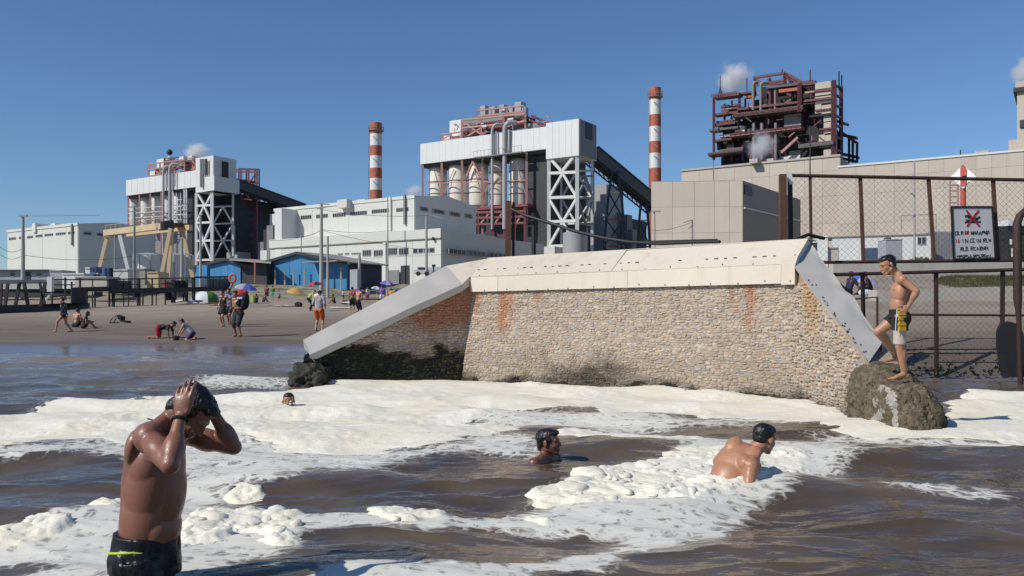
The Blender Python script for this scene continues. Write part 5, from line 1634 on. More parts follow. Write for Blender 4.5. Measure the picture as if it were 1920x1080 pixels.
cladding(plI, [1221.5, 1261, 1302, 1340, 1368, 1392.5], GZ, [(zf(.02), zf(.27)), (zf(.27), zf(.52)), (zf(.52), zf(.76)), (zf(.76), zf(.995))], m_beige, tI, th=.035, gap=.03)
mb = MB(); slab(mb, sI, 1394, 1500, sI.z(1440, 402), sI.z(1440, 399.5), .02, .25); mb.build('pipe_run', m_steelw, tI)
mb = MB(); slab(mb, sI, 1395, 1409, sI.z(1400, 365), sI.z(1400, 348), .02, .12); mb.build('vent', m_navy, tI)
plT = Plane(1570, 150, E1)
tT = thing('beige_hall', 'tall beige panelled hall below the red boiler steelwork', 'building', V((plT.at(1440).x, plT.at(1440).y, GZ)))
zT = plT.z(1565, 294)
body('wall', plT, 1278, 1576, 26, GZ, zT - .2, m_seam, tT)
cols = [1278 + (1575 - 1278) * k / 9 for k in range(10)]
rws = [GZ + (zT - GZ) * f for f in (0, .3, .52, .72, .90, 1.0)]
cladding(plT, cols, GZ, [((lambda z: (lambda px: z))(r0), (lambda z: (lambda px: z))(r1)) for r0, r1 in zip(rws[:-1], rws[1:])], m_beige, tT, th=.035, gap=.035)
mb = MB(); slab(mb, plT, 1277, 1576, zT, zT + .35, -2, .25); mb.build('coping', m_conc, tT)
for a, b in ((1405, 1420), (1438, 1450), (1500, 1512)): body('roof_box', Plane(b, 156, E1), a, b, 2, zT, zT + .8, m_conc, tT)
mb = MB(); mb.bar(P(1518.5, 300, 130), P(1518.5, 400, 130), .16); mb.bar(P(1338, 300, 128), P(1338, 460, 128), .13); mb.build('downpipe', m_grey, tT)
plR = Plane(1960, 126, E1)
tR = thing('beige_hall', 'long beige panelled hall behind the chain link fence at the right', 'building', V((plR.at(1760).x, plR.at(1760).y, GZ)))
zR = plR.z(1915, 284)
body('wall', plR, 1572, 2120, 26, GZ, zR - .2, m_seam, tR)
cols = [1572, 1605, 1640, 1677, 1713, 1741, 1770, 1802, 1830, 1859, 1888, 1919, 1955, 2000, 2050, 2118]
rws = [GZ + (zR - GZ) * f for f in (0, .28, .55, .78, .9, 1.0)]
cladding(plR, cols, GZ, [((lambda z: (lambda px: z))(r0), (lambda z: (lambda px: z))(r1)) for r0, r1 in zip(rws[:-1], rws[1:])], m_beige, tR, th=.035, gap=.03)
mb = MB(); slab(mb, plR, 1571, 2120, zR, zR + .3, -2, .2); mb.build('coping', m_white, tR)
body('roof_box', Plane(1854, 140, E1), 1828, 1854, 3, zR, P(0, 281, 140).z, m_conc, tR)
body('roof_house', Plane(2100, 130, E1), 1891, 2100, 12, zR, Plane(2100, 130, E1).z(1900, 262), m_beige, tR)
mb = MB(); mb.bar(P(1801, 300, 140), P(1801, 281, 140), .12); mb.build('mast', m_black, tR)
tw = thing('beige_tower', 'beige clad tower with a dark collar cut by the right picture edge', 'tower', P(1950, 300, 190))
plW = Plane(1990, 190, E1)
body('shaft', plW, 1907, 1990, 12, zR, plW.z(1910, 172), m_beige, tw)
body('collar', plW.shift(.8), 1900, 1995, 14, plW.z(1910, 173), plW.z(1910, 165), m_dark, tw)
body('cap', plW.shift(.5), 1904, 1992, 13, plW.z(1910, 165), plW.z(1910, 154), m_beige, tw)
body('undercut', plW.shift(.4), 1912, 1990, 10, plW.z(1910, 240), plW.z(1910, 226), m_dark, tw)

# ---- red boiler steelwork
DJ = 190
m_bgrey = MAT('boiler_platform_grey', (0.10, 0.09, 0.088), 0.6, 0.3, 0.6)
plJ = Plane(1563, DJ, E1); sJ = Plane(1563, DJ, E2)
bo = thing('boiler_structure', 'towering dark red open boiler steelwork full of ducts and platforms', 'boiler', V((plJ.at(1460).x, plJ.at(1460).y, zT - 2)))
def core(a, b, dep_, y0, y1, m, o=-5, name='casing'):
    q = plJ.shift(o)
    mb = MB(); mb.hexa(solid(q, a, b, dep_, q.z(b, y0), q.z(b, y1))); return mb.build(name, m, bo)
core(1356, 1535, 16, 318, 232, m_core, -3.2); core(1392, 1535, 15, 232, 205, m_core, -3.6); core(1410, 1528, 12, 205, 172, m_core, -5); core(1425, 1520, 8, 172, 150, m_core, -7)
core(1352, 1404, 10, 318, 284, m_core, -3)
def lev(y, xa, xb, o, w, m=m_bred, sl=-.12, name='platform', th=.5, dp=2.0):
    mb = MB()
    a, b = plJ.pt(xa, y, o), plJ.pt(xb, y + sl * (xb - xa), o)
    s = -plJ.n * dp
    z = V((0, 0, th))
    mb.hexa([a, b, b + s, a + s, a + z, b + z, b + s + z, a + s + z]); return mb.build(name, m, bo)
for px, y0, y1, o, w in ((1338.5, 183, 300, 0, .55), (1351, 190, 300, -3, .4), (1384, 174, 222, -1, .5), (1362, 182, 230, -4, .35), (1390, 270, 300, -1, .5), (1449, 258, 300, -.5, .55), (1408, 138, 175, -3, .55), (1465, 131, 160, -3, .7), (1501, 158, 212, 1, .75), (1455, 170, 205, 0, .6),
                         (1514, 150, 165, -3, .5), (1563.5, 152, 300, .5, .9), (1447, 166, 200, -1, .8), (1390, 180, 205, -3, .4), (1372, 196, 226, -3, .35), (1433, 210, 262, -2, .5), (1477, 210, 260, -2, .45), (1420, 262, 300, -2, .4), (1378, 214, 262, -2.4, .4), (1366, 240, 300, -2.4, .4), (1490, 160, 210, -2, .4), (1524, 160, 300, -2.2, .5)):
    member('column', plJ.pt(px, y0, o), plJ.pt(px, y1, o), w, m_bred, bo)
for y, xa, xb, o, th, m, dp in ((184, 1337, 1385, 0, .7, m_bred, 3), (217, 1338, 1384, 0, .5, m_bred, 2.5), (236, 1339, 1378, -.2, .6, m_bred, 2.5), (247, 1330, 1384, .3, .5, m_bgrey, 3), (266, 1338, 1372, 0, .5, m_bred, 3), (294, 1330, 1395, 1, .8, m_bgrey, 3), (286, 1350, 1395, .6, .6, m_bgrey, 3),
                         (222, 1376, 1508, 1.2, .6, m_bgrey, 3.5), (208, 1384, 1508, .6, .5, m_bred, 2.5), (217, 1378, 1508, 1.3, .25, m_bred, .3), (219.5, 1378, 1508, 1.3, .15, m_pink, .2),
                         (258, 1370, 1505, 1.2, .55, m_pink, 3), (252, 1395, 1503, .6, .35, m_bred, .5), (168, 1440, 1503, 1.0, .5, m_bgrey, 2.4), (175, 1462, 1500, .8, .7, m_chred, 1), (162, 1500, 1530, .5, .8, m_bred, 1.5), (176, 1510, 1530, .5, .4, m_pink, 1),
                         (280, 1500, 1565, 1.4, .9, m_bgrey, 3.4), (246, 1538, 1565, 1.0, .4, m_bred, 1.5), (222, 1520, 1566, 1.0, .5, m_core, 2), (193, 1510, 1566, 1.0, .5, m_bred, 1.5), (174, 1528, 1566, .8, .45, m_bred, 1.2), (210, 1530, 1566, .8, .35, m_bred, 1.2),
                         (204, 1362, 1390, -1, .4, m_bred, 2), (229, 1340, 1372, -1, .4, m_bred, 2), (256, 1345, 1380, -1, .5, m_steelw, 2), (242, 1350, 1384, -2, .5, m_white, 2), (174, 1384, 1410, -1.5, .45, m_bred, 2), (180, 1392, 1408, -2, .5, m_chred, 1.5), (188, 1460, 1500, -1.5, .6, m_bred, 2), (198, 1470, 1505, -1.8, .5, m_bred, 2), (235, 1465, 1500, -2, .5, m_bgrey, 2), (243, 1460, 1500, -2, .4, m_bred, 2), (270, 1455, 1500, -3, .4, m_bred, 2), (290, 1395, 1450, -2, .4, m_bred, 2)):
    lev(y, xa, xb, o, 0, m, -.12, 'platform', th, dp)
# roof frame
R0, R1, R2, R3 = plJ.pt(1408, 140, -3), plJ.pt(1465, 131, -3), plJ.pt(1500, 150, -3), plJ.pt(1425, 150, -3)
R4 = plJ.pt(1465, 131, -3) - plJ.n * 6; R5 = plJ.pt(1415, 150, -8)
for p, q, w in ((R0, R1, .55), (R1, R2, .6), (R0, plJ.pt(1424, 152, -3), .4), (plJ.pt(1424, 152, -3), plJ.pt(1466, 144, -3), .5), (R1, plJ.pt(1480, 152, -1), .4), (plJ.pt(1408, 155, -3), plJ.pt(1466, 150, -3), .4),
                (plJ.pt(1480, 152, -3), plJ.pt(1518, 147, -3), .6), (plJ.pt(1428, 140, -5), plJ.pt(1445, 150, -3), .35), (plJ.pt(1436, 140, -3), plJ.pt(1440, 152, -3), .35), (plJ.pt(1460, 164, -1), plJ.pt(1487, 182, 1), .5)):
    member('roof_truss', p, q, w, m_bred, bo)
mb = MB(); mb.hexa([R1 + V((0, 0, -.9)), R2 + V((0, 0, -.9)), R2 - plJ.n * 5 + V((0, 0, -.9)), R1 - plJ.n * 5 + V((0, 0, -.9)), R1 + V((0, 0, -.4)), R2 + V((0, 0, -.4)), R2 - plJ.n * 5 + V((0, 0, -.4)), R1 - plJ.n * 5 + V((0, 0, -.4))]); mb.build('roof_deck', m_bred, bo)
# ducts
def duct2(px, yt, yb, r, o, hook=0, m=m_bduct):
    a = plJ.pt(px, yb, o); z = plJ.z(px, yt)
    pts = [a, V((a.x, a.y, z - r))]
    if hook: pts += [V((a.x, a.y, z)) + E1 * hook * r * .5 + V((0, 0, r * .6)), V((a.x, a.y, z)) + E1 * hook * r * 1.8 + V((0, 0, r * .9)), V((a.x, a.y, z)) + E1 * hook * r * 4 + V((0, 0, r)) - plJ.n * r * 2]
    duct(pts, r, m, bo)
duct2(1413, 158, 207, .36, .3, .6); duct2(1427.5, 159, 208, .38, .4, 1.0); duct2(1454, 165, 206, .30, .2, .6); duct2(1444, 176, 205, .34, 0, -.6, m_bred)
for px, r in ((1414, .42), (1429, .42), (1455, .36)): duct2(px, 228, 300, r, .2)
duct2(1404, 238, 258, .5, -.5, 0, m_bgrey)
member('slanted_duct', plJ.pt(1466, 287, .4), plJ.pt(1497, 258, .4), .55, m_pink, bo)
member('slanted_duct', plJ.pt(1463, 200, -.5), plJ.pt(1487, 182, -.5), .6, m_bgrey, bo)
for (a, b, y0, y1, m) in ((1399, 1411, 206, 199, m_white), (1412, 1421, 207, 200, m_white), (1430, 1436, 202, 196, m_white), (1474, 1500, 204, 189, m_steelw), (1470, 1502, 234, 212, m_bduct), (1460, 1475, 200, 192, m_core), (1378, 1396, 246, 236, m_steelw), (1366, 1386, 232, 224, m_bgrey), (1355, 1372, 250, 228, m_core), (1402, 1410, 258, 240, m_bduct),
                      (1438, 1452, 252, 245, m_chred), (1388, 1404, 256, 249, m_bred), (1465, 1500, 296, 290, m_steelw), (1405, 1418, 304, 299, m_conc), (1436, 1447, 302, 297, m_conc), (1508, 1524, 200, 183, m_core), (1352, 1366, 212, 196, m_bred), (1374, 1384, 208, 194, m_bgrey), (1344, 1352, 280, 262, m_core), (1362, 1376, 282, 270, m_bgrey), (1356, 1362, 268, 258, m_steelw)):
    core(a, b, 2.5, y0, y1, m, -1.6, 'plant_box')
# stair tower panels on the right
for r_, (y0, y1) in enumerate(((163, 151), (175, 165), (190, 178), (211, 195), (226, 213), (240, 228), (248, 242), (274, 252), (292, 278))):
    xs = [1528, 1540, 1562] if r_ in (3,) else ([1544, 1562] if r_ in (4, 5, 6, 8) else ([1535, 1547, 1562] if r_ == 7 else [1528, 1562]))
    for a, b in zip(xs[:-1], xs[1:]): core(a + .25, b - .25, 4, y0 + .4, y1, m_beige if r_ != 4 else m_conc, .45, 'panel')
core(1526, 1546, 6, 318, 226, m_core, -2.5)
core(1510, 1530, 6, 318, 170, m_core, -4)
# shaded flank frame
for px in (1563.5, 1577): member('column', sJ.pt(px, 163 if px > 1570 else 152, 0), sJ.pt(px, 300, 0), .7, m_bred, bo)
for y in (160, 178, 197, 216, 234, 256, 280):
    member('beam', sJ.pt(1563.5, y, 0), sJ.pt(1578, y + 5, 0), .5, m_bred, bo)
mb = MB(); mb.hexa([sJ.pt(1566, 305, -.5), sJ.pt(1580, 305, -.5), sJ.pt(1580, 305, -6), sJ.pt(1566, 305, -6), sJ.pt(1566, 232, -.5), sJ.pt(1580, 250, -.5), sJ.pt(1580, 250, -6), sJ.pt(1566, 232, -6)]); mb.build('casing', m_core, bo)
for y0, xa, xb in ((232, 1566, 1590), (256, 1566, 1607), (292, 1566, 1610), (300, 1566, 1605)):
    mb = MB(); q = Plane(1600, DJ + 10, E1)
    a, b = q.pt(xa, y0 - 6, 0), q.pt(xb, y0 + (xb - xa) * .08, 0)
    mb.bar(a, b, 2.0, .5); mb.build('platform', m_core, bo)
for px, y0, y1 in ((1578, 230, 305), (1592, 258, 305), (1607, 268, 305), (1599, 262, 305)): member('column', Plane(1600, DJ + 10, E1).pt(px, y0), Plane(1600, DJ + 10, E1).pt(px, y1), .45, m_navy, bo)
member('stair', Plane(1600, DJ + 9, E1).pt(1578, 248), Plane(1600, DJ + 9, E1).pt(1609, 270), .6, m_bred, bo)
# masts
mb = MB(); mb.bar(plJ.pt(1350.5, 185), plJ.pt(1350.5, 142), .18); mb.bar(plJ.pt(1346, 184), plJ.pt(1350.5, 164), .22); mb.bar(plJ.pt(1355, 184), plJ.pt(1350.5, 164), .22); mb.bar(plJ.pt(1347, 172), plJ.pt(1354, 172), .3); mb.build('mast', m_bred, bo)
for px, y0, y1 in ((1515, 165, 127), (1569.5, 165, 130), (1574.5, 165, 137), (1395.5, 180, 143), (1462, 131, 126)): member('mast', plJ.pt(px, y0, -2), plJ.pt(px, y1, -2), .22, m_bred if px < 1560 else m_core, bo)
# guard rails along the platforms
for y, xa, xb in ((217.5, 1378, 1508), (253.5, 1372, 1505), (290, 1332, 1395), (180, 1338, 1385), (276, 1502, 1563)):
    mb = MB()
    for k in range(15):
        px = xa + (xb - xa) * k / 14; yy = y - .12 * (px - xa)
        mb.bar(plJ.pt(px, yy + 4, 1.3), plJ.pt(px, yy - .5, 1.3), .1)
    mb.bar(plJ.pt(xa, y - .5, 1.3), plJ.pt(xb, y - .5 - .12 * (xb - xa), 1.3), .12); mb.bar(plJ.pt(xa, y + 1.5, 1.3), plJ.pt(xb, y + 1.5 - .12 * (xb - xa), 1.3), .1)
    mb.build('guard_rail', m_bred, bo)

# small pipework and braces that fill the bays
br_ = random.Random(17)
for k in range(95):
    px, py = br_.uniform(1342, 1545), br_.uniform(172, 298)
    if px < 1384 and py < 190: continue
    if px > 1500 and py < 165: continue
    o_ = br_.uniform(-3, 1.0); m = br_.choice([m_bred, m_bred, m_bred, m_core, m_bgrey, m_bduct, m_pink])
    q_ = br_.random()
    if q_ < .4: member('pipe', plJ.pt(px, py, o_), plJ.pt(px, py + br_.uniform(6, 22), o_), br_.uniform(.12, .26), m, bo)
    elif q_ < .75:
        L_ = br_.uniform(6, 26); member('pipe', plJ.pt(px, py, o_), plJ.pt(px + L_, py - .12 * L_, o_), br_.uniform(.12, .28), m, bo)
    else:
        L_ = br_.uniform(6, 16); member('brace', plJ.pt(px, py, o_), plJ.pt(px + L_, py + br_.choice([-1, 1]) * L_ * .8, o_), .2, m, bo)
for (tt_, plq, x0, x1, y0, y1, sl, n_) in ((t2, pl2s, 832, 1020, 262, 228, -.13, 42), (t1, pl1s, 280, 364, 330, 300, -.12, 26)):
    for k in range(n_):
        px = br_.uniform(x0, x1); py = br_.uniform(y1, y0) + sl * (px - x0) * .9; o_ = br_.uniform(-3, -.8); m = br_.choice([m_pink, m_pink, m_bred, m_grey, m_white, m_dark])
        L_ = br_.uniform(4, 14)
        if br_.random() < .5: member('pipe', plq.pt(px, py, o_), plq.pt(px + L_, py + sl * L_, o_), br_.uniform(.1, .3), m, tt_)
        else: member('pipe', plq.pt(px, py, o_), plq.pt(px + L_ * br_.choice([0, 0, .6]), py + L_ * .6, o_), br_.uniform(.1, .22), m, tt_)

# ---- steam
m_steam, nt, b = nodes_of('steam')
nt.nodes.remove(b)
tc = N(nt, 'ShaderNodeTexCoord')
mp = N(nt, 'ShaderNodeMapping', {'Vector': tc.outputs['Object']})
ns = N(nt, 'ShaderNodeTexNoise', {'Vector': mp.outputs[0], 'Scale': 0.32, 'Detail': 4, 'Roughness': 0.6})
ln = N(nt, 'ShaderNodeAttribute', attribute_name='core')
gr = N(nt, 'ShaderNodeTexGradient', {'Vector': N(nt, 'ShaderNodeVectorMath', {0: tc.outputs['Generated'], 1: (.5, .5, .5)}, operation='SUBTRACT').outputs[0]}, gradient_type='SPHERICAL')
sph = N(nt, 'ShaderNodeVectorMath', {0: N(nt, 'ShaderNodeVectorMath', {0: tc.outputs['Generated'], 1: (.5, .5, .5)}, operation='SUBTRACT').outputs[0]}, operation='LENGTH')
fall = math_n(nt, 'SUBTRACT', 1.0, ramp(nt, sph.outputs['Value'], 0.12, 0.48))
den = math_n(nt, 'MULTIPLY', ramp(nt, math_n(nt, 'ADD', ns.outputs['Fac'], math_n(nt, 'MULTIPLY', fall, 0.22)), 0.50, 0.84), math_n(nt, 'MULTIPLY', fall, 0.9))
pv = N(nt, 'ShaderNodeVolumePrincipled', {'Color': (0.97, 0.97, 0.98, 1), 'Density': den, 'Anisotropy': 0.2})
nt.links.new(pv.outputs[0], nt.nodes['Material Output'].inputs['Volume'])
def plume(pts, label):
    for (px, py, d, rx, rz, ry) in pts:
        bm = bmesh.new(); bmesh.ops.create_icosphere(bm, subdivisions=3, radius=1)
        k = d / F
        for v in bm.verts: v.co = V((v.co.x * rx * k, v.co.y * ry * k, v.co.z * rz * k))
        me = bpy.data.meshes.new('steam_plume'); bm.to_mesh(me); bm.free(); me.materials.append(m_steam)
        o = link('steam_plume', me); place(o, P(px, py, d), None)
        props(o, label, 'steam', None, 'stuff')
plume([(1376, 146, 230, 44, 44, 40)], 'white steam puff drifting over the left of the red boiler steelwork')
plume([(1428, 272, 184, 40, 42, 26)], 'grey steam blowing out in front of the boiler ducts')
plume([(368, 284, 236, 36, 26, 30)], 'thin steam above the smaller silo house')
plume([(1925, 132, 220, 38, 44, 36)], 'faint steam above the tower at the right edge')
plume([(778, 357, 200, 28, 18, 22)], 'faint steam left of the large silo house')

# ---- right hand yard behind the fence
yd = thing('site_cabin', 'long white site cabin with a window behind the upper fence', 'cabin', P(1670, 505, 66))
q = Plane(1745, 66, V((.93, -.37, 0)))
body('wall', q, 1560, 1745, 3, 3.8, q.z(1745, 440), m_white, yd)
window(q, 1720, 1736, q.z(1725, 459), q.z(1725, 444), .03, yd, 2, .08)
body('roof_edge', q.shift(.1), 1500, 1748, 3.4, q.z(1745, 440), q.z(1745, 438), m_grey, yd)
cb = thing('white_container', 'plain white container in front of the cabin with a blue hatch', 'container', P(1620, 505, 55))
q = Plane(1650, 55, V((.93, -.37, 0)))
body('shell', q, 1574, 1650, 2.4, 3.4, q.z(1600, 451), m_white, cb)
mb = MB(); slab(mb, q, 1622, 1647, q.z(1630, 487), q.z(1630, 465), .0, .05); mb.build('blue_hatch', MAT('slate_blue', (.05, .085, .16), .5), cb)
cb = thing('grey_cabinet', 'light grey box cabinet with a shaded side right of the white container', 'cabinet', P(1680, 505, 52))
q = Plane(1692, 52, V((.99, -.12, 0)))
body('shell', q, 1661, 1692, 1.6, 3.4, q.z(1680, 449), m_pipe, cb)
mb = MB(); slab(mb, q, 1660, 1693, q.z(1680, 449), q.z(1680, 448), -1.7, .06); mb.build('lid', m_white, cb)
mb = MB(); slab(mb, q, 1663, 1672, q.z(1665, 448), q.z(1665, 445), -.6, -.1); mb.build('vent', m_black, cb)
cb = thing('corrugated_shed', 'grey corrugated sheet shed between the cabin and the warning board', 'shed', P(1770, 490, 70))
q = Plane(1786, 70, V((1, 0, 0)))
body('wall', q, 1750, 1786, 3, 3.8, q.z(1760, 434), m_grey, cb)
for k in range(12):
    mb = MB(); slab(mb, q, 1750.5 + 3 * k, 1752 + 3 * k, 4.2, q.z(1760, 434), 0, .08); mb.build('corrugation', m_pipe, cb)
cb = thing('dark_shelter', 'black open shelter with a white roof edge right of the warning board', 'shelter', P(1890, 490, 58))
q = Plane(1960, 58, V((1, 0, 0)))
body('back', q, 1868, 1960, 3, 3.6, q.z(1880, 424), m_dark, cb)
mb = MB(); slab(mb, q, 1884, 1990, q.z(1890, 424), q.z(1890, 413), -3, .4); mb.build('roof', m_white, cb)
mb = MB(); slab(mb, q, 1893, 1905, q.z(1890, 482), q.z(1890, 466), .2, .5); mb.build('white_notice', m_white, cb)
mb = MB(); slab(mb, q, 1890, 1893, q.z(1890, 459), q.z(1890, 449), .2, .3); mb.build('handle_plate', m_white, cb)
for (a, b, y0, y1, m, lab) in ((1497, 1552, 478, 446, m_white, 'low white block seen through the fence right of the steel post'), (1552, 1572, 490, 466, m_conc, 'pale rubble block beside the white container')):
    q = Plane(b, 62, V((.93, -.37, 0)))
    mb = MB(); mb.hexa(solid(q, a, b, 2, 3.0, q.z(a, y1))); slab(mb, q, a, b, q.z(a, y1), q.z(a, y1) + .1, -2, .1); mb.build('yard_block', m, label=lab, cat='block')
# low kerb walls across the yard
for (xa, ya, xb, yb, d, h, m, lab) in ((1560, 503, 2050, 500, 47, .35, m_conc, 'pale low kerb wall along the yard edge behind the fence'), (1640, 560, 2050, 549, 27.5, .28, m_conc, 'pale concrete ledge crossing the sand behind the fence')):
    a, b = P(xa, ya, d), P(xb, yb, d)
    mb = MB(); mb.hexa([a + V((0, -.2, -1)), b + V((0, -.2, -1)), b + V((0, .5, -1)), a + V((0, .5, -1)), a + V((0, -.2, h)), b + V((0, -.2, h)), b + V((0, .5, h)), a + V((0, .5, h))]); mb.build('kerb_wall', m, label=lab, cat='wall')
# grass patch
gr_ = MB(); r3 = random.Random(5)
for k in range(15000):
    px, d = r3.uniform(1752, 2000), r3.uniform(36, 50)
    x = (px - CX) / F * d
    e = ((px - 1870) / 118) ** 2 + ((d - 42) / 7) ** 2
    if e > 1 + r3.uniform(-.3, .1) or noise.noise(V((x * .8, d * .5, 3))) < -.35: continue
    z = gz(x, d)
    h = r3.uniform(.05, .16); w = .03
    dx, dy = r3.uniform(-.12, .12), r3.uniform(-.12, .12)
    k_ = r3.uniform(.6, 1.3)
    gr_.add([(x - w, d, z - .03), (x + w, d + .01, z - .03), (x + dx, d + dy, z + h)], [(0, 1, 2)], (k_, k_, k_ * .8))
gr_.build('grass', MAT('coarse_grass', (.15, .15, .065), .7, .3, 1.5, tint='attr'), kind='stuff', label='patch of coarse green grass on the sand behind the fence')
shr = MB()
for k in range(500):
    c = P(1727 + r3.gauss(0, 9), 490 + r3.gauss(0, 3), 60 + r3.uniform(-1, 1)); a = V((r3.gauss(0, 1), r3.gauss(0, 1), r3.gauss(0, 1))).normalized() * .12; b_ = V((r3.gauss(0, 1), r3.gauss(0, 1), r3.gauss(0, 1))).normalized() * .06
    shr.add([c - a, c + b_, c + a, c - b_], [(0, 1, 2, 3)])
shr.build('low_shrub', MAT('shrub_leaf', (.06, .11, .025), .6, .3), label='small green shrub below the cabin window', cat='shrub')

# ---- poles and wires
def pole(px, yt, yb, d, r, label, arms=(), m=None, group='utility poles about the plant'):
    c = P(px, yb, d)
    t = thing('utility_pole', label, 'pole', c, group)
    zb = min(c.z, gz(c.x, c.y)) - .2
    mb = MB(); mb.tube((c.x, c.y, zb), (c.x, c.y, P(px, yt, d).z), r * 1.25, r * .8, n=8); mb.build('shaft', m or m_polec, t, smooth=True)
    for (x0, y0, x1, y1, w) in arms:
        mb = MB(); mb.bar(P(x0, y0, d - .1), P(x1, y1, d - .1), w); mb.build('arm', m or m_polec, t)
    return t
pole(43, 403, 521, 95, .20, 'tall lamp pole at the left with a very long thin arm', [(37, 404.5, 51, 404.5, .22), (45, 405, 186, 403.5, .10)], None)
pole(252, 386, 521, 98, .14, 'thin dark pole between the gantry legs', [(240, 388, 258, 389, .12), (244, 397, 258, 397, .1)], m_grey)
pole(215, 438, 508, 120, .10, 'slender grey mast under the gantry girder', (), m_polec)
pole(376, 404, 514, 104, .16, 'leaning grey pole in front of the lattice tower', [(370, 404, 380, 402, .12)])
pole(341, 446, 514, 104, .2, 'short grey pole right of the gantry', [(333, 447, 345, 446, .14)])
pole(602.5, 381, 531, 99, .21, 'tall concrete pole with a crossarm in front of the larger blue shed', [(594, 391, 612, 388, .16), (597, 381, 618, 384, .12)])
pole(614.5, 443, 531, 98, .15, 'shorter concrete pole next to the tall one at the blue shed', ())
pole(565, 441, 476, 112, .08, 'short thin mast behind the larger blue shed roof', ())
pole(799.5, 401, 507, 100, .16, 'grey lamp pole in front of the annex with a long thin arm', [(796, 402, 803, 401, .14), (800, 402, 830, 409, .06)])
pole(727, 369, 456, 125, .10, 'thin pale mast standing against the offwhite hall', ())
pole(674, 474, 512, 103, .19, 'thick leaning pale post right of the larger blue shed', (), None)
pole(1227, 395, 452, 98, .12, 'lamp pole in front of the left end of the beige block', [(1220, 397, 1239, 396, .16)])
pole(1298, 412, 452, 100, .10, 'small pole with a bracket before the beige block', [(1282, 417, 1298, 413, .08), (1290, 430, 1298, 422, .08)], m_grey)
pole(1714.5, 302, 470, 60, .07, 'thin grey mast behind the fence with a side lamp', [(1707, 362, 1714, 366, .08), (1692, 404, 1755, 402, .06), (1690, 404, 1690, 436, .05), (1755, 402, 1755, 434, .05)], m_pipe)
pole(1519, 236, 300, 128, .09, 'thin dark rod rising behind the upper fence corner', (), m_dark)
def wires(pts, r, label, sag=.35):
    mb = MB()
    for p, q in pts:
        l = []
        for k in range(13):
            t = k / 12
            l.append(p.lerp(q, t) - V((0, 0, sag * 4 * t * (1 - t))))
        mb.path(l, r, 4)
    mb.build('power_line', m_black, label=label, cat='power line')
wires([(P(602, 393, 99), P(799, 404, 100)), (P(602, 430, 99), P(730, 432, 120)), (P(604, 432, 99), P(815, 470, 118))], .022, 'thin black wires from the tall concrete pole across the annex')
wires([(P(565, 442, 112), P(602, 430, 99)), (P(507, 451, 118), P(602, 433, 99))], .022, 'thin wires from the mast behind the blue shed to the tall pole')
wires([(P(0, 463, 95), P(43, 465, 95)), (P(0, 477, 95), P(43, 478, 95)), (P(43, 478, 95), P(252, 480, 98))], .022, 'thin wires past the lamp pole at the left edge', .5)
wires([(P(1222, 432, 98), P(1298, 416, 100))], .02, 'thin wire on the small bracket pole before the beige block', .3)
# ------------------------------------------------------------------ left shore barrier, yard clutter
def upright(mb, x0, y0, x1, y1, d, w): mb.bar(P(x0, y0, d), P(x1, y1, d), w)
br = thing('concrete_beam', 'long pale concrete beam on raking black legs at the left edge', 'beam', P(40, 585, 55))
mb = MB(); mb.bar(P(-60, 529, 52), P(85, 528, 56), .26, .26); mb.build('beam', m_conc, br)
for x0, x1, y1 in ((15, 9, 575), (37, 28, 574), (45, 53, 572), (85, 76, 571), (-20, -28, 578), (3, 2, 576), (74, 84, 566)):
    mb = MB(); mb.bar(P(x0, 529, 54.5), P(x1, y1 + 4, 54.5), .12 if x0 in (3, 74) else .19, .12); mb.build('leg', m_black, br)
mb = MB()
mb.prism([P(-80, 574, 50), P(60, 571, 54), P(134, 568, 58), P(162, 568, 61), P(162, 586, 61), P(134, 588, 58), P(60, 594, 54), P(-80, 604, 50)], V((0, .5, 0)))
mb.build('tarred_wall', m_black, label='low black tarred wall along the sand at the left edge', cat='wall')
mb = MB()
mb.prism([P(-80, 543, 60), P(160, 541, 66), P(160, 551, 66), P(100, 557, 64), P(40, 558, 62), P(-80, 552, 60)], V((0, .4, 0)))
mb.build('dark_berm', MAT('dark_netting', (.055, .055, .045), .9, .35, 2), label='dark netting bank behind the raking black legs', cat='netting')
mb = MB(); mb.hexa(solid(Plane(97, 57, V((1, 0, 0))), 88, 97, .3, P(0, 547, 57).z, P(0, 519, 57).z)); mb.build('end_panel', m_white, br)
mb = MB(); mb.bar(P(80, 568, 56), P(97, 550, 56), .12); mb.build('white_plank', m_steelw, label='short pale plank leaning below the white panel', cat='plank')

jt = thing('steel_jetty', 'black steel walkway frame with rails and panels across the upper beach', 'walkway', P(290, 575, 65))
def jd(px): return 60 + (px - 97) * .055
def J(px, py, o=0): return P(px, py, jd(px) + o)
def jbar(name, x0, y0, x1, y1, w, h=None, m=m_black, o=0):
    mb = MB(); mb.bar(J(x0, y0, o), J(x1, y1, o), w, h or w); return mb.build(name, m, jt)
for x, y0, y1, w in ((122.5, 520, 560, .11), (134.5, 528, 575, .10), (97.5, 528, 572, .10), (162, 540, 580, .16), (178, 545, 578, .10), (173.5, 548, 578, .07), (205, 524, 578, .12), (212, 543, 578, .16), (214.5, 548, 578, .07), (232, 548, 574, .07), (241, 548, 575, .07), (260, 524, 574, .22), (268, 545, 574, .09), (285.5, 523, 570, .10), (293, 545, 571, .07), (310, 524, 570, .09),
                   (325, 524, 566, .30), (330, 545, 560, .10), (344, 548, 563, .10), (350, 524, 565, .20), (363, 522, 563, .24), (385, 520, 545, .10), (430, 519, 545, .14), (412, 519, 543, .06), (400, 519, 543, .06), (421, 519, 543, .06), (246, 524, 543, .06), (232, 524, 543, .06), (298, 524, 543, .06), (340, 524, 543, .06), (173.5, 524, 545, .06), (150, 521, 542, .12)):
    jbar('post', x, y0, x, y1 + 2, w)
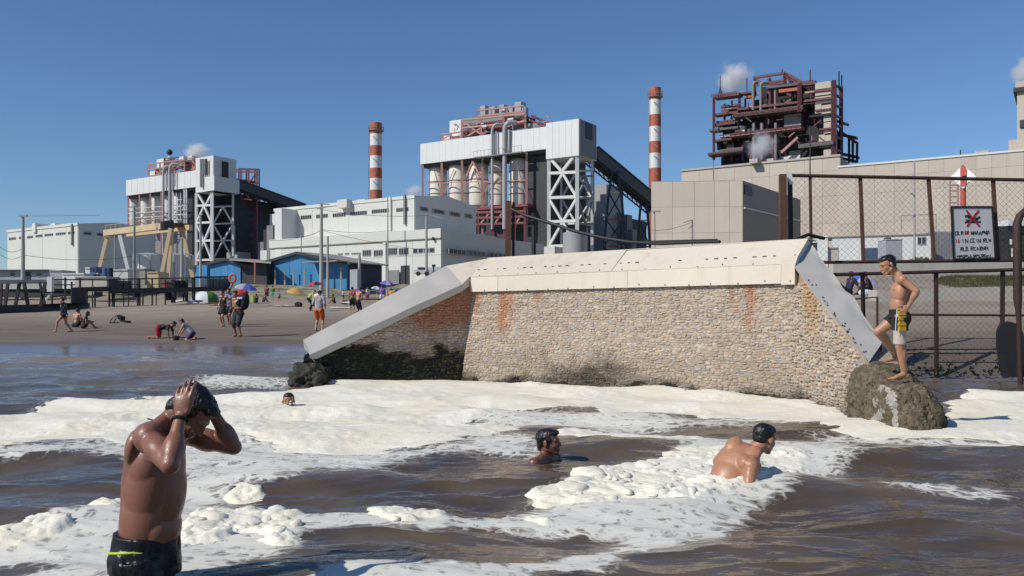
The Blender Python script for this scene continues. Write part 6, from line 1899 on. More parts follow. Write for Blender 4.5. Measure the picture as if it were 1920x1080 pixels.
jbar('deck_beam', 134, 542, 205, 540, .16, .24); jbar('deck_beam', 205, 546, 430, 541, .30, .40); jbar('deck_beam', 160, 544, 214, 543, .22, .2, m_black, .8)
jbar('hand_rail', 97, 524, 205, 525, .09); jbar('hand_rail', 205, 524, 365, 521, .10); jbar('hand_rail', 365, 520, 431, 519, .16); jbar('hand_rail', 97, 534, 140, 534, .08); jbar('hand_rail', 205, 534, 260, 533, .06); jbar('hand_rail', 285, 533, 350, 531, .06)
jbar('cross_tie', 214, 563, 262, 562, .07); jbar('cross_tie', 268, 551, 310, 549, .07); jbar('cross_tie', 214, 552, 250, 552, .06)
def jpanel(name, a, b, y0, y1, m, o=-.15):
    mb = MB(); mb.prism([J(a, y0, o), J(b, y0, o), J(b, y1, o), J(a, y1, o)], V((0, .05, 0))); return mb.build(name, m, jt)
m_dgreen = MAT('dark_mesh_panel', (.035, .037, .034), .7, .4, 3)
jpanel('solid_panel', 134.5, 161, 541, 579, m_dgreen); jpanel('solid_panel', 177, 192, 547, 556, m_dgreen); jpanel('hanging_panel', 228, 240, 548, 556, m_grey); jpanel('solid_panel', 205, 221, 525, 543, m_dgreen)
jpanel('solid_panel', 252, 262, 545, 557, m_dgreen, -.05); jpanel('solid_panel', 310, 325, 545, 563, m_dgreen, .3); jpanel('solid_panel', 332, 348, 544, 558, m_grey, .3); jpanel('solid_panel', 327, 352, 526, 540, m_dgreen, .2)
jpanel('side_mesh', 386, 429, 522, 540, MAT('smoky_screen', (.10, .11, .12), .5, .3), .2); jpanel('grey_board', 377, 388, 522, 540, m_pipe, -.3)
jpanel('solid_panel', 221, 246, 526, 541, MAT('dull_steel_panel', (.10, .10, .10), .6, .4), .1)

# yard boxes behind the barrier
def ybox(a, b, y0, y1, d, m, name, label, cat, u=V((1, -.1, 0)), dep=2.5, group=None):
    q = Plane(b, d, u)
    mb = MB(); z0 = min(q.z(a, y0), 4.3); mb.hexa(solid(q, a, b, dep, z0, q.z(b, y1))); slab(mb, q, a, b, q.z(b, y1) - .02, q.z(b, y1) + .10, -dep, .12, (1, 1, 1))
    return mb.build(name, m, label=label, cat=cat, group=group)
hut = thing('site_hut', 'grey site hut with dark roof edge and two windows at the left edge', 'hut', P(45, 524, 100))
q = Plane(93, 100, V((1, -.1, 0)))
body('wall', q, -30, 93, 4, 4, q.z(93, 508), m_pipe, hut); mb = MB(); slab(mb, q, -34, 95, q.z(93, 508), q.z(93, 505.5), -4.2, .5); mb.build('roof', m_dark, hut)
window(q, 19, 28, q.z(20, 519), q.z(20, 509.5), .03, hut, 1, .1); window(q, 69, 77, q.z(70, 519), q.z(70, 511), .03, hut, 2, .1)
mb = MB(); slab(mb, q, 45, 57, 4.2, q.z(50, 510), .0, .08); mb.build('door', m_dark, hut)
for a, b, y0, y1, d, m, lab in ((93, 117, 530, 508, 96, m_pipe, 'grey container beside the site hut'), (117, 158, 545, 514, 90, m_white, 'white container low behind the black walkway'), (140, 200, 545, 520, 85, m_conc, 'pale container nearest behind the black walkway'), (160, 172, 530, 503, 94, m_white, 'small white booth on the yard wall'),
                              (205, 240, 536, 507, 98, m_hall, 'white yard wall block under the gantry'), (-60, 96, 548, 527, 92, m_conc, 'long pale yard wall behind the concrete beam'), (225, 272, 536, 505, 108, m_roof, 'brown yard shed below the left storage tank'), (276, 297, 520, 511, 100, m_yellow, 'small yellow crate in the yard below the tanks')):
    ybox(a, b, y0, y1, d, m, 'yard_block', lab, 'block')
lb = thing('blue_loader', 'small blue yard loader parked left of the gantry leg', 'loader', P(178, 520, 92))
for a, b, y0, y1, m, nm in ((168, 179, 516, 500, MAT('loader_blue', (.05, .10, .24), .4), 'cab'), (164, 184, 522, 512, m_white, 'body')):
    qq = Plane(b, 92, V((1, -.1, 0))); mb = MB(); mb.hexa(solid(qq, a, b, 1.6, qq.z(a, y0), qq.z(b, y1))); mb.build(nm, m, lb)
qq = Plane(177, 92, V((1, -.1, 0))); mb = MB(); slab(mb, qq, 170, 176, qq.z(170, 508), qq.z(170, 502), .02, .06); mb.build('window', m_glass, lb)
for px in (168, 180):
    mb = MB(); c = P(px, 522, 91.8); mb.tube(c, c + V((0, .4, 0)), .5, n=12); mb.build('wheel', m_black, lb)
for px, lab in ((198, 'blue drum left of the gantry leg'), (206, 'dark blue drum beside the blue drum')):
    c = P(px, 520, 92); mb = MB(); mb.lathe(c, [(.32, 0), (.34, .1), (.34, .9), (.32, 1.0)], 14); mb.build('drum', bpy.data.materials['loader_blue'] if px == 198 else m_navy, label=lab, cat='drum')
for a, b, y0, y1, d, m, lab in ((300, 316, 543, 526, 75, MAT('dull_red_box', (.30, .06, .04), .6), 'small orange red tarp bundle on the black walkway'),):
    ybox(a + 4, b - 4, y0, y1 + 4, d, m, 'tarp_bundle', lab, 'tarp')

# van and tank by the annex
van = thing('white_van', 'white pickup van parked in front of the annex', 'van', P(790, 515, 100))
q = Plane(806, 100, V((1, .1, 0)))
for a, b, y0, y1, nm, m in ((776, 808, 513, 506, 'body', m_white), (782, 801, 506, 500.5, 'cabin', m_white), (784, 799, 505.5, 501.5, 'window', m_glass)):
    mb = MB(); mb.hexa(solid(q.shift(.03 if nm == 'window' else 0), a, b, 1.8, q.z(b, y0), q.z(b, y1))); mb.build(nm, m, van)
for px in (784, 800):
    mb = MB(); c = P(px, 513, 99.8); mb.tube(c, c + V((0, .3, 0)), .26, n=12); mb.build('wheel', m_black, van)
mb = MB(); a, b = P(797, 511, 103), P(826, 509, 103); mb.path([a, b], .55, 12); mb.build('silver_tank', m_pipe, label='silver cylinder tank lying right of the white van', cat='tank', smooth=True)
mb = MB(); mb.tube(P(813, 515, 90), P(813, 499, 90), .07); mb.bar(P(810, 498.5, 90), P(816.5, 498, 90), .35, .25); mb.build('floodlight_post', m_black, label='short black floodlight post above the left wing sheet', cat='lamp')

# ------------------------------------------------------------------ beach things
def fabric(name, c, rough=.8): return MAT(name, c, rough, .12, 6)
m_u = dict(yellow=fabric('yellow_canvas', (.52, .30, .07)), blue=fabric('blue_canvas', (.07, .13, .45)), red=fabric('red_canvas', (.45, .04, .05)), purple=fabric('purple_canvas', (.20, .07, .42)), white=fabric('white_canvas', (.7, .7, .7)), navy=fabric('navy_cloth', (.012, .015, .035)), black=fabric('black_cloth', (.012, .012, .013)),
           green=fabric('green_canvas', (.07, .20, .035)), lilac=fabric('lilac_cloth', (.42, .38, .55)), lime=fabric('lime_cloth', (.42, .5, .12)), orange=fabric('orange_cloth', (.62, .13, .03)), grey=fabric('grey_cloth', (.33, .33, .37)), dred=fabric('dark_red_cloth', (.16, .03, .03)), mint=fabric('mint_cloth', (.15, .55, .40)), gold=fabric('gold_cloth', (.60, .32, .02)), teal=fabric('blue_grey_cloth', (.16, .20, .32)), brightred=fabric('bright_red_cloth', (.42, .012, .03)))
def parasol(px, py, d, r, cols_, label, tilt=(0, 0), ph=1.9):
    """py is the row of the canopy's rim"""
    top = P(px, py, d)
    g_ = gz(top.x, top.y)
    t = thing('beach_umbrella', label, 'umbrella', (top.x, top.y, g_), 'umbrellas on the beach')
    Rm = Matrix.Rotation(R_(tilt[0]), 3, 'X') @ Matrix.Rotation(R_(tilt[1]), 3, 'Y')
    for k in range(8):
        mb = MB(); vs, fs = [], []
        for i in range(5):
            rr = r * i / 4; z = r * .42 * (1 - (i / 4) ** 2)
            for j in range(4):
                a = 2 * math.pi * (k + j / 3) / 8
                sc = 1 - .05 * math.sin(math.pi * j / 3) * (i / 4)
                vs.append(top + Rm @ V((math.cos(a) * rr * sc, math.sin(a) * rr * sc, z)))
        for i in range(4):
            for j in range(3): a = i * 4 + j; fs.append((a, a + 1, a + 5, a + 4))
        mb.add(vs, fs); mb.build('canopy_panel', m_u[cols_[k % len(cols_)]], t, smooth=True)
    mb = MB(); mb.tube(V((top.x, top.y, g_ - .1)) - Rm @ V((0, 0, 0)), top + Rm @ V((0, 0, r * .44)), .025); mb.build('pole', m_steelw, t)
parasol(553, 547, 92, .88, ['yellow'], 'yellow orange beach umbrella low on the sand left of the lime shirt person', (14, 4))
parasol(461, 541, 78, 1.05, ['blue', 'blue', 'lilac', 'blue', 'lilac', 'grey', 'blue', 'blue'], 'wide blue and white beach umbrella before the small blue shed', (8, 10))
parasol(592, 534, 84, .78, ['red', 'red', 'navy', 'red'], 'red and navy beach umbrella behind the lime shirt person', (6, 0))
parasol(668, 548, 80, .75, ['purple', 'red', 'purple', 'purple'], 'purple and red beach umbrella behind the two shirtless bathers', (10, -8))
parasol(725, 532, 74, .62, ['purple', 'blue', 'lilac', 'purple'], 'purple and blue beach umbrella near the sheet metal wing', (12, 8))
parasol(748, 549, 74, .42, ['blue'], 'small bright blue umbrella on its side near the wing', (60, 0))
parasol(1618, 529, 33, .62, ['blue', 'lilac', 'lilac', 'blue'], 'blue and lilac umbrella shading people behind the fence', (10, 12))
def gp0(px, py, d):
    p = P(px, py, d); p.z = gz(p.x, p.y); return p
parasol(706, 541, 88, .55, ['white', 'teal'], 'small white and grey blue umbrella beyond the long black pole', (10, 6))
# tent
tt = thing('dome_tent', 'white and green dome tent on the sand', 'tent', P(385, 568, 82))
c = P(385, 568, 82); z0 = gz(c.x, c.y); rr = 1.38
for k in range(6):
    mb = MB(); vs, fs = [], []
    for i in range(7):
        el = math.pi / 2 * i / 6
        for j in range(4):
            a = 2 * math.pi * (k + j / 3) / 6
            vs.append((c.x + math.cos(a) * math.cos(el) * rr, c.y + math.sin(a) * math.cos(el) * rr, z0 - .05 + math.sin(el) * 1.2))
    for i in range(6):
        for j in range(3): a = i * 4 + j; fs.append((a, a + 1, a + 5, a + 4))
    mb.add(vs, fs); mb.build('tent_panel', m_u[['green', 'white', 'white', 'grey', 'white', 'green'][k]], tt, smooth=True)
def cloth(px, py, d, w, l, m, name, label, cat, hump=.06, seed=1):
    c = P(px, py, d); n = 12
    X, Y = np.meshgrid(np.linspace(-w / 2, w / 2, n), np.linspace(-l / 2, l / 2, n), indexing='ij')
    Z = ground_z(c.x + X, c.y + Y) + .03 + hump * fbm(X * 3 + seed, Y * 3, 3, seed)
    o = grid_object(name, c.x + X, c.y + Y, Z, m)
    sm = o.modifiers.new('thick', 'SOLIDIFY'); sm.thickness = .015
    return props(o, label, cat)
cloth(352, 570, 74, 1.9, 2.4, m_u['white'], 'beach_sheet', 'crumpled white sheet beside the dome tent', 'sheet', .45, 3)
cloth(540, 571, 66, 1.6, 3.0, m_u['lilac'], 'beach_towel', 'lilac towel spread on the sand left of the lime shirt person', 'towel', .10, 5)
cloth(410, 572, 70, 1.6, 1.6, m_u['dred'], 'beach_towel', 'dark red towel heap right of the dome tent', 'towel', .25, 6)
cloth(655, 566, 72, 1.3, 1.4, m_u['white'], 'beach_towel', 'white towel heap near the seated red person', 'towel', .35, 7)
cloth(478, 570, 68, 2.6, 1.2, m_u['grey'], 'beach_towel', 'long grey towel strip behind the black dress woman', 'towel', .06, 8)
cloth(640, 570, 60, 1.4, 1.0, m_u['white'], 'beach_towel', 'pale towel lying flat beyond the orange shorts man', 'towel', .05, 9)
bag = MB(); c = P(469, 566, 72); bag.obox(c + V((0, 0, .25)), V((.32, 0, 0)), V((0, .2, 0)), V((0, 0, .25)))
bag.build('beach_bag', m_u['lime'], label='lime yellow beach bag behind the largest bather', cat='bag')
for px, py, d, lab in ((560, 568, 64, 'black bag on the lilac towel'), (646, 563, 74, 'dark bag by the white towel heap')):
    c = P(px, py, d); c.z = gz(c.x, c.y)
    o = lump_mesh('black_bag', c + V((0, 0, .15)), (.28, .2, .22), px * .01, m_u['black'], None, .04, lambda w: (.02, .02, .02), None, 3)
    props(o, lab, 'bag')
mb = MB(); c = gp0(421, 561, 78); mb.path([c + V((-.55, 0, .55)), c + V((.55, .1, .55))], .42, 12); mb.build('blue_float', m_u['teal'], label='fat blue grey roll lying behind the dome tent', cat='roll', smooth=True)
# tipped low chair on the wet sand
ch = thing('beach_chair', 'black low beach chair tipped over on the wet sand', 'chair', P(222, 606, 40))
c = P(222, 605, 40); c.z = gz(c.x, c.y)
mb = MB(); mb.path([c + V((-.42, 0, .02)), c + V((-.28, 0, .25)), c + V((-.05, 0, .36)), c + V((.1, 0, .30))], .022, 6); mb.path([c + V((-.42, .4, .02)), c + V((-.28, .4, .25)), c + V((-.05, .4, .36)), c + V((.1, .4, .30))], .022, 6); mb.build('frame', m_black, ch)
mb = MB(); mb.prism([c + V((-.10, 0, .40)), c + V((.14, 0, .30)), c + V((.12, 0, .10)), c + V((-.02, 0, .20))], V((0, .42, 0))); mb.build('seat', m_u['black'], ch)
mb = MB(); mb.prism([c + V((.05, 0, .08)), c + V((.42, 0, .03)), c + V((.40, 0, .10)), c + V((.10, 0, .14))], V((0, .42, 0))); mb.build('backrest', m_u['black'], ch)
mb = MB(); mb.bar(c + V((-.45, .1, .02)), c + V((.0, .1, .03)), .05); mb.build('strap', m_black, ch)
mb = MB(); p, q = P(662, 561, 58), P(736, 561, 58); mb.path([p, q], .05, 8); mb.build('black_pole', m_black, label='long black pole lying level on the sand beside the shirtless bathers', cat='pole', smooth=True)
mb = MB(); p, q = P(429, 545, 74), P(440, 524, 74); mb.path([p, q], .10, 8); mb.build('grey_post', m_grey, label='leaning grey post carrying a red life ring', cat='post', smooth=True)
rg = MB(); c = P(436, 522, 73.8)
rg.path([c + V((math.cos(2 * math.pi * k / 18) * .26, 0, math.sin(2 * math.pi * k / 18) * .32)) for k in range(19)], .11, 8)
rg.build('life_ring', fabric('ring_orange', (.50, .13, .07)), label='round orange life ring on the leaning grey post', cat='life ring', smooth=True)
# ------------------------------------------------------------------ people
def skin_mat(name, c, rough=.42, coat=.0):
    m = MAT(name, c, rough, .17, 7, bump=.0022, bscale=150, sss=.08, coat=coat)
    return m
sk_tan = skin_mat('tanned_skin', (.42, .215, .125), .45)
sk_mid = skin_mat('brown_skin', (.34, .165, .095), .42)
sk_wet = skin_mat('wet_dark_skin', (.245, .108, .068), .38, .06)
sk_back = skin_mat('wet_tan_skin', (.40, .19, .11), .42, .06)
sk_swim = skin_mat('wet_brown_skin', (.17, .07, .045), .32, .1)
hair_m = MAT('black_hair', (.010, .009, .008), .38, .35, 30, bump=.004, bscale=160)
hair_b = MAT('dark_brown_hair', (.022, .014, .010), .42, .35, 30, bump=.004, bscale=160)
eye_m = MAT('dark_eye', (.012, .010, .009), .15, .1)

class Blob:
    """closed lobes that are fused into one continuous skin"""
    def __init__(s): s.mb = MB()
    LOBE = 24
    def ell(s, c, r, ax=None, n=None):
        n = n or s.LOBE
        A = ax or (V((1, 0, 0)), V((0, 1, 0)), V((0, 0, 1)))
        c = V(c); vs, fs = [c - A[2] * r[2]], []
        m = n // 2
        for i in range(1, m):
            ph = math.pi * i / m - math.pi / 2
            for k in range(n):
                a = 2 * math.pi * k / n
                vs.append(c + A[0] * (r[0] * math.cos(ph) * math.cos(a)) + A[1] * (r[1] * math.cos(ph) * math.sin(a)) + A[2] * (r[2] * math.sin(ph)))
        vs.append(c + A[2] * r[2]); L = len(vs) - 1
        for k in range(n): fs.append((0, 1 + (k + 1) % n, 1 + k)); fs.append((L, L - n + k, L - n + (k + 1) % n))
        for i in range(m - 2):
            for k in range(n):
                a = 1 + i * n
                fs.append((a + k, a + (k + 1) % n, a + n + (k + 1) % n, a + n + k))
        s.mb.add(vs, fs); return s
    def cap(s, p, q, r1, r2, flat=False, n=None, sq=None):
        n = n or s.LOBE
        """tapered limb; flat leaves cut ends (cuffs, hems); sq=(axis, k) thins it along an axis"""
        p, q = V(p), V(q)
        a, x, y = frame_of(q - p)
        L = (q - p).length
        prof = []
        if flat: prof = [(0.001, 0), (r1, 0), (r2, L), (0.001, L)]
        else:
            for k in range(6): t = math.pi / 2 * k / 6; prof.append((max(.0006, r1 * math.sin(t)), -r1 * math.cos(t)))
            prof.append((r1, 0)); prof.append((r2, L))
            for k in range(1, 7): t = math.pi / 2 * k / 6; prof.append((max(.0006, r2 * math.cos(t)), L + r2 * math.sin(t)))
        vs, fs = [], []
        for r, z in prof:
            for k in range(n):
                an = 2 * math.pi * k / n
                o = x * math.cos(an) * r + y * math.sin(an) * r
                if sq: o = o - V(sq[0]) * o.dot(V(sq[0])) * (1 - sq[1])
                vs.append(p + a * z + o)
        for i in range(len(prof) - 1):
            for k in range(n): fs.append((i * n + k, i * n + (k + 1) % n, (i + 1) * n + (k + 1) % n, (i + 1) * n + k))
        fs.append(tuple(range(n - 1, -1, -1))); fs.append(tuple(range((len(prof) - 1) * n, len(prof) * n)))
        s.mb.add(vs, fs); return s
    def fuse(s, name, m, parent, voxel, smooth=4, origin=None, wrinkle=0, wscale=14, label=None):
        pts = np.array(s.mb.v); lo, hi = pts.min(0), pts.max(0)
        org = V(((lo[0] + hi[0]) / 2, (lo[1] + hi[1]) / 2, lo[2]))
        me = bpy.data.meshes.new('tmp'); me.from_pydata([tuple(p) for p in pts - np.array(org)], [], s.mb.f)
        bm = bmesh.new(); bm.from_mesh(me); bmesh.ops.recalc_face_normals(bm, faces=bm.faces); bm.to_mesh(me); bm.free()
        o = link(name, me)
        md = o.modifiers.new('fuse', 'REMESH'); md.mode = 'VOXEL'; md.voxel_size = voxel
        if smooth:
            ms_ = o.modifiers.new('soft', 'SMOOTH'); ms_.factor = .5; ms_.iterations = smooth
        dg = bpy.context.evaluated_depsgraph_get()
        new = bpy.data.meshes.new_from_object(o.evaluated_get(dg))
        o.modifiers.clear(); o.data = new; bpy.data.meshes.remove(me)
        new.name = name
        new.polygons.foreach_set('use_smooth', [True] * len(new.polygons))
        if wrinkle:
            nr = [v.normal.copy() for v in new.vertices]
            for v, nn_ in zip(new.vertices, nr):
                w = v.co + org
                k = noise.fractal(V((w.x * wscale, w.y * wscale, w.z * wscale * .45)), 1, 2, 3)
                v.co += nn_ * wrinkle * k
        new.materials.clear(); new.materials.append(m)
        place(o, org, parent)
        if label: o['label'] = label
        return o

def hand(B, w, d, back, side, curl, s=1.0, r=.0080, fan=.012, thumb_out=.75):
    """palm, four jointed fingers of unequal length and a thumb leaving the side of the palm"""
    d = V(d).normalized(); back = V(back); back = (back - d * back.dot(d)).normalized()
    side = V(side); side = (side - d * side.dot(d) - back * side.dot(back)).normalized()
    B.ell(w + d * .046 * s, (.036 * s, .014 * s, .052 * s), (side, back, d))
    B.ell(w + d * .062 * s, (.041 * s, .013 * s, .034 * s), (side, back, d))
    for k, (o, L) in enumerate(((.031, .070), (.0105, .080), (-.0105, .074), (-.031, .058))):
        p = w + d * (.088 - .006 * abs(k - 1)) * s + side * o * s
        dd = (d + side * fan * (1.5 - k)).normalized()
        ang = 0
        for j, f in enumerate((.46, .30, .24)):
            ang += curl * (1.0, .9, .7)[j]
            q = p + (dd * math.cos(ang) - back * math.sin(ang)) * L * f * s
            B.cap(p, q, r * s * (1 - .08 * j), r * s * (.94 - .08 * j), n=8)
            p = q
    p = w + d * .022 * s + side * .026 * s
    td = (d * (1 - thumb_out * .45) + side * thumb_out - back * .25).normalized()
    for j, L in enumerate((.038, .032, .026)):
        q = p + td * L * s
        B.cap(p, q, (.0125, .0105, .0095)[j] * s, (.0105, .0095, .0080)[j] * s, n=8)
        td = (td + d * .28 - back * .1).normalized(); p = q

def head_lobes(B, c, f, u, s=1.0, ears=True):
    f = V(f).normalized(); u = V(u); u = (u - f * u.dot(f)).normalized(); l = u.cross(f)
    A = (f, l, u)
    pt = lambda a, b_, c_: c + (f * a + l * b_ + u * c_) * s
    B.ell(pt(-.014, 0, .034), (.098 * s, .077 * s, .083 * s), A)
    B.ell(pt(.030, 0, -.020), (.064 * s, .060 * s, .086 * s), A)
    B.ell(pt(.066, 0, -.092), (.024 * s, .028 * s, .022 * s), A)
    for sg in (-1, 1):
        B.cap(pt(.0, sg * .054, -.055), pt(.060, sg * .016, -.094), .020 * s, .018 * s)
        B.ell(pt(.060, sg * .036, -.026), (.022 * s, .022 * s, .024 * s), A)
        B.cap(pt(.086, sg * .012, .024), pt(.074, sg * .044, .022), .012 * s, .010 * s)
        if ears: B.ell(pt(-.012, sg * .080, -.008), (.022 * s, .010 * s, .034 * s), (f * .94 + l * sg * .3, l, u))
    B.cap(pt(.086, 0, .018), pt(.108, 0, -.026), .0085 * s, .0115 * s)
    for sg in (-1, 1): B.ell(pt(.096, sg * .011, -.031), (.010 * s, .008 * s, .008 * s), A)
    B.cap(pt(.090, -.018, -.058), pt(.090, .018, -.058), .009 * s, .009 * s); B.cap(pt(.088, -.015, -.070), pt(.088, .015, -.070), .009 * s, .009 * s)

def hair_lobes(B, c, f, u, s=1.0, style='short'):
    f = V(f).normalized(); u = V(u); u = (u - f * u.dot(f)).normalized(); l = u.cross(f)
    A = (f, l, u); pt = lambda a, b_, c_: c + (f * a + l * b_ + u * c_) * s
    B.ell(pt(-.030, 0, .044), (.092 * s, .083 * s, .080 * s), A)
    B.ell(pt(.002, 0, .076), (.082 * s, .070 * s, .048 * s), A)
    B.ell(pt(-.058, 0, .0), (.052 * s, .066 * s, .066 * s), A)
    if style == 'full':
        for sg in (-1, 1): B.ell(pt(-.008, sg * .064, .032), (.050 * s, .018 * s, .050 * s), A)
        B.ell(pt(.058, 0, .085), (.040 * s, .056 * s, .026 * s), A); B.ell(pt(-.070, 0, -.035), (.040 * s, .055 * s, .05 * s), A)
    if style == 'long':
        B.ell(pt(-.06, 0, -.06), (.05 * s, .075 * s, .11 * s), A)
        for sg in (-1, 1): B.ell(pt(-.02, sg * .07, -.02), (.05 * s, .024 * s, .09 * s), A)

def ik(a, b_, l1, l2, pole):
    d = b_ - a; L = min(d.length, .998 * (l1 + l2)); dn = d.normalized(); e = a + dn * L
    x = (l1 * l1 - l2 * l2 + L * L) / (2 * L); h = math.sqrt(max(l1 * l1 - x * x, 1e-6))
    pv = V(pole); pv = (pv - dn * pv.dot(dn)).normalized()
    return a + dn * x + pv * h, e

def pose(H, pelvis, lean, ankles, wrists, side=0, twist=0, elbows=None, knees=None, look=(0, 0), hip_twist=0):
    """joints in a frame with x forward, y to the left, z up"""
    J = {'H': H}
    Rl = Matrix.Rotation(R_(lean), 3, 'Y') @ Matrix.Rotation(R_(side), 3, 'X')
    u = Rl @ V((0, 0, 1)); f = Rl @ V((1, 0, 0)); l = Rl @ V((0, 1, 0))
    Rt = Matrix.Rotation(R_(twist), 3, u); Rh = Matrix.Rotation(R_(hip_twist), 3, 'Z')
    pel = V(pelvis); J['pel'] = pel
    J['u'], J['f'], J['l'] = u, Rt @ f, Rt @ l
    sh = pel + u * .285 * H
    J['che'] = pel + u * .185 * H; J['belly'] = pel + u * .085 * H; J['sh'] = sh
    lh = Rh @ V((0, 1, 0))
    for k, sg in (('L', 1), ('R', -1)):
        J['hip' + k] = pel + lh * sg * .052 * H - V((0, 0, .02 * H))
        J['sho' + k] = sh + J['l'] * sg * .103 * H
        kp = (knees or {}).get(k, V((1, .0, 0)))
        J['kne' + k], J['ank' + k] = ik(J['hip' + k], V(ankles[0 if k == 'L' else 1]), .245 * H, .243 * H, kp)
        ep = (elbows or {}).get(k, V((-1, sg * .4, -.2)))
        J['elb' + k], J['wri' + k] = ik(J['sho' + k], V(wrists[0 if k == 'L' else 1]), .172 * H, .150 * H, ep)
    J['nek'] = sh + u * .03 * H + J['f'] * .01 * H
    hp = R_(look[0])
    hu = (u * .5 + V((0, 0, .5))).normalized()
    Rk = Matrix.Rotation(R_(look[1]), 3, 'Z')
    hf = Rk @ (V((math.cos(hp), 0, -math.sin(hp))))
    J['hf'] = hf; hl = V((0, 0, 1)).cross(hf).normalized(); J['hu'] = hf.cross(hl)
    J['hea'] = J['nek'] + hu * .075 * H + hf * .025 * H + J['hu'] * .012 * H
    return J

def move(J, loc, yaw):
    Rz = Matrix.Rotation(R_(yaw), 3, 'Z'); loc = V(loc); K = {}
    for k, v in J.items():
        if isinstance(v, Vector): K[k] = (Rz @ v) if k in ('u', 'f', 'l', 'hf', 'hu') else (Rz @ v + loc)
        else: K[k] = v
    return K

def body_lobes(B, J, fat=1.0, hands='plain', feet=True, muscle=1.0, foot_dir=None):
    H = J['H']; u, f, l = J['u'], J['f'], J['l']; A = (f, l, u)
    B.ell(J['pel'], (.066 * H * fat, .088 * H * fat, .070 * H), A)
    B.ell(J['belly'] + f * .004 * H, (.060 * H * fat, .080 * H * fat, .085 * H), A)
    B.ell(J['che'] + f * .002 * H, (.066 * H * fat, .092 * H * fat ** .5, .095 * H), A)
    B.cap(J['sho' + 'L'] - l * .03 * H, J['sho' + 'R'] + l * .03 * H, .036 * H, .036 * H)
    for sg, k in ((1, 'L'), (-1, 'R')):
        if muscle > .6: B.ell(J['che'] + f * .043 * H + l * sg * .042 * H + u * .035 * H, (.022 * H * muscle, .048 * H, .038 * H), A)       # chest
        B.ell(J['che'] - f * .042 * H + l * sg * .050 * H + u * .045 * H, (.022 * H, .038 * H, .050 * H), A)              # shoulder blade
        B.cap(J['nek'] + u * .012 * H + l * sg * .012 * H, J['sho' + k] + u * .006 * H - l * sg * .02 * H, .022 * H, .022 * H)  # trapezius
    B.cap(J['nek'] - u * .01 * H, J['hea'] - J['hu'] * .030 * H - J['hf'] * .022 * H, .034 * H, .032 * H)
    head_lobes(B, J['hea'], J['hf'], J['hu'], H * .132 / .225 if H > 1.62 else H * .14 / .225)
    for k in 'LR':
        sg = 1 if k == 'L' else -1
        s, e, w = J['sho' + k], J['elb' + k], J['wri' + k]
        B.ell(s, (.036 * H, .036 * H, .036 * H))
        B.cap(s, e, .031 * H * fat ** .5, .0235 * H)
        B.ell(s.lerp(e, .48) + (s - e).normalized().cross(V((0, 0, 1))) * 0, (.030 * H * muscle, .030 * H * muscle, .050 * H), frame_of(e - s)[1:] + (frame_of(e - s)[0],))
        B.cap(e, w, .0235 * H, .0150 * H)
        B.ell(e.lerp(w, .28), (.0265 * H, .0265 * H, .052 * H), frame_of(w - e)[1:] + (frame_of(w - e)[0],))
        if hands == 'plain':
            d = (w - e).normalized()
            hd = J.get('hd' + k, d).normalized(); bk_ = J.get('hb' + k, l * sg); sd = J.get('hs' + k, f)
            hand(B, w, hd, bk_, sd, .30, H / 1.72, r=.0095, fan=.03)
        h, n_, a = J['hip' + k], J['kne' + k], J['ank' + k]
        B.cap(h, n_, .056 * H * fat, .034 * H)
        B.ell(h.lerp(n_, .3), (.054 * H * fat, .054 * H * fat, .09 * H), frame_of(n_ - h)[1:] + (frame_of(n_ - h)[0],))
        B.ell(h - f * .03 * H, (.050 * H * fat, .052 * H * fat, .06 * H), A)
        B.cap(n_, a, .033 * H, .0215 * H)
        bkw = (n_ - a).normalized().cross(l).normalized()
        if bkw.dot(f) > 0: bkw = -bkw
        B.ell(n_.lerp(a, .30) + bkw * .010 * H, (.032 * H, .032 * H, .070 * H), frame_of(a - n_)[1:] + (frame_of(a - n_)[0],))
        if feet:
            fd = J.get('fd' + k)
            if fd is None: fd = V((f.x, f.y, 0)).normalized()
            fd = V(fd).normalized()
            fl = V((0, 0, 1)).cross(fd)
            fl = fl.normalized() if fl.length > .1 else l
            fu = fd.cross(fl)
            heel = a - fd * .018 * H - fu * .020 * H
            B.ell(heel, (.022 * H, .020 * H, .022 * H), (fd, fl, fu))
            B.cap(a - fu * .004 * H, a + fd * .075 * H - fu * .026 * H, .021 * H, .015 * H)
            B.cap(heel - fu * .004 * H, a + fd * .09 * H - fu * .030 * H, .014 * H, .012 * H)
            B.ell(a + fd * .085 * H - fu * .029 * H, (.03 * H, .026 * H, .011 * H), (fd, fl, fu))
            for t_, o in enumerate((.017, .007, -.002, -.010, -.018)):
                B.cap(a + fd * .095 * H + fl * o * H * (1 if k == 'R' else -1) - fu * .030 * H, a + fd * (.122 - .006 * t_) * H + fl * o * 1.1 * H * (1 if k == 'R' else -1) - fu * .033 * H, .0075 * H if t_ == 0 else .0058 * H, .0062 * H if t_ == 0 else .005 * H, n=7)

def shorts_lobes(B, J, frac=.55, fat=1.0, loose=1.12, waist=.045):
    H = J['H']; u, f, l = J['u'], J['f'], J['l']; A = (f, l, u)
    B.cap(J['pel'] - u * .035 * H, J['pel'] + u * waist * H, .094 * H * fat, .090 * H * fat, True, 20, (f, .78))
    for k in 'LR':
        h, n_ = J['hip' + k], J['kne' + k]
        e = h.lerp(n_, frac)
        B.cap(h - (n_ - h).normalized() * .01 * H, e, .060 * H * fat * loose, (.060 - .017 * frac) * H * fat * loose, True, 16)
        B.ell(h - f * .03 * H, (.053 * H * fat, .055 * H * fat, .062 * H), A)

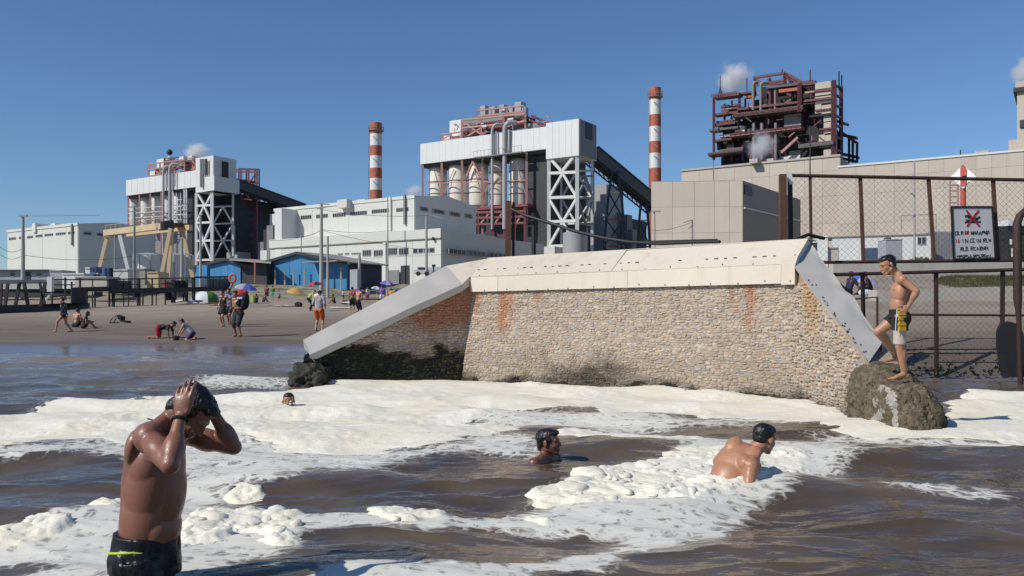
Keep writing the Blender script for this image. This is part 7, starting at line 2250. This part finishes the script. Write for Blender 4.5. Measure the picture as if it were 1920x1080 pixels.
def shirt_lobes(B, J, fat=1.0, sleeve=.6, hem=-.02, loose=1.12):
    H = J['H']; u, f, l = J['u'], J['f'], J['l']; A = (f, l, u)
    B.cap(J['pel'] + u * hem * H, J['che'] + u * .02 * H, .100 * H * fat, .098 * H * fat, True, 20, (f, .76))
    B.ell(J['che'] + f * .002 * H, (.075 * H * fat, .100 * H, .102 * H), A)
    B.cap(J['shoL'] - l * .03 * H, J['shoR'] + l * .03 * H, .041 * H, .041 * H)
    for sg, k in ((1, 'L'), (-1, 'R')):
        B.cap(J['nek'] - u * .015 * H + l * sg * .02 * H, J['sho' + k] - l * sg * .02 * H, .028 * H, .028 * H)
        B.ell(J['sho' + k], (.040 * H, .040 * H, .040 * H))
        if sleeve <= 1: B.cap(J['sho' + k], J['sho' + k].lerp(J['elb' + k], max(.05, sleeve)), .037 * H * loose, .033 * H * loose, True)
        else:
            B.cap(J['sho' + k], J['elb' + k], .037 * H, .031 * H); B.cap(J['elb' + k], J['elb' + k].lerp(J['wri' + k], min(1, sleeve - 1)), .031 * H, .024 * H, False)

def legs_lobes(B, J, fat=1.0, end=.92):
    H = J['H']
    shorts_lobes(B, J, 1.0, fat, 1.08)
    for k in 'LR':
        B.cap(J['kne' + k], J['kne' + k].lerp(J['ank' + k], end), .042 * H, .036 * H, True, 14); B.ell(J['kne' + k], (.044 * H,) * 3)

def dress_lobes(B, J, fat=1.0, low=.8):
    H = J['H']; u, f, l = J['u'], J['f'], J['l']
    mid = (J['kneL'] + J['kneR']) / 2; p = J['pel']
    e = p.lerp(V((mid.x, mid.y, mid.z)), low)
    B.cap(J['che'] + u * .03 * H, p, .090 * H * fat, .098 * H * fat, False, 18, (f, .78))
    B.cap(p + u * .02 * H, e, .098 * H * fat, .120 * H * fat, True, 18, (f, .85))

def cap_lobes(B, J, brim=True):
    H = J['H']; s = H * .132 / .225; f, u = J['hf'], J['hu']; l = u.cross(f); c = J['hea']
    B.ell(c - f * .012 * s + u * .065 * s, (.102 * s, .086 * s, .066 * s), (f, l, u))
    if brim: B.ell(c + f * .10 * s + u * .052 * s, (.07 * s, .066 * s, .010 * s), (f, l, u))

def person(label, J, skin, voxel=.013, smooth=3, hair=hair_m, hstyle='short', wear=(), fat=1.0, group=None, eyes=False, muscle=1.0):
    zmin = min(J[k].z for k in J if isinstance(J[k], Vector) and k[:3] in ('ank', 'kne', 'pel', 'wri'))
    t = thing('person', label, 'person', (J['pel'].x, J['pel'].y, zmin - .03), group)
    B = Blob(); body_lobes(B, J, fat, muscle=muscle); B.fuse('body', skin, t, voxel, smooth)
    hs = J['H'] * .132 / .225 if J['H'] > 1.62 else J['H'] * .14 / .225
    if hair:
        B = Blob(); hair_lobes(B, J['hea'], J['hf'], J['hu'], hs * 1.02, hstyle); B.fuse('hair', hair, t, voxel * .8, 2, wrinkle=.004 * J['H'], wscale=30)
    if eyes:
        f, u = J['hf'], J['hu']; l = u.cross(f)
        for sg in (-1, 1):
            B = Blob(); B.ell(J['hea'] + (f * .083 + l * sg * .030 + u * .002) * hs, (.009 * hs, .013 * hs, .007 * hs), (f, l, u)); B.fuse('eye', eye_m, t, .003, 0)
    for w in wear:
        B = Blob(); nm, m = w[0], w[1]
        kw = w[2] if len(w) > 2 else {}
        {'shorts': shorts_lobes, 'shirt': shirt_lobes, 'trousers': legs_lobes, 'dress': dress_lobes, 'cap': cap_lobes, 'hat': cap_lobes, 'jacket': shirt_lobes}[nm](B, J, **kw)
        B.fuse(nm, m, t, max(.007, voxel * .8), 2, wrinkle=.005, wscale=16)
    return t

def gp(px, py, d):
    p = P(px, py, d); p.z = gz(p.x, p.y); return p
def stand(H, st=.10, fore=0.0, lean=2, hands=((.02, .2), (.02, -.2)), hz=.80, look=(8, 0), hipz=.515, **kw):
    return pose(H, (0, 0, hipz * H), lean, [(fore, .055 * H + st * .2, .045 * H), (-fore, -.055 * H - st * .2, .045 * H)],
                [(hands[0][0], hands[0][1], hz if len(hands[0]) < 3 else hands[0][2]), (hands[1][0], hands[1][1], hz if len(hands[1]) < 3 else hands[1][2])], look=look, **kw)

# 1 walker at the left in the film of water (walks to the left)
g_ = gp(120, 630, 34.3)
J = move(stand(1.46, fore=.27, lean=3, hands=((-.20, .20), (.22, -.20)), hz=.70, hipz=.495), g_, 185)
person('person in navy jacket and dark cap walking bare legged through the wet sand film', J, sk_tan, wear=(('jacket', m_u['navy'], dict(sleeve=1.9, hem=-.07)), ('shorts', m_u['navy'], dict(frac=.18)), ('cap', m_u['black'], dict(brim=True))))
# 2, 3 seated pair
def sitting(H, lean=12, look=(5, 0), legs=.42, hug=True):
    return pose(H, (0, 0, .075 * H), lean, [(legs, .10, .045 * H), (legs, -.10, .045 * H)], [(.30, .12, .28), (.30, -.12, .28)], look=look, knees={'L': V((.3, .1, 1)), 'R': V((.3, -.1, 1))})
J = move(sitting(1.5, 10), gp(142, 616, 37), 75)
person('pale backed person in a wide dark hat sitting on the wet sand', J, sk_tan, wear=(('shorts', m_u['black'], dict(frac=.9)), ('hat', m_u['black'])))
J = move(sitting(1.35, 14), gp(157, 616, 36), 20)
person('dark haired child sitting on the sand next to the hat wearer', J, sk_mid, hstyle='long', wear=(('shirt', m_u['black'], dict(sleeve=.3)), ('shorts', m_u['black'], dict(frac=.6))))
# 4 boy on all fours facing right
J = pose(1.45, (-.02, 0, .40), 82, [(-.36, .10, .06), (-.36, -.10, .06)], [(.44, .20, .05), (.44, -.20, .05)], knees={'L': V((1, 0, -.6)), 'R': V((1, 0, -.6))}, elbows={'L': V((0, 1, .2)), 'R': V((0, -1, .2))}, look=(35, 0))
J['fdL'] = J['fdR'] = V((-1, 0, -.3)); J = move(J, gp(298, 631, 31.8), 3)
person('boy in red shorts and dark top digging on all fours in the sand', J, sk_mid, wear=(('shorts', m_u['brightred'], dict(frac=.75)), ('shirt', m_u['black'], dict(sleeve=.9))))
# 5 crouching child facing left
J = pose(1.40, (-.18, 0, .24), 42, [(-.30, .10, .06), (-.30, -.10, .06)], [(.36, .14, .05), (.36, -.12, .05)], knees={'L': V((1, .2, -.4)), 'R': V((1, -.2, -.4))}, look=(30, 0))
J['fdL'] = J['fdR'] = V((-1, 0, -.2)); J = move(J, gp(351, 632, 31.4), 183)
person('child in pale top and navy striped shorts crouching over a hole in the sand', J, sk_tan, hstyle='full', wear=(('shirt', m_u['grey'], dict(sleeve=.2)), ('shorts', MAT('navy_white_stripe', (.03, .03, .10), .7), dict(frac=.7))))
mb = MB(); c = gp(330, 629, 31.2); mb.lathe(c, [(.10, 0), (.13, .16)], 12); mb.build('sand_bucket', m_black, label='small black bucket between the two digging children', cat='bucket')
# 6..8 strolling group
J = move(stand(1.62, fore=.10, lean=2, hands=((.08, .28, 1.0), (.05, -.24, .85))), gp(419, 610, 37.0), 250)
person('woman in a short black dress walking on the sand', J, sk_tan, hair=hair_b, hstyle='full', wear=(('dress', m_u['black'], dict(low=.72)),))
J = move(stand(1.66, fore=.14, lean=3, hands=((.12, .22), (.12, -.22))), gp(431, 606, 38.6), 260)
person('dark clothed bather half hidden behind the woman in the black dress', J, sk_mid, wear=(('shirt', m_u['teal'], dict(sleeve=.8)), ('shorts', m_u['black'], dict(frac=.9))))
J = move(stand(1.78, st=.5, fore=.12, lean=6, hands=((.28, .18, 1.05), (.30, -.08, 1.10)), look=(15, -20), hip_twist=0), gp(447, 628, 32.2), 250)
person('biggest bather on the sand in black shorts with a black bag across the bare back', J, sk_mid, fat=1.18, wear=(('trousers', MAT('charcoal_cloth', (.03, .03, .032), .8), dict(end=.25, fat=1.2)),))
mb = MB(); a_ = J['shoR'] ; mb.path([J['shoL'] + V((0, -.12, .03)), J['che'] + V((.02, -.24, .02)), J['pel'] + V((.14, -.18, .22))], .05, 6); mb.build('shoulder_strap', m_u['black'], label='broad black strap worn by the biggest bather', cat='strap')
c = J['che'] + V((.22, -.02, .10))
o = lump_mesh('carried_bag', c, (.20, .20, .32), 3, m_u['black'], None, .05, lambda w: (.02, .02, .02), None, 3); props(o, 'bulky black bag carried at the shoulder of the biggest bather', 'bag')
o = lump_mesh('carried_towel', c + V((-.06, .05, .30)), (.24, .18, .14), 4, m_u['brightred'], None, .05, lambda w: (.4, .05, .05), None, 3); props(o, 'red and pink towel bundled on top of the carried black bag', 'towel')
mb = MB(); mb.obox(c + V((-.08, -.22, .12)), V((.10, 0, 0)), V((0, .01, 0)), V((0, 0, .035))); mb.build('white_label', m_u['white'], label='white patch on the carried black bag', cat='patch')
# 9 orange shorts
J = move(stand(1.72, st=.25, fore=.02, lean=4, hands=((.20, .20, .98), (.22, -.20, .98)), look=(18, 0)), gp(598, 615, 35), 84)
person('man in orange shorts, pale shirt and white cap seen from behind on the sand', J, sk_tan, wear=(('shirt', m_u['grey'], dict(sleeve=.95)), ('shorts', m_u['orange'], dict(frac=.82, loose=1.3)), ('cap', m_u['white'])))
# 10 lime shirt bending
J = move(pose(1.66, (-.12, 0, .82), 38, [(0, .12, .07), (-.05, -.12, .07)], [(.42, .12, .85), (.42, -.12, .85)], look=(30, 0)), gp(582, 574, 56), 10)
person('person in lime shirt and black trousers bending forward under white bundles', J, sk_mid, wear=(('shirt', m_u['lime'], dict(sleeve=1.7)), ('trousers', m_u['black']), ('cap', m_u['white'])))
o = lump_mesh('white_bundle', J['che'] + V((.55, -.3, -.12)), (.34, .25, .22), 7, m_u['white'], None, .06, lambda w: (.7, .7, .7), None, 3); props(o, 'white cloth bundle in front of the lime shirt person', 'bundle')
# 11 seated red
J = move(sitting(1.55, 8), gp(627, 566, 78), 200)
person('small seated person in dark red beside the white towel heap', J, sk_swim, wear=(('shirt', m_u['dred'], dict(sleeve=.6)), ('shorts', m_u['black'], dict(frac=.8))))
# 12, 13 shirtless pair
J = move(stand(1.70, fore=.05, lean=12, hands=((.36, .14, .98), (.36, -.14, .98)), look=(25, 0)), gp(671, 597, 47.5), 60)
person('shirtless man in black trousers with bare tan back left of the sloping sheet', J, sk_tan, wear=(('trousers', m_u['black'], {}),))
J = move(stand(1.62, fore=.04, lean=5, hands=((.12, .2), (.12, -.2))), gp(661, 584, 53), 110)
person('second bather with brown back half hidden by the shirtless man', J, sk_mid, wear=(('shorts', m_u['black'], dict(frac=.9)),))
# far figures
far = [(716.5, 563, 66, 1.66, 100, 'purple', 'white', 'person in purple top and white shorts under the purple and blue umbrella'),
       (733, 553, 70, 1.45, 80, 'gold', 'navy', 'person in a gold yellow top close to the sloping sheet'),
       (757, 546, 68, 1.5, 60, 'white', 'white', 'person in white with dark hair just above the sloping sheet'),
       (500, 566, 92, 1.66, 100, 'dred', 'navy', 'distant person in dark red top and navy trousers on the upper sand'),
       (511, 564, 94, 1.62, 95, 'green', 'mint', 'distant person in green top and mint shorts on the upper sand'),
       (479, 567, 80, 1.2, 90, 'black', 'black', 'dark hunched person in black right of the lime beach bag'),
       (494, 569, 84, 1.1, 45, 'navy', 'navy', 'low dark figure resting beside the distant dark red person'),
       (454, 566, 76, 1.3, 60, 'red', 'black', 'red topped bather seen past the shoulder of the biggest bather'),
       (524, 567, 88, 1.1, 200, 'teal', 'navy', 'small child in blue grey right of the distant green topped person'),
       (690, 560, 84, 1.5, 140, 'white', 'red', 'distant bather in white top and red shorts left of the purple top person'),
       (643, 561, 90, 1.2, 30, 'lilac', 'black', 'small distant bather in lilac top beyond the seated red person'),
       (776, 537, 66, 1.2, 120, 'black', 'black', 'dark haired bather at the far end above the sloping sheet')]
for i, (px, py, d, H, yaw, a_, b_, lab) in enumerate(far):
    g_ = gp(px, py, d)
    if i in (5, 6): J = move(sitting(1.6, 20), g_, yaw)
    else: J = move(stand(H, fore=.06 + .03 * (i % 3), lean=4, hands=((.12, .2), (.18, -.22))), g_, yaw)
    person(lab, J, sk_mid, voxel=.022, wear=(('shirt', m_u[a_], dict(sleeve=.9)), ('shorts', m_u[b_], dict(frac=.95))))
J = move(pose(1.6, (0, 0, .13), -20, [(.7, .12, .08), (.55, -.12, .08)], [(-.3, .3, .06), (-.3, -.3, .06)], knees={'L': V((0, 0, 1)), 'R': V((0, 0, 1))}), gp(1590, 545, 31.5), 200)
person('dark clothed person resting under the blue and lilac umbrella behind the fence', J, sk_swim, voxel=.018, wear=(('shirt', m_u['navy'], dict(sleeve=.8)), ('trousers', m_u['black'])))
J = move(sitting(1.6, 14), gp(1632, 546, 31.8), 160)
person('person in black sitting close to the boy under the blue and lilac umbrella', J, sk_swim, voxel=.018, wear=(('shirt', m_u['black'], dict(sleeve=1.5)), ('trousers', m_u['black'])))
c = gp(1622, 548, 31); o = lump_mesh('white_blue_bag', c + V((0, 0, .1)), (.22, .15, .12), 3, m_u['white'], None, .03, lambda w: (.6, .7, .8), None, 3); props(o, 'white bag on the sand under the blue and lilac umbrella', 'bag')

Blob.LOBE = 44
# ------------------------------------------------------------------ the boy on the toe of the wall
DB = 9.78
def at(px, py, dy=0.0): return P(px, py, DB + dy)
H = 1.50
J = {'H': H}
J['pel'] = at(1684, 588); J['belly'] = at(1684, 571); J['che'] = at(1686, 549); J['sh'] = at(1687, 520)
J['u'] = (J['sh'] - J['pel']).normalized(); J['f'] = V((-1, .10, .04)).normalized(); J['l'] = J['u'].cross(J['f']).normalized(); J['f'] = J['l'].cross(J['u'])
J['shoL'] = at(1692, 524, -.15); J['shoR'] = at(1682, 522, .15)
J['elbL'] = at(1719, 546, -.23); J['wriL'] = at(1704, 574, -.15)
J['elbR'] = at(1704, 549, .24); J['wriR'] = at(1692, 580, .17)
J['hdL'] = V((-.75, -.1, -.75)); J['hbL'] = V((0, -1, 0)); J['hsL'] = V((-.6, 0, .6))
J['hdR'] = V((-.3, 0, -1)); J['hbR'] = V((0, 1, 0)); J['hsR'] = V((-1, 0, 0))
J['hipL'] = at(1688, 597, -.075); J['hipR'] = at(1681, 597, .075)
J['kneL'] = at(1687, 648, -.07); J['ankL'] = at(1696, 700, -.02)
J['kneR'] = at(1646, 622, .10); J['ankR'] = at(1684, 668, .30)
J['fdL'] = V((-1, -.10, -.06)); J['fdR'] = V((-1, -.05, -.02))
J['nek'] = at(1684, 515); J['hf'] = V((-.93, -.12, -.34)).normalized(); J['hu'] = V((-.34, 0, .93)); J['hu'] = (J['hu'] - J['hf'] * J['hu'].dot(J['hf'])).normalized()
J['hea'] = at(1664, 497)
boy = thing('person', 'boy in black and yellow swim shorts climbing down the mossy end of the wall', 'person', J['ankL'] - V((0, 0, .06)))
B = Blob(); body_lobes(B, J, .92, muscle=.55); B.fuse('body', sk_tan, boy, .0055, 7)
hs = H * .14 / .225
B = Blob(); hair_lobes(B, J['hea'], J['hf'], J['hu'], hs, 'short'); B.ell(J['hea'] + (J['hf'] * .05 + J['hu'] * .080) * hs, (.045, .05, .022)); B.ell(J['hea'] + (J['hf'] * -.022 + J['hu'] * .022) * hs, (.078 * hs, .0805 * hs, .072 * hs), (J['hf'], J['hu'].cross(J['hf']), J['hu'])); B.fuse('hair', hair_m, boy, .0055, 3, wrinkle=.003, wscale=90)
f_, u_ = J['hf'], J['hu']; l_ = u_.cross(f_)
for sg in (-1, 1):
    B = Blob(); B.ell(J['hea'] + (f_ * .083 + l_ * sg * .030 + u_ * .002) * hs, (.008 * hs, .012 * hs, .006 * hs), (f_, l_, u_)); B.fuse('eye', eye_m, boy, .0025, 0)
    B = Blob(); B.cap(J['hea'] + (f_ * .093 + l_ * sg * .014 + u_ * .027) * hs, J['hea'] + (f_ * .082 + l_ * sg * .042 + u_ * .026) * hs, .005 * hs, .004 * hs); B.fuse('eyebrow', hair_m, boy, .0022, 0)
    n_ = J['che'] + J['f'] * .068 * H + J['l'] * sg * .055 * H + J['u'] * .022 * H
    B = Blob(); B.ell(n_ - J['f'] * .006, (.006, .006, .006)); B.fuse('nipple', sk_swim, boy, .0020, 0)
B = Blob(); shorts_lobes(B, J, .44, .92, 1.18, .03); B.fuse('shorts', m_u['black'], boy, .006, 2, wrinkle=.004, wscale=18)
pale = MAT('faded_pale_cloth', (.50, .42, .36), .8, .2, 20)
B = Blob(); B.cap(J['hipL'].lerp(J['kneL'], .40), J['hipL'].lerp(J['kneL'], .96), .074, .066, True, 30); B.fuse('inner_short', pale, boy, .006, 2, wrinkle=.004, wscale=22)
yel = MAT('yellow_panel_cloth', (.62, .36, .03), .7, .15, 20)
sp_l = MB()
for k in range(4):
    z0, z1 = 583 + k * 9.6, 591.2 + k * 9.6
    a_, b_, c_, d_ = at(1687, z0, -.178 - .004 * k), at(1699, z0, -.150 - .004 * k), at(1699.5, z1, -.154 - .004 * k), at(1686, z1, -.182 - .004 * k)
    sp_l.prism([a_, b_, c_, d_], V((0, .045, 0)))
sp_l.build('side_panel', yel, boy)
mb = MB(); mb.path([at(1682, 580, -.172), at(1680, 600, -.186), at(1679, 620, -.178)], .0045, 5); mb.build('piping', m_u['white'], boy)

# ------------------------------------------------------------------ the man in the foreground, hands on his head
DM = 4.0
def am(px, py, dy=0.0): return P(px, py, DM + dy)
H = 1.72
J = {'H': H}
J['pel'] = am(272, 1022); J['belly'] = am(283, 950); J['che'] = am(288, 868); J['sh'] = am(304, 803)
J['u'] = (J['sh'] - J['pel']).normalized(); J['f'] = V((1, .12, -.1)).normalized(); J['l'] = J['u'].cross(J['f']).normalized(); J['f'] = J['l'].cross(J['u'])
J['shoR'] = am(276, 818, -.15); J['shoL'] = am(338, 812, .19)
J['elbR'] = am(319, 872, -.36); J['wriR'] = am(338, 783, -.225)
J['elbL'] = am(438, 838, .22); J['wriL'] = am(398, 772, .13)
J['hipR'] = am(266, 1056, -.062); J['hipL'] = am(276, 1056, .062)
J['kneR'] = am(285, 1225, -.10); J['ankR'] = am(270, 1400, -.1); J['kneL'] = am(300, 1222, .12); J['ankL'] = am(310, 1400, .12)
J['nek'] = am(318, 790, .02)
J['hf'] = V((.62, -.06, -.78)).normalized(); J['hu'] = V((.78, 0, .62)); J['hu'] = (J['hu'] - J['hf'] * J['hu'].dot(J['hf'])).normalized()
J['hea'] = am(358, 773, .0)
man = thing('person', 'wet shirtless man holding his bowed head with both hands in the near water', 'person', (J['pel'].x, J['pel'].y, -.75))
B = Blob(); body_lobes(B, J, 1.0, hands='none', muscle=1.12, feet=False)
u, f, l = J['u'], J['f'], J['l']
B.cap(am(264, 900, 0), am(262, 990, 0), .085, .088); B.cap(am(272, 838, -.05), am(266, 900, -.03), .085, .085)     # lats and flank
B.ell(am(312, 930, 0), (.085, .12, .20), (f, l, u)); B.ell(am(300, 990, 0), (.095, .125, .12), (f, l, u)); B.ell(am(290, 900, 0), (.132, .150, .30), (f, l, u)); B.ell(am(281, 970, 0), (.132, .140, .24), (f, l, u)); B.cap(am(292, 860, 0), am(279, 1000, 0), .120, .126, sq=(l, 1.0))
B.ell(am(262, 985, 0), (.085, .125, .13), (f, l, u))
B.ell(J['shoR'].lerp(J['elbR'], .12) + V((-.006, .0, .004)), (.062, .062, .070)); B.cap(J['shoR'], J['elbR'].lerp(J['shoR'], .2), .056, .046); B.ell(J['shoR'].lerp(J['elbR'], .55), (.052, .052, .095), frame_of(J['elbR'] - J['shoR'])[1:] + (frame_of(J['elbR'] - J['shoR'])[0],))
B.ell(J['elbR'].lerp(J['wriR'], .34), (.048, .046, .085), frame_of(J['wriR'] - J['elbR'])[1:] + (frame_of(J['wriR'] - J['elbR'])[0],))
B.ell(J['shoL'].lerp(J['elbL'], .55), (.050, .050, .085), frame_of(J['elbL'] - J['shoL'])[1:] + (frame_of(J['elbL'] - J['shoL'])[0],))
B.ell(J['elbL'].lerp(J['wriL'], .34), (.046, .046, .08), frame_of(J['wriL'] - J['elbL'])[1:] + (frame_of(J['wriL'] - J['elbL'])[0],))
hand(B, J['wriR'] + V((0, 0, .004)), V((.06, .24, 1)), V((-.10, -1, .15)), V((1, 0, .0)), .24, 1.08, r=.0088, fan=.02, thumb_out=.15)
hand(B, J['wriL'] + V((0, 0, .004)), V((-.24, -.30, 1)), V((.8, .55, .25)), V((.2, -1, -.1)), .24, 1.08, r=.0088, fan=.02, thumb_out=.2)
B.fuse('body', sk_wet, man, .0042, 14)
B = Blob(); hs = H * .132 / .225
hair_lobes(B, J['hea'], J['hf'], J['hu'], hs * .99, 'full')
B.fuse('hair', hair_m, man, .0045, 3, wrinkle=.004, wscale=95)
m_wets = MAT('wet_black_shorts', (.010, .010, .011), .34, .2, 8, bump=.006, bscale=30, spec=.35)
B = Blob(); B.cap(am(272, 1070), am(277, 998), .160, .148, True, 40); B.ell(am(247, 1058), (.080, .14, .11), (f, l, u)); shorts_lobes(B, J, .75, 1.04, 1.14, .0)
B.fuse('shorts', m_wets, man, .0055, 3, wrinkle=.006, wscale=15)
lm = MAT('lime_piping', (.50, .62, .02), .5, .1)
mb = MB()
pts = [V((0, 0, 0))] * 0
ctrp = am(272, 1030)
for k in range(15):
    t = k / 14; a_ = math.radians(172 + t * 122)
    r1, r2 = .172, .196
    q = ctrp + V((math.cos(a_) * r1 - .008, math.sin(a_) * r2, -.020 + .045 * math.sin(t * 1.9)))
    pts.append(q)
from mathutils.bvhtree import BVHTree
so_ = [o for o in man.children if o.name.startswith('shorts')][0]
bv_ = BVHTree.FromPolygons([v.co + WL[so_.name] for v in so_.data.vertices], [tuple(p.vertices) for p in so_.data.polygons])
for k, q in enumerate(pts):
    ax_ = V((ctrp.x, ctrp.y, q.z)); o_ = ax_ + (q - ax_).normalized() * .5
    hit = bv_.ray_cast(o_, ax_ - o_)
    if hit[0] is not None: pts[k] = hit[0] + (o_ - ax_).normalized() * .002
mb.path(pts, [.006] * 12 + [.005, .0035, .002], 6); mb.build('lime_stripe', lm, man, smooth=True)
mb = MB(); w = J['wriR']; ax = (J['wriR'] - J['elbR']).normalized(); c_ = w - ax * .012; a0_, x_, y_ = frame_of(ax)
mb.path([c_ + x_ * math.cos(2 * math.pi * k / 20) * .0305 + y_ * math.sin(2 * math.pi * k / 20) * .0305 for k in range(21)], .0075, 6); mb.build('wristband', m_u['black'], label='black wristband on the raised near wrist', smooth=True, parent=man)
mb = MB(); mb.path([am(277, 785, .02), am(293, 789, -.075), am(305, 803, -.10), am(322, 815, -.085), am(345, 818, -.02)], .004, 5); mb.build('neck_cord', m_u['black'], man, smooth=True)

# ------------------------------------------------------------------ bathers in the foam
DK = 6.45
def ak(px, py, dy=0.0): return P(px, py, DK + dy)
H = 1.66
J = {'H': H}
J['pel'] = ak(1352, 915, .02); J['belly'] = ak(1369, 888, .05); J['che'] = ak(1385, 866, .10); J['sh'] = ak(1403, 846, .16)
J['u'] = (J['sh'] - J['pel']).normalized(); J['l'] = V((-.80, .55, .20)).normalized(); J['f'] = J['l'].cross(J['u']).normalized(); J['l'] = J['u'].cross(J['f'])
J['shoL'] = ak(1364, 851, .26); J['shoR'] = ak(1409, 874, -.06)
J['elbL'] = ak(1346, 866, .50); J['wriL'] = ak(1365, 890, .62)
J['elbR'] = ak(1404, 906, -.12); J['wriR'] = ak(1408, 948, .0)
for k, dx in (('L', -.07), ('R', .07)):
    J['hip' + k] = J['pel'] + V((dx, .02, -.05)); J['kne' + k] = J['hip' + k] + V((.18, .25, -.28)); J['ank' + k] = J['kne' + k] + V((-.1, .0, -.38))
J['nek'] = ak(1415, 843, .20); J['hf'] = V((.80, .52, -.30)).normalized(); J['hu'] = V((.25, .15, .95)); J['hu'] = (J['hu'] - J['hf'] * J['hu'].dot(J['hf'])).normalized()
J['hea'] = ak(1434, 823, .22)
bk_p = thing('person', 'man with a bare tan back wading waist deep in the foam, head turned away', 'person', (J['pel'].x, J['pel'].y, -.7))
B = Blob(); body_lobes(B, J, 1.0, muscle=1.05)
u, f, l = J['u'], J['f'], J['l']
B.ell(J['che'] - f * .012 - u * .02, (.098, .165, .19), (f, l, u)); B.ell(J['belly'], (.10, .14, .16), (f, l, u))
for k in 'LR': B.ell(J['sho' + k].lerp(J['sh'], .2), (.060, .060, .060)); B.cap(J['sho' + k].lerp(J['sh'], .15) - u * .03, J['che'] - f * .02, .062, .09); B.cap(J['sho' + k].lerp(J['sh'], .1), J['elb' + k], .058, .044)
B.cap(J['nek'], J['hea'] - J['hu'] * .05 - J['hf'] * .03, .062, .058)
B.fuse('body', sk_back, bk_p, .0055, 22)
B = Blob(); hair_lobes(B, J['hea'], J['hf'], J['hu'], H * .132 / .225 * .985, 'short'); B.fuse('hair', hair_m, bk_p, .006, 3, wrinkle=.004, wscale=80)
B = Blob(); shorts_lobes(B, J, .4, 1.0, 1.1, -.02); B.fuse('shorts', m_u['black'], bk_p, .008, 2)

def swimmer(c, f, u, H, label, skin, hstyle, dep=0.0, yaw_sh=None):
    f = V(f).normalized(); u = V(u); u = (u - f * u.dot(f)).normalized()
    J = {'H': H, 'hf': f, 'hu': u, 'hea': c}
    tf = V((f.x, f.y, 0)).normalized() if yaw_sh is None else V(yaw_sh)
    J['u'] = V((tf.x * .25, tf.y * .25, 1)).normalized(); J['l'] = V((0, 0, 1)).cross(tf).normalized(); J['f'] = J['l'].cross(J['u'])
    J['nek'] = c - u * .13 * H / 1.7 - f * .03; J['sh'] = J['nek'] - J['u'] * .05
    J['che'] = J['sh'] - J['u'] * .10 * H; J['belly'] = J['sh'] - J['u'] * .20 * H; J['pel'] = J['sh'] - J['u'] * .285 * H
    for k, sg in (('L', 1), ('R', -1)):
        J['sho' + k] = J['sh'] + J['l'] * sg * .103 * H; J['elb' + k] = J['sho' + k] + J['f'] * .16 + J['l'] * sg * .12 - V((0, 0, .20)); J['wri' + k] = J['elb' + k] + J['f'] * .22 + V((0, 0, -.02))
        J['hip' + k] = J['pel'] + J['l'] * sg * .05 * H; J['kne' + k] = J['hip' + k] + J['f'] * .2 - V((0, 0, .33)); J['ank' + k] = J['kne' + k] - J['f'] * .25 - V((0, 0, .3))
    t = thing('person', label, 'person', (c.x, c.y, J['ankL'].z))
    B = Blob(); body_lobes(B, J, 1.0); B.fuse('body', skin, t, .0050, 6)
    s = H * .132 / .225 if H > 1.62 else H * .14 / .225
    B = Blob(); hair_lobes(B, c, f, u, s * .99, hstyle); B.fuse('hair', hair_m, t, .005, 3, wrinkle=.004, wscale=60)
    l = u.cross(f)
    for sg in (-1, 1):
        B = Blob(); B.ell(c + (f * .083 + l * sg * .030 + u * .002) * s, (.008 * s, .012 * s, .006 * s), (f, l, u)); B.fuse('eye', eye_m, t, .0025, 0)
        B = Blob(); B.cap(c + (f * .093 + l * sg * .014 + u * .027) * s, c + (f * .080 + l * sg * .042 + u * .025) * s, .005 * s, .004 * s); B.fuse('eyebrow', hair_m, t, .0025, 0)
    B = Blob(); shorts_lobes(B, J, .4); B.fuse('shorts', m_u['black'], t, .012, 2)
    return t, J, s
swimmer(P(1029, 829, 7.7), (.93, -.30, .04), (0, 0, 1), 1.62, 'swimmer with wet black hair up to the neck in brown water facing right', sk_swim, 'full', yaw_sh=(.8, -.6, 0))
tfar, J, s = swimmer(P(541, 752, 11.9), (.15, -.98, .05), (0, 0, 1), 1.55, 'far swimmer with foam on the face peering over the foam', sk_mid, 'short')
f_, u_ = J['hf'], J['hu']; l_ = u_.cross(f_)
for (a_, b_, c_, r_) in ((.10, .03, -.035, .022), (.10, -.03, -.055, .025), (.105, .0, -.075, .03), (.098, .04, .0, .014)):
    B = Blob(); B.ell(J['hea'] + (f_ * a_ + l_ * b_ + u_ * c_) * s, (.012, r_, r_ * .7), (f_, l_, u_)); B.fuse('foam_smear', m_foam, tfar, .004, 1)
